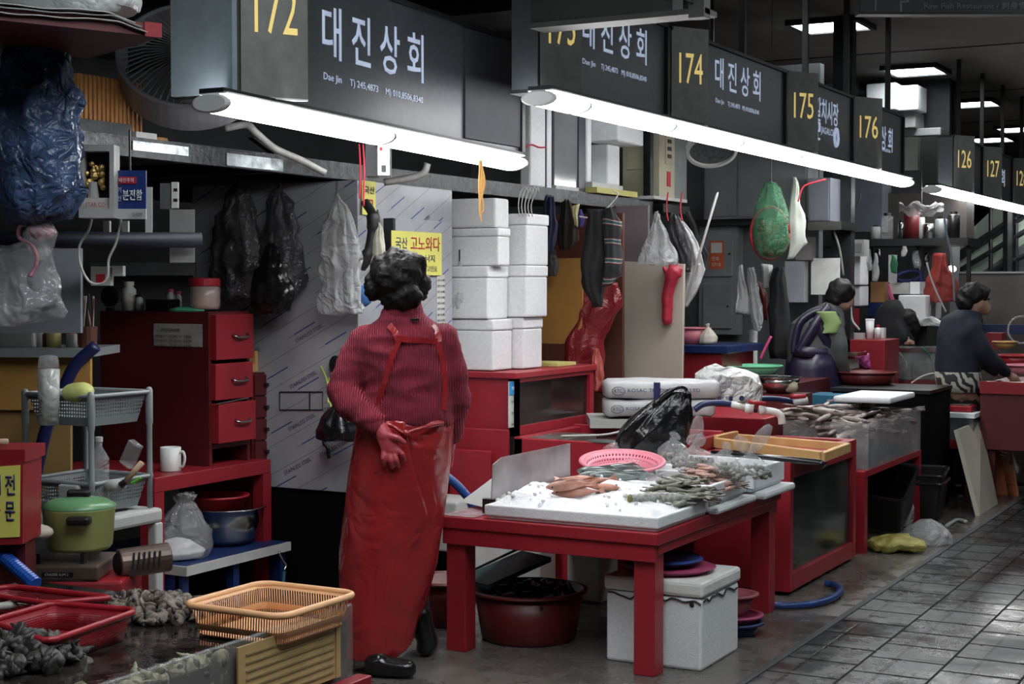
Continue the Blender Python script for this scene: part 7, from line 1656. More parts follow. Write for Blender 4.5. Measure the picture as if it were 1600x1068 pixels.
p = W(1175, 570, d=10.0); t = thing('white_tray', 'white tray under the mint green tray', 'tray', V((p.x,p.y,zt3-.072))); MB().lathe([(.001,0),(.15,0),(.16,.03),(.001,.03)], ORG[t.name], 28).build('tray_body', 'dull_white', t, smooth=True); MB().lathe([(.155,.025),(.17,.03),(.155,.036)], ORG[t.name], 28).build('rim', 'dull_white', t)
t = thing('mint_tray', 'shallow mint green round tray on the white tray', 'tray', V((p.x,p.y,zt3-.035))); MB().lathe([(.001,0),(.13,0),(.19,.05),(.185,.052),(.128,.006),(.001,.006)], ORG[t.name], 32).build('tray_body', 'mint_plastic', t, smooth=True); MB().lathe([(.184,.048),(.20,.050),(.20,.056),(.184,.056),(.184,.048)], ORG[t.name], 32).build('rim', 'mint_plastic', t)
p = W(1217, 618, d=9.1); p.z = W(1217,613,d=9.1).z; t = thing('steel_bowl', 'wide steel bowl with a cream cloth over its edge in front of the bending seller', 'bowl', p)
MB().lathe([(.001,0),(.07,.0),(.11,.04),(.128,.09),(.126,.09),(.107,.042),(.001,.008)], p, 32).build('bowl', 'steel', t, smooth=True); MB().lathe([(.124,.088),(.138,.09),(.138,.094),(.124,.094)], p, 32).build('rim', 'steel', t)
MB().ball(p+RT*.05+UP*.045-FW*.07, .055, .04, .042, 14, fn=lambda q: 1+.2*nz(q,20,1)).build('cream_cloth', mat('cream', (.46,.44,.30), .7), t, smooth=True)
t = thing('bowl_block', 'red block under the steel bowl behind the squid', 'block', V((p.x,p.y,0))); BX(p.x-.16, p.x+.16, p.y-.12, p.y+.14, 0, p.z-.003).build('block', 'red_paint_shaded', t)
a = W(1240,622,y=9.55); b = W(1312,622,y=9.55); tag(BX(a.x, b.x, 9.5, 9.8, a.z-.04, a.z+.03).build('blue_board', 'teal_board'), 'teal blue board lying behind the squid tank', 'board')
BXs = BX(a.x, b.x, 9.5, 9.8, 0, a.z-.042).build('board_stand', 'black_plastic'); tag(BXs, 'black box under the teal blue board', 'box')

# ------------------------------------------------------------------ things under the tables
def basin(name, label, px, py, d, z, r, h, m, sx=1.0, taper=.82, cat='basin'):
    p = W(px, py, d=d); p.z = z; t = thing(name, label, cat, p)
    MB().lathe([(.001,0),(r*taper,0),(r*taper+.01,.01),(r,h),(r-.008,h),(r*taper,.014),(.001,.012)], p, 36, sx=sx).build('basin_wall', m, t, smooth=True)
    MB().lathe([(r-.006,h-.006),(r+.018,h-.004),(r+.020,h+.004),(r-.006,h+.008),(r-.006,h-.006)], p, 36, sx=sx).build('rim', m, t, smooth=True); return t, p
t, p = basin('red_basin', 'large dark red basin of dark catch under the ice table', 826, 1010, 6.28, .0, .225, .20, 'maroon_plastic')
m = MB(); rnd = random.Random(12)
for k in range(60): 
    a = rnd.random()*6.28; r = .19*math.sqrt(rnd.random()); c = p+V((r*math.cos(a), r*math.sin(a), .17+rnd.random()*.035)); m.tube([c, c+V((rnd.uniform(-.06,.06), rnd.uniform(-.06,.06), rnd.uniform(-.01,.03)))], [.014,.006], 6)
MBs = m.build('seaweed', mat('seaweed', (.025,.014,.012), .35, 0, .8, 30), t); MBs['kind'] = 'stuff'
t = thing('net_tray', 'dark teal net tray with a pink rim leaning across the dark red basin', 'tray', p+V((-.05,.05,.23))); q0 = W(740,915,d=6.25); q1 = W(838,872,d=6.45); u = (q1-q0); n = u.cross(UP).normalized()
MB().prism([q0-n*.10, q0+n*.10, q1+n*.10, q1-n*.10], UP.cross(n).normalized()*0+V((0,0,.02))).build('net', mat('teal_net', (.01,.06,.06), .6, 0, .5, 60), t)
MB().tube([q0-n*.11-UP*.012, q1-n*.11-UP*.012], .011, 8).build('pink_edge', 'magenta_plastic', t, smooth=True); MB().tube([q0-n*.11+UP*.02, q1-n*.11+UP*.03], .006, 8).build('net_edge', 'black_plastic', t)
t, p = basin('red_basin', 'maroon basin half hidden behind the left table leg and the woman', 697, 985, 6.55, .0, .15, .19, 'maroon_plastic', taper=.7)
tag(BX(-3.64, -3.40, 6.20, 6.45, .0, .34).build('foam_block', 'foam_dirty', bevel=.01), 'tall grey-white foam box behind the left leg of the ice table', 'box')
tag(BX(-3.12, -2.95, 6.30, 6.5, .0, .42).build('white_pillar', 'dull_white', bevel=.01), 'narrow whitish box standing behind the dark red basin', 'box')
tag(BX(-3.42, -3.30, 6.38, 6.55, .0, .45).build('white_pillar', 'dull_white', bevel=.01), 'pale upright box farther back under the ice table, left', 'box')
tag(BX(-4.0, -3.68, 6.25, 6.5, .18, .42).build('white_pillar', 'dull_white', bevel=.01), 'pale box in the gap between the woman and the left table leg', 'box')
# foam box on the floor
x0, x1, y0, y1 = -2.485, -2.09, 5.36, 5.76
t = thing('foam_cooler', 'large white foam box with black scribbles standing under the right end of the table', 'box', ((x0+x1)/2, (y0+y1)/2, 0))
BX(x0, x1, y0, y1, 0, .275).build('box_body', 'foam', t, bevel=.012); BX(x0-.008, x1+.008, y0-.008, y1+.008, .277, .335).build('lid', 'foam_dirty', t, bevel=.014)
m = MB(); rnd = random.Random(6); P_ = [(x0+.01+.024*k, y0-.006, .262+rnd.uniform(-.012,.012)) for k in range(17)]; m.tube(curve(P_, 3), .0035, 5); m.tube(curve([(x1+.004, y0+.01+.03*k, .262+rnd.uniform(-.012,.012)) for k in range(13)], 3), .0035, 5); m.build('black_scribble', 'black_ink', t)
MB().ball((x1-.04, y0-.002, .25), .010, .004, .010, 8).build('black_spot', 'black_ink', t)
t = thing('pink_dish', 'round pink plastic dish on the foam box under the table', 'lid', (-2.30, 5.55, .337)); MB().lathe([(.001,0),(.15,0),(.175,.018),(.17,.022),(.001,.008)], ORG[t.name], 32).build('lid_body', 'magenta_plastic', t, smooth=True); MB().lathe([(.168,.014),(.182,.018),(.168,.025)], ORG[t.name], 32).build('rim', 'magenta_plastic', t)
t = thing('blue_dish', 'round blue plastic tray lying in the pink dish under the table', 'lid', (-2.33, 5.56, .362)); MB().lathe([(.001,0),(.125,0),(.15,.018),(.145,.022),(.001,.008)], ORG[t.name], 32).build('lid_body', 'blue_plastic', t, smooth=True); MB().lathe([(.144,.014),(.156,.018),(.144,.025)], ORG[t.name], 32).build('rim', 'blue_hose', t)
pb = W(1150, 985, z=.05)
t, p = basin('blue_basin', 'shallow blue basin on the floor, lowest of the stack right of the foam box', 1148, 985, pb.x and 6.35, .0, .105, .05, 'blue_plastic', taper=.75)
t, p2 = basin('pink_basin', 'shallow pink basin lying in the blue one', 1148, 985, 6.35, .035, .10, .045, 'magenta_plastic', taper=.75)
t, p3 = basin('pink_basin', 'deeper pink and brown basin at the top of the floor stack', 1145, 985, 6.35, .082, .088, .085, mat('pink_brown', (.30,.08,.10), .5), taper=.6)
t = thing('floor_hose', 'blue hose curving over the wet floor at the foot of the glass tank', 'hose', W(1260, 940, z=.02)); MB().tube(curve([W(1190,943,z=.02), W(1230,946,z=.02), W(1270,943,z=.02), W(1300,934,z=.02), W(1313,922,z=.02), W(1303,913,z=.02), W(1290,911,z=.02)]), .016, 10).build('hose', 'blue_hose', t, smooth=True)
t = thing('floor_hose', 'dark blue hose curving behind the left end of the ice table', 'hose', W(720, 780, d=7.0)); MB().tube(curve([W(692,740,d=6.9), W(708,752,d=6.9), W(724,768,d=6.9), W(736,785,d=6.9), W(742,810,d=6.9)]), .02, 10).build('hose', 'blue_hose', t, smooth=True)
# black tubs and bags under the squid stand
def crate(label, px, py, d, z, lx, ly, h, m, rot=(0,0,0)):
    t = thing('black_tub', label, 'tub', (0,0,0)); X, Y_ = lx/2, ly/2
    MB().rings([rrect(-X+.03,X-.03,-Y_+.03,Y_-.03,.0,.02), rrect(-X,X,-Y_,Y_,h,.03), rrect(-X+.008,X-.008,-Y_+.008,Y_-.008,h,.03), rrect(-X+.036,X-.036,-Y_+.036,Y_-.036,.01,.02)]).build('tub_body', m, t)
    q = rrect(-X-.004,X+.004,-Y_-.004,Y_+.004,h,.035); MB().tube(q+[q[0],q[1]], .010, 6, cap=False).build('rim', m, t); p = W(px, py, d=d); place(t, (p.x, p.y, z), rot); return t
mat('black_gloss', (.010,.009,.009), .3)
crate('black rectangular tub leaning under the squid stand, nearest', 1385, 800, 8.95, .10, .30, .34, .26, 'black_gloss', (.5, .1, 0))
crate('upright black tub beyond the leaning one at the foot of the stand', 1438, 800, 9.5, .0, .30, .36, .24, 'black_gloss', (0, 0, .1)); crate('second black tub stacked inside the upright one', 1438, 800, 9.5, .06, .30, .36, .24, 'black_gloss', (.05, 0, .14))
p = W(1400, 860, z=.0); bag(p+V((0,0,.0)), [(.02,0),(.11,.005),(.12,.04),(.07,.08),(.02,.09)], mat('bag_yellow', (.40,.36,.10), .35, 0, .4, 14, .8, 20), 'yellow_bag', 'crumpled yellow plastic bag on the floor under the squid stand', 'bag', seed=71, crink=.03, n=40, sx=1.3)
p = W(1447, 848, z=.0); bag(p, [(.02,0),(.12,.005),(.12,.05),(.07,.10),(.02,.12)], 'milky_film', 'clear_bag', 'crumpled clear plastic bag on the floor beside the black tubs', 'bag', seed=72, crink=.03, n=44, sx=1.2)
p = W(1410, 820, z=.02); bag(p, [(.02,0),(.06,.01),(.07,.08),(.05,.15),(.02,.18)], 'milky_film', 'clear_bag', 'small upright clear bag against the leaning black tub', 'bag', seed=73, crink=.02, n=30)
tag(MB().tube(curve([W(1478,822,z=.01), W(1495,812,z=.01), W(1510,815,z=.012)]), .012, 6).build('wet_rag', 'dull_white', smooth=True), 'small whitish rag on the wet floor by the leaning board', 'rag')

# ------------------------------------------------------------------ stalls farther down the aisle
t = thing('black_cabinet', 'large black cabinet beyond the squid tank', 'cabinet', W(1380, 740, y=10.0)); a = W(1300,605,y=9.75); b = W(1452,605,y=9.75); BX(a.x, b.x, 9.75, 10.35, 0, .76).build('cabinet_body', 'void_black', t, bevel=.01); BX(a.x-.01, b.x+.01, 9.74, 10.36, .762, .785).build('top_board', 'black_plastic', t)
yq = 10.9
t, p = tub('maroon_tub', 'wide dark red basin on the black cabinet', 1355, 10.3, .79, .19, .075, 'maroon_plastic', .85)
t = thing('slatted_board', 'amber wooden slatted board left of the seller in navy', 'board', W(1435, 610, y=10.5)); a = W(1395,612,y=10.45); b = W(1478,612,y=10.45)
for k in range(5): BX(a.x+.0*k, b.x, 10.45+.11*k, 10.52+.11*k, a.z, a.z+.02).build('slat', 'amber_wood', t)
BX(a.x, b.x, 10.46, 11.0, 0, a.z-.003).build('base', 'red_paint_shaded', t)
t = thing('red_box', 'red box with a magenta bag hanging on it behind the black cabinet', 'box', W(1357, 585, y=11.0)); a = W(1318,530,y=11.0); b = W(1383,530,y=11.0); BX(a.x, b.x, 11.0, 11.4, 0, a.z).build('box_body', 'red_paint', t, bevel=.004)
zr = a.z + .002
garment('magenta_bag', 'bright magenta plastic bag draped on the red box', 'bag', [(543,1352,1368),(555,1340,1369),(565,1332,1366),(576,1354,1364)], 11.15, mat('magenta_film', (.42,.06,.26), .3, 0, .3, 20, .8, 24), th=.05, seed=31)
p = W(1359, 528, y=11.15); t = thing('cup_stack', 'stack of white foam cups on the red box', 'cups', V((p.x,11.15,zr))); MB().lathe([(.001,0),(.025,0),(.032,.14),(.001,.14)], ORG[t.name], 16).build('cup_column', 'foam', t, smooth=True); MB().lathe([(.03,.138),(.036,.142),(.03,.147)], ORG[t.name], 16).build('rim', 'foam', t)
p = W(1372, 528, y=11.15); t = thing('bottle', 'small white bottle with a red cap beside the foam cups', 'bottle', V((p.x,11.15,zr))); MB().lathe([(.001,0),(.022,0),(.022,.07),(.01,.085),(.001,.085)], ORG[t.name], 14).build('bottle_body', 'white_plastic', t, smooth=True); MB().lathe([(.001,.085),(.011,.085),(.011,.105),(.001,.105)], ORG[t.name], 12).build('cap', 'red_plastic', t)
yt('white_carton', 'low white carton on the red box right of the bottle', 'carton', 1366, 1381, 512, 528, 11.25, 'white_plastic', .06); yt('white_strip', 'row of small white things along the red box left of the cups', 'carton', 1326, 1349, 520, 529, 11.2, 'dull_white', .05)
t = thing('steel_tray', 'steel tray with food on the near side of the red box', 'tray', W(1320, 575, y=10.9)); yp_(t, 'tray_body', 1302, 1340, 551, 556, 10.7, 'steel', .25); yp_(t, 'contents', 1305, 1330, 560, 576, 10.75, 'dull_white', .2); yp_(t, 'stand', 1303, 1338, 577, 600, 10.75, 'red_paint_shaded', .2)
# glass tanks behind
for px0, px1, lab in ((1384, 1424, 'cloudy glass tank with white tubes, left of the pair behind the amber slats'), (1424, 1466, 'cloudy glass tank, right of the pair beside the seller in navy')):
    t = thing('glass_tank', lab, 'fish tank', W((px0+px1)/2, 592, y=11.6)); a = W(px0,592,y=11.6); b = W(px1,592,y=11.6); z0, z1 = a.z, W(px0,543,y=11.6).z
    BX(a.x, b.x, 11.6, 12.0, z0, z1).build('glass', mat('far_glass', (.20,.22,.22), .15, 0, .4, 8, .3, 8, alpha=.5), t); BX(a.x+.01, b.x-.01, 11.62, 11.98, z0+.01, z0+.12).build('water', 'squid_water', t); BX(a.x, b.x, 11.59, 11.61, z1-.03, z1).build('rim', 'steel', t); BX(a.x, b.x, 11.6, 12.0, 0, z0-.002).build('stand', 'red_paint_shaded', t)
tag(MB().tube(curve([W(1384,538,d=11.6), W(1400,545,d=11.6), W(1415,565,d=11.6), W(1420,592,d=11.6)]), .006, 6).build('air_tube', 'cable_white', smooth=True), 'thin white air tube over the left far glass tank', 'tube')
tag(MB().tube(curve([W(1440,543,d=11.5), W(1452,555,d=11.5), W(1460,580,d=11.5), W(1468,592,d=11.5)]), .008, 6).build('air_tube', 'dark_green', smooth=True), 'dark green tube over the right far glass tank', 'tube')
tag(MB().tube(curve([W(1424,598,d=10.9), W(1440,588,d=10.9), W(1460,583,d=10.9), W(1470,592,d=10.9)]), .006, 6).build('air_tube', 'cable_white', smooth=True), 'thin white tube lying on the amber slats', 'tube')
# far shelf with clutter
ys_ = 12.6
t = thing('pot_shelf', 'dark shelf of pots and clutter running across the stall at the right', 'shelf', W(1400, 385, y=ys_)); yp_(t, 'shelf_board', 1255, 1512, 373, 384, ys_, 'dark_trim', .5)
a = W(1345,375,y=ys_); 
for px in (1350, 1425, 1505): a = W(px,380,y=ys_); BX(a.x-.015, a.x+.015, ys_+.2, ys_+.23, 0, a.z-.0).build('post', 'black_steel', t)
zsf = W(1400,373,y=ys_).z + .002; rnd = random.Random(21)
for k, (px, r, h, m_, lab) in enumerate(((1386,.05,.22,'clear_bag','clear plastic bottle standing at the left of the far pot shelf'), (1409,.035,.16,'steel','slim steel flask on the far pot shelf'), (1425,.07,.26,'maroon_plastic','dark reddish bucket on the far pot shelf'), (1452,.055,.14,'steel','steel pot in the middle of the far pot shelf'), (1470,.05,.18,'grey_plastic','grey canister on the far pot shelf'), (1490,.05,.22,'black_plastic','black canister at the right end of the far pot shelf'), (1368,.04,.12,'dull_white','small pale tin at the left end of the far pot shelf'), (1439,.03,.20,'dull_white','narrow pale bottle on the far pot shelf'))):
    p = W(px, 373, y=ys_+.2); p.z = zsf; t = thing('canister', lab, 'container', p); MB().lathe([(.001,0),(r,0),(r,h*.85),(r*.8,h*.9),(.001,h*.9)], p, 16).build('body', m_, t, smooth=True); MB().lathe([(.001,h*.9),(r*.6,h*.9),(r*.6,h),(.001,h)], p, 14).build('lid', 'black_plastic', t)
for px_, py_ in ((1357,520),): pass
p = W(1440, 330, y=12.4); t = thing('film_sheet', 'crumpled clear plastic sheet hanging under the lamp of the far row', 'plastic sheet', p)
MB().grid(lambda u, v: W(1405+70*u, 318+22*v*(1-abs(u-.5))+8*nz((u*4,v*3,1),1.5), d=12.3+.1*v), 16, 8).build('sheet', 'milky_film', t, smooth=True, solid=.002); MB().tube([W(1440,318,d=12.3), W(1440,250,d=12.3)], .006, 6).build('cord', 'cable_black', t)
# things hanging or stored below the shelf
yt('cardboard_box', 'small orange-brown box on the far wall below the pot shelf', 'box', 1360, 1382, 440, 472, 12.6, mat('cardboard', (.34,.17,.07), .7), .12)
yt('blue_crate', 'blue crate under the orange-brown box', 'crate', 1355, 1383, 473, 494, 12.6, 'blue_plastic', .2)
yt('white_plank', 'white plank hanging with a green cloth on it', 'plank', 1388, 1400, 398, 441, 12.5, 'dull_white', .03)
garment('green_cloth', 'green cloth hanging on the white plank', 'cloth', [(398,1393,1398),(412,1391,1402),(427,1393,1402)], 12.35, mat('cloth_green', (.015, .14, .07), .7), th=.02, seed=41)
t = thing('blue_strap', 'dark blue oval strap hanging beside the red net bag', 'strap', W(1420, 430, d=12.6)); MB().tube([W(1420,431,d=12.7)+RT*(.10*math.cos(q))+UP*(.04*math.sin(q)+.015*math.cos(q)) for q in [2*PI*k/24 for k in range(25)]], .016, 8).build('strap', mat('strap_blue', (.012,.015,.10), .6), t, smooth=True); MB().tube([W(1438,425,d=12.7), W(1441,458,d=12.7)], .022, 8).build('strap_tail', 'strap_blue', t)
t = thing('white_cooler', 'grey and white cooler box behind the seller in navy', 'cooler', W(1437, 500, y=12.4)); a = W(1403,500,y=12.3); b = W(1446,500,y=12.3); c_ = W(1471,500,x=b.x); z1 = W(1440,461,y=12.3).z
BX(a.x, b.x, 12.3, c_.y, a.z, z1).build('cooler_body', 'foam', t, bevel=.01); BX(b.x+.0, b.x+.008, 12.45, 12.6, a.z+.02, a.z+.12).build('latch', 'grey_plastic', t); BX(a.x, b.x, 12.35, c_.y, 0, a.z-.003).build('stand', 'black_cloth', t)
yt('foam_box', 'white foam box on top of the grey and white cooler', 'box', 1422, 1437, 440, 459, 12.6, 'foam', .2); yt('foam_box', 'grey-white foam box left on top of the cooler', 'box', 1390, 1421, 441, 459, 12.7, 'foam_dirty', .2)
garment('red_net_bag', 'big translucent red net bag hanging under the far shelf', 'bag', [(396,1462,1474),(420,1456,1482),(440,1446,1496),(455,1444,1500),(470,1446,1496)], 12.4, mat('net_red', (.28, .035, .028), .5, 0, .3, 30, .6, 40, alpha=.85), th=.12, seed=42, fold=.12)
tag(MB().tube(curve([W(1475,330,d=11.9), W(1478,360,d=11.9), W(1487,400,d=11.9), W(1490,440,d=11.9), W(1491,470,d=11.9)]), .009, 8).build('blue_tube', mat('tube_pale', (.16,.20,.24), .4), smooth=True), 'pale blue tube hanging in front of the red net bag', 'tube')
tag(MB().tube(curve([W(1448,410,d=12.0), W(1455,435,d=12.0), W(1465,460,d=12.0), W(1478,487,d=12.0)]), .007, 8).build('white_tube', 'cable_white', smooth=True), 'white tube drooping left of the red net bag', 'tube')
garment('pink_bag', 'narrow pink bag hanging right of the orange-brown box', 'bag', [(442,1384,1388),(455,1386,1394),(470,1392,1401)], 12.3, mat('pink_dim', (.40,.08,.16), .5), th=.02, seed=43)
rnd = random.Random(31)
for k, (px, w_, a_, b_, m_, lab) in enumerate(((1358,5,390,425,'milky_film','clear bag hanging at the left below the far pot shelf'), (1368,6,395,440,'dull_white','whitish bundle of tools hanging below the far pot shelf'), (1372,3,388,400,'steel','small steel ladle hanging below the far pot shelf'), (1412,5,386,400,'cable_white','white string coil hanging under the pot shelf'), (1432,8,392,418,'grey_bag','greyish bag hanging under the middle of the pot shelf'), (1447,5,395,416,'steel','steel scoop hanging by the red net bag'))):
    garment('hanging_tools', lab, 'tools', [(a_,px-w_*.3,px+w_*.3),((a_+b_)/2,px-w_,px+w_),(b_,px-w_*.6,px+w_*.6)], 12.4+.05*k, m_, th=.03, seed=50+k)
t = thing('white_meter_box', 'white box with a square dial above the stacked foam boxes', 'box', W(1333, 400, y=11.9)); yp_(t, 'box_body', 1317, 1350, 374, 400, 11.9, 'dull_white', .15); yp_(t, 'dial', 1333, 1346, 380, 394, 11.89, 'grey_plastic', .01); yp_(t, 'red_top', 1320, 1328, 365, 373, 11.95, 'red_paint', .05)
for k, (a_, b_, c_, d_) in enumerate(((1307,1330,404,440),(1330,1344,396,445),(1318,1344,446,478))): yt('foam_box', ['grey-lit foam box at the left behind the bending seller','tall white foam box under the white meter box','lowest white foam box behind the head of the bending seller'][k], 'box', a_, b_, c_, d_, 12.0+.06*k, 'foam', .25, .01)
tag(MB().tube(curve([W(1303,360,d=11.0), W(1312,390,d=11.0), W(1318,430,d=11.0)]), .008, 8).build('grey_cable', 'cable_grey', smooth=True), 'grey cable hanging above the head of the bending seller', 'cable')
tag(MB().tube(curve([W(1329,478,d=11.2), W(1332,500,d=11.2), W(1343,515,d=11.2)]), .008, 8).build('white_cable', 'cable_white', smooth=True), 'white cable curving down to the red box by the foam cups', 'cable')
yt('red_stand', 'red upright board right of the bending seller\'s head', 'board', 1329, 1337, 482, 512, 11.8, 'red_paint', .1); yt('white_stand', 'white board beside the red upright board', 'board', 1323, 1329, 484, 515, 11.8, 'dull_white', .1)
# tall white boxes stacked near the ceiling
for k, (a_, b_, c_, d_, lab) in enumerate(((1353,1400,130,172,'brightly lit white foam box near the ceiling, left of the pair'),(1400,1434,133,172,'brightly lit white foam box near the ceiling, right of the pair'),(1395,1430,174,200,'pale box tied with red string under the bright pair'),(1412,1470,200,212,'long pale board on the far dark cabinet'),(1290,1342,120,158,'grey box behind the top of sign 176'),(1326,1342,118,155,'narrow greenish white box behind the top of sign 176'))):
    yt('white_box' if k < 4 else 'grey_box', lab, 'box', a_, b_, c_, d_, 14.2+.1*k, 'foam' if k in (0,1) else 'dull_white' if k < 4 else 'grey_plastic', .35, .01)
yt('pale_board', 'pale slanting panel right of sign 176', 'panel', 1410, 1434, 214, 266, 13.6, mat('panel_green', (.28,.31,.28), .5), .08)
t = thing('dark_cabinet', 'tall dark grey cabinet standing behind signs 126 and 176', 'cabinet', W(1455, 300, y=14.0)); a = W(1434,300,y=14.0); b = W(1478,300,y=14.0); BX(a.x, b.x, 14.0, 14.7, 1.9, W(1455,213,y=14).z).build('cabinet_body', mat('cab_black', (.05,.052,.05), .6), t); BX(a.x, b.x, 14.2, 14.6, 0, 1.9).build('lower_body', 'wall_dark', t)
struct(BX(-9, -3.3, 14.8, 14.9, 0, 3.4).build('wall_1', 'wall_dark', keep=True))
for k in (0,): struct(BX(W(1478,200,y=15).x, W(1491,200,y=15).x, 15.0, 15.2, 0, 3.4).build('trim_12', 'dark_trim'))
yt('wall_cabinet', 'grey-blue cabinet doors above the far pot shelf', 'cabinet', 1325, 1378, 262, 362, 13.2, mat('cab_bluegrey', (.09,.10,.125), .5), .3)
tag(MB().tube(curve([W(1345,300,d=12.6), W(1340,320,d=12.6), W(1325,335,d=12.6)]), .006, 6).build('black_cable', 'cable_black', smooth=True), 'thin black cable in front of the grey-blue cabinet doors', 'cable')
yt('dark_shutter', 'dark shelving behind the far pot shelf', 'shelving', 1380, 1510, 300, 372, 13.4, mat('dim_brown', (.03,.025,.022), .8), .3)

# staircase and stained wall at the right
t = thing('staircase', 'pale staircase side with black handrails in the background at the right', 'stairs', W(1550, 430, y=17.0)); ysr = 17.0
g = lambda px, py, y=ysr: W(px, py, y=y)
pal = mat('stair_pale', (.20,.25,.20), .6, 0, .15, 3)
MB().prism([g(1480,424), g(1535,424), g(1620,385), g(1620,300), g(1560,318), g(1500,375)], (0,.15,0)).build('stair_side', pal, t)
MB().prism([g(1535,424,16.9), g(1660,424,16.9), g(1660,340,16.9)], (0,.1,0)).build('dark_underside', 'wall_dark', t)
for (a, b) in (((1480,415),(1620,325)),((1492,400),(1600,330)),((1500,422),(1620,350)),((1545,425),(1620,390))): MB().tube([g(*a,16.8), g(*b,16.8)], .028, 8).build('handrail', 'black_steel', t)
for px in (1495, 1548, 1576, 1588): MB().tube([g(px,300,16.8), g(px,424,16.8)], .022 if px != 1576 else .06, 8).build('baluster', 'black_steel', t)
MB().prism([g(1478,424), g(1498,424), g(1498,540), g(1478,540)], (0,.2,0)).build('support', 'wall_dark', t)
tag(MB().ball(W(1487,420,d=13.0), .04, .03, .03, 10).build('lit_lamp', mat('small_glow', (1,1,.95), .5, emit=5)), 'small bright lamp at the foot of the staircase', 'lamp')
t = thing('stained_partition', 'stained grey partition behind the seller in navy at the right', 'partition', W(1560, 540, y=13.8)); st = mat('stained', (.075,.07,.065), .45, 0, .3, 3, dirt=.6, dcol=(.11,.05,.03)); a = g(1497,540,13.8); b = g(1680,540,13.8); BX(a.x, b.x, 13.8, 13.9, 0, g(1550,427,13.8).z).build('panel', st, t); BX(a.x, b.x, 13.78, 13.92, g(1550,427,13.8).z, g(1550,424,13.8).z).build('top_rail', 'grey_plastic', t)
# right-hand counter
t = thing('red_counter', 'red counter with tubs in front of the seller in navy', 'counter', W(1570, 640, y=10.3)); a = W(1532,600,y=10.55); zr2 = a.z; BX(a.x, a.x+1.3, 10.55, 11.6, .35, zr2).build('counter_body', 'red_paint_shaded', t); BX(a.x, a.x+1.3, 10.53, 10.60, zr2-.06, zr2+.02).build('front_edge', 'red_paint', t)
for x in (a.x+.03, a.x+1.2): BX(x, x+.06, 10.6, 10.66, 0, .35).build('leg', 'red_paint_shaded', t)
tub('red_tub', 'red basin on the right-hand counter', 1590, 11.9, zr2+.03, .18, .09, 'red_plastic', .8); tub('pink_tub', 'pink basin at the right edge of the photo', 1605, 11.4, zr2+.0, .15, .07, 'pink_plastic', .8)
tub('steel_dish', 'steel dish on the counter beside the seller in navy', 1545, 11.7, zr2+.02, .07, .05, 'steel', .8)
tub('amber_bowl', 'amber bowl above the red basin at the right', 1570, 12.3, zr2+.16, .09, .05, 'amber_wood', .7)
yt('red_box', 'red box behind the seller in navy, in front of the stained partition', 'box', 1540, 1565, 520, 545, 13.0, 'red_paint', .2); yt('blue_board', 'blue board at the foot of the stained partition', 'board', 1535, 1610, 507, 522, 13.3, 'blue_plastic', .1); yt('red_crate', 'red crate left of the seller in navy', 'crate', 1446, 1464, 510, 532, 13.0, 'red_paint', .2); yt('pink_crate', 'narrow pink crate touching the seller in navy', 'crate', 1463, 1469, 508, 540, 12.9, 'hot_pink', .2)
garment('paper_bags', 'crumpled white bags lying in front of the cooler', 'bags', [(496,1436,1460),(504,1430,1474),(509,1434,1470)], 12.2, 'white_film2', th=.06, seed=61)
t = thing('wire_basket', 'faint clear ring-shaped net at the right edge', 'net', W(1590, 510, d=12.5)); MB().tube([W(1596,515,d=12.5)+RT*(.11*math.cos(q))+UP*(.11*math.sin(q)) for q in [2*PI*k/30 for k in range(31)]], .008, 6).build('ring', 'milky_film', t)
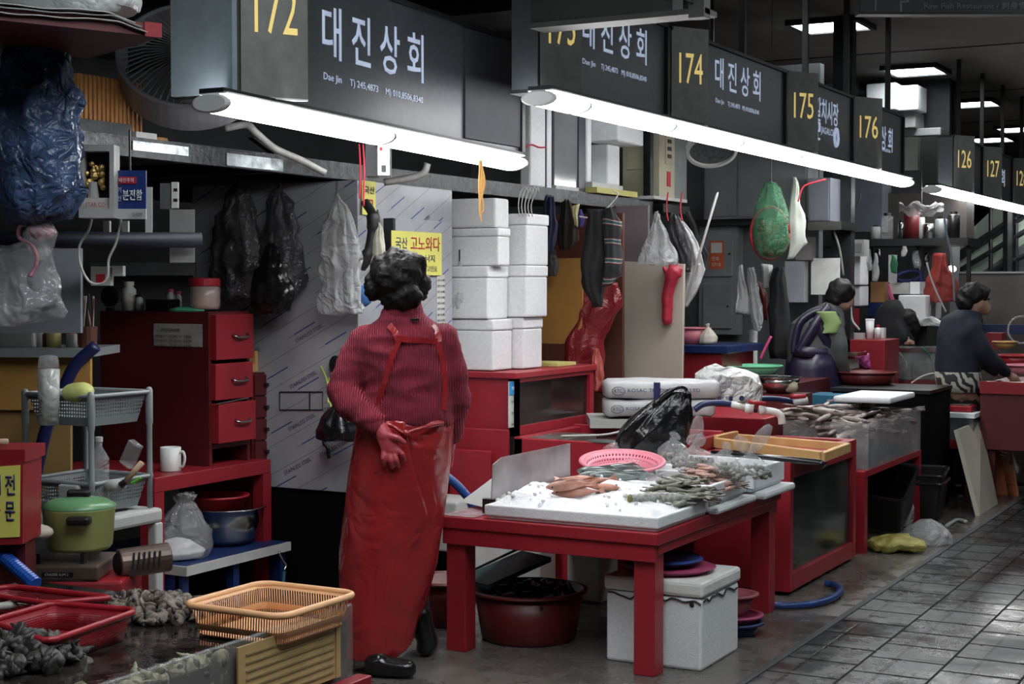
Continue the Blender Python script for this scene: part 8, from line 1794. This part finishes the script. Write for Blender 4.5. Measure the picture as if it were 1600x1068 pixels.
# tanks and trays left of the navy seller
yL = 10.75
t = thing('small_tank', 'small clear tank on a red rail beyond the black cabinet', 'fish tank', W(1490, 690, y=10.0)); a = W(1453,690,y=10.25); b = W(1512,690,y=10.25); z0 = W(1480,690,y=10.25).z; z1 = W(1480,655,y=10.25).z; xr = b.x
BX(xr-.45, xr, 10.42, 11.0, z0, z1).build('glass', mat('far_glass', (.2,.22,.22), .15), t); BX(xr-.46, xr+.01, 10.41, 11.01, z1, z1+.03).build('foam_rim', 'foam', t); BX(xr-.45, xr+.0, 10.42, 11.0, z0-.06, z0-.002).build('red_rail', 'red_paint', t)
for (x, y) in ((xr-.45,10.42),(xr-.05,10.42),(xr-.45,10.95),(xr-.05,10.95)): BX(x, x+.05, y, y+.05, 0, z0-.06).build('leg', 'red_paint_shaded', t)
t = thing('red_tray', 'red plastic tray on the small clear tank', 'tray', (xr-.22, 10.7, z1+.032)); BX(xr-.42, xr-.03, 10.5, 10.95, z1+.032, z1+.075).build('tray_body', 'red_plastic', t, bevel=.008); BX(xr-.40, xr-.05, 10.52, 10.93, z1+.0755, z1+.08).build('contents', 'shellfish', t)
# leaning board, orange basket and sack
t = thing('leaning_board', 'pale stone-coloured board leaning at the aisle beyond the squid stand', 'board', W(1525, 800, z=0)); a, b = W(1524,806,z=0), W(1553,785,z=0); c_, d_ = W(1526,657,d=9.95), W(1491,672,d=9.75)
a = W(1524,806,z=.0); dd = 2400*1.45/(806-445)
MB().prism([W(1524,806,z=.0), W(1553,787,z=.0), W(1526,658,d=10.35), W(1490,672,d=10.0)], (.02,.035,0)).build('board', 'beige_board', t)
t = basket('orange_basket', 'orange perforated basket standing on edge behind the leaning board', 'basket', 0, 0, 0, .34, .40, .10, 'orange_mesh2' if 'orange_mesh2' in MATS else perforated('orange_mesh2', (.50,.16,.06), .02, .02, .5, .5, .0, .2), mat('orange_dark', (.50,.16,.06), .5)); place(t, W(1540,745,d=10.6), (math.radians(80), math.radians(-6), math.radians(40)))
p = W(1592, 752, z=0); bag(p, [(.05,0),(.22,.01),(.26,.12),(.25,.28),(.20,.42),(.13,.52),(.06,.56)], mat('sack_white', (.30,.31,.29), .42, 0, .2, 5, .8, 8), 'white_sack', 'big full whitish plastic sack on the floor at the right edge', 'sack', seed=81, crink=.035, n=60, fold=.08)
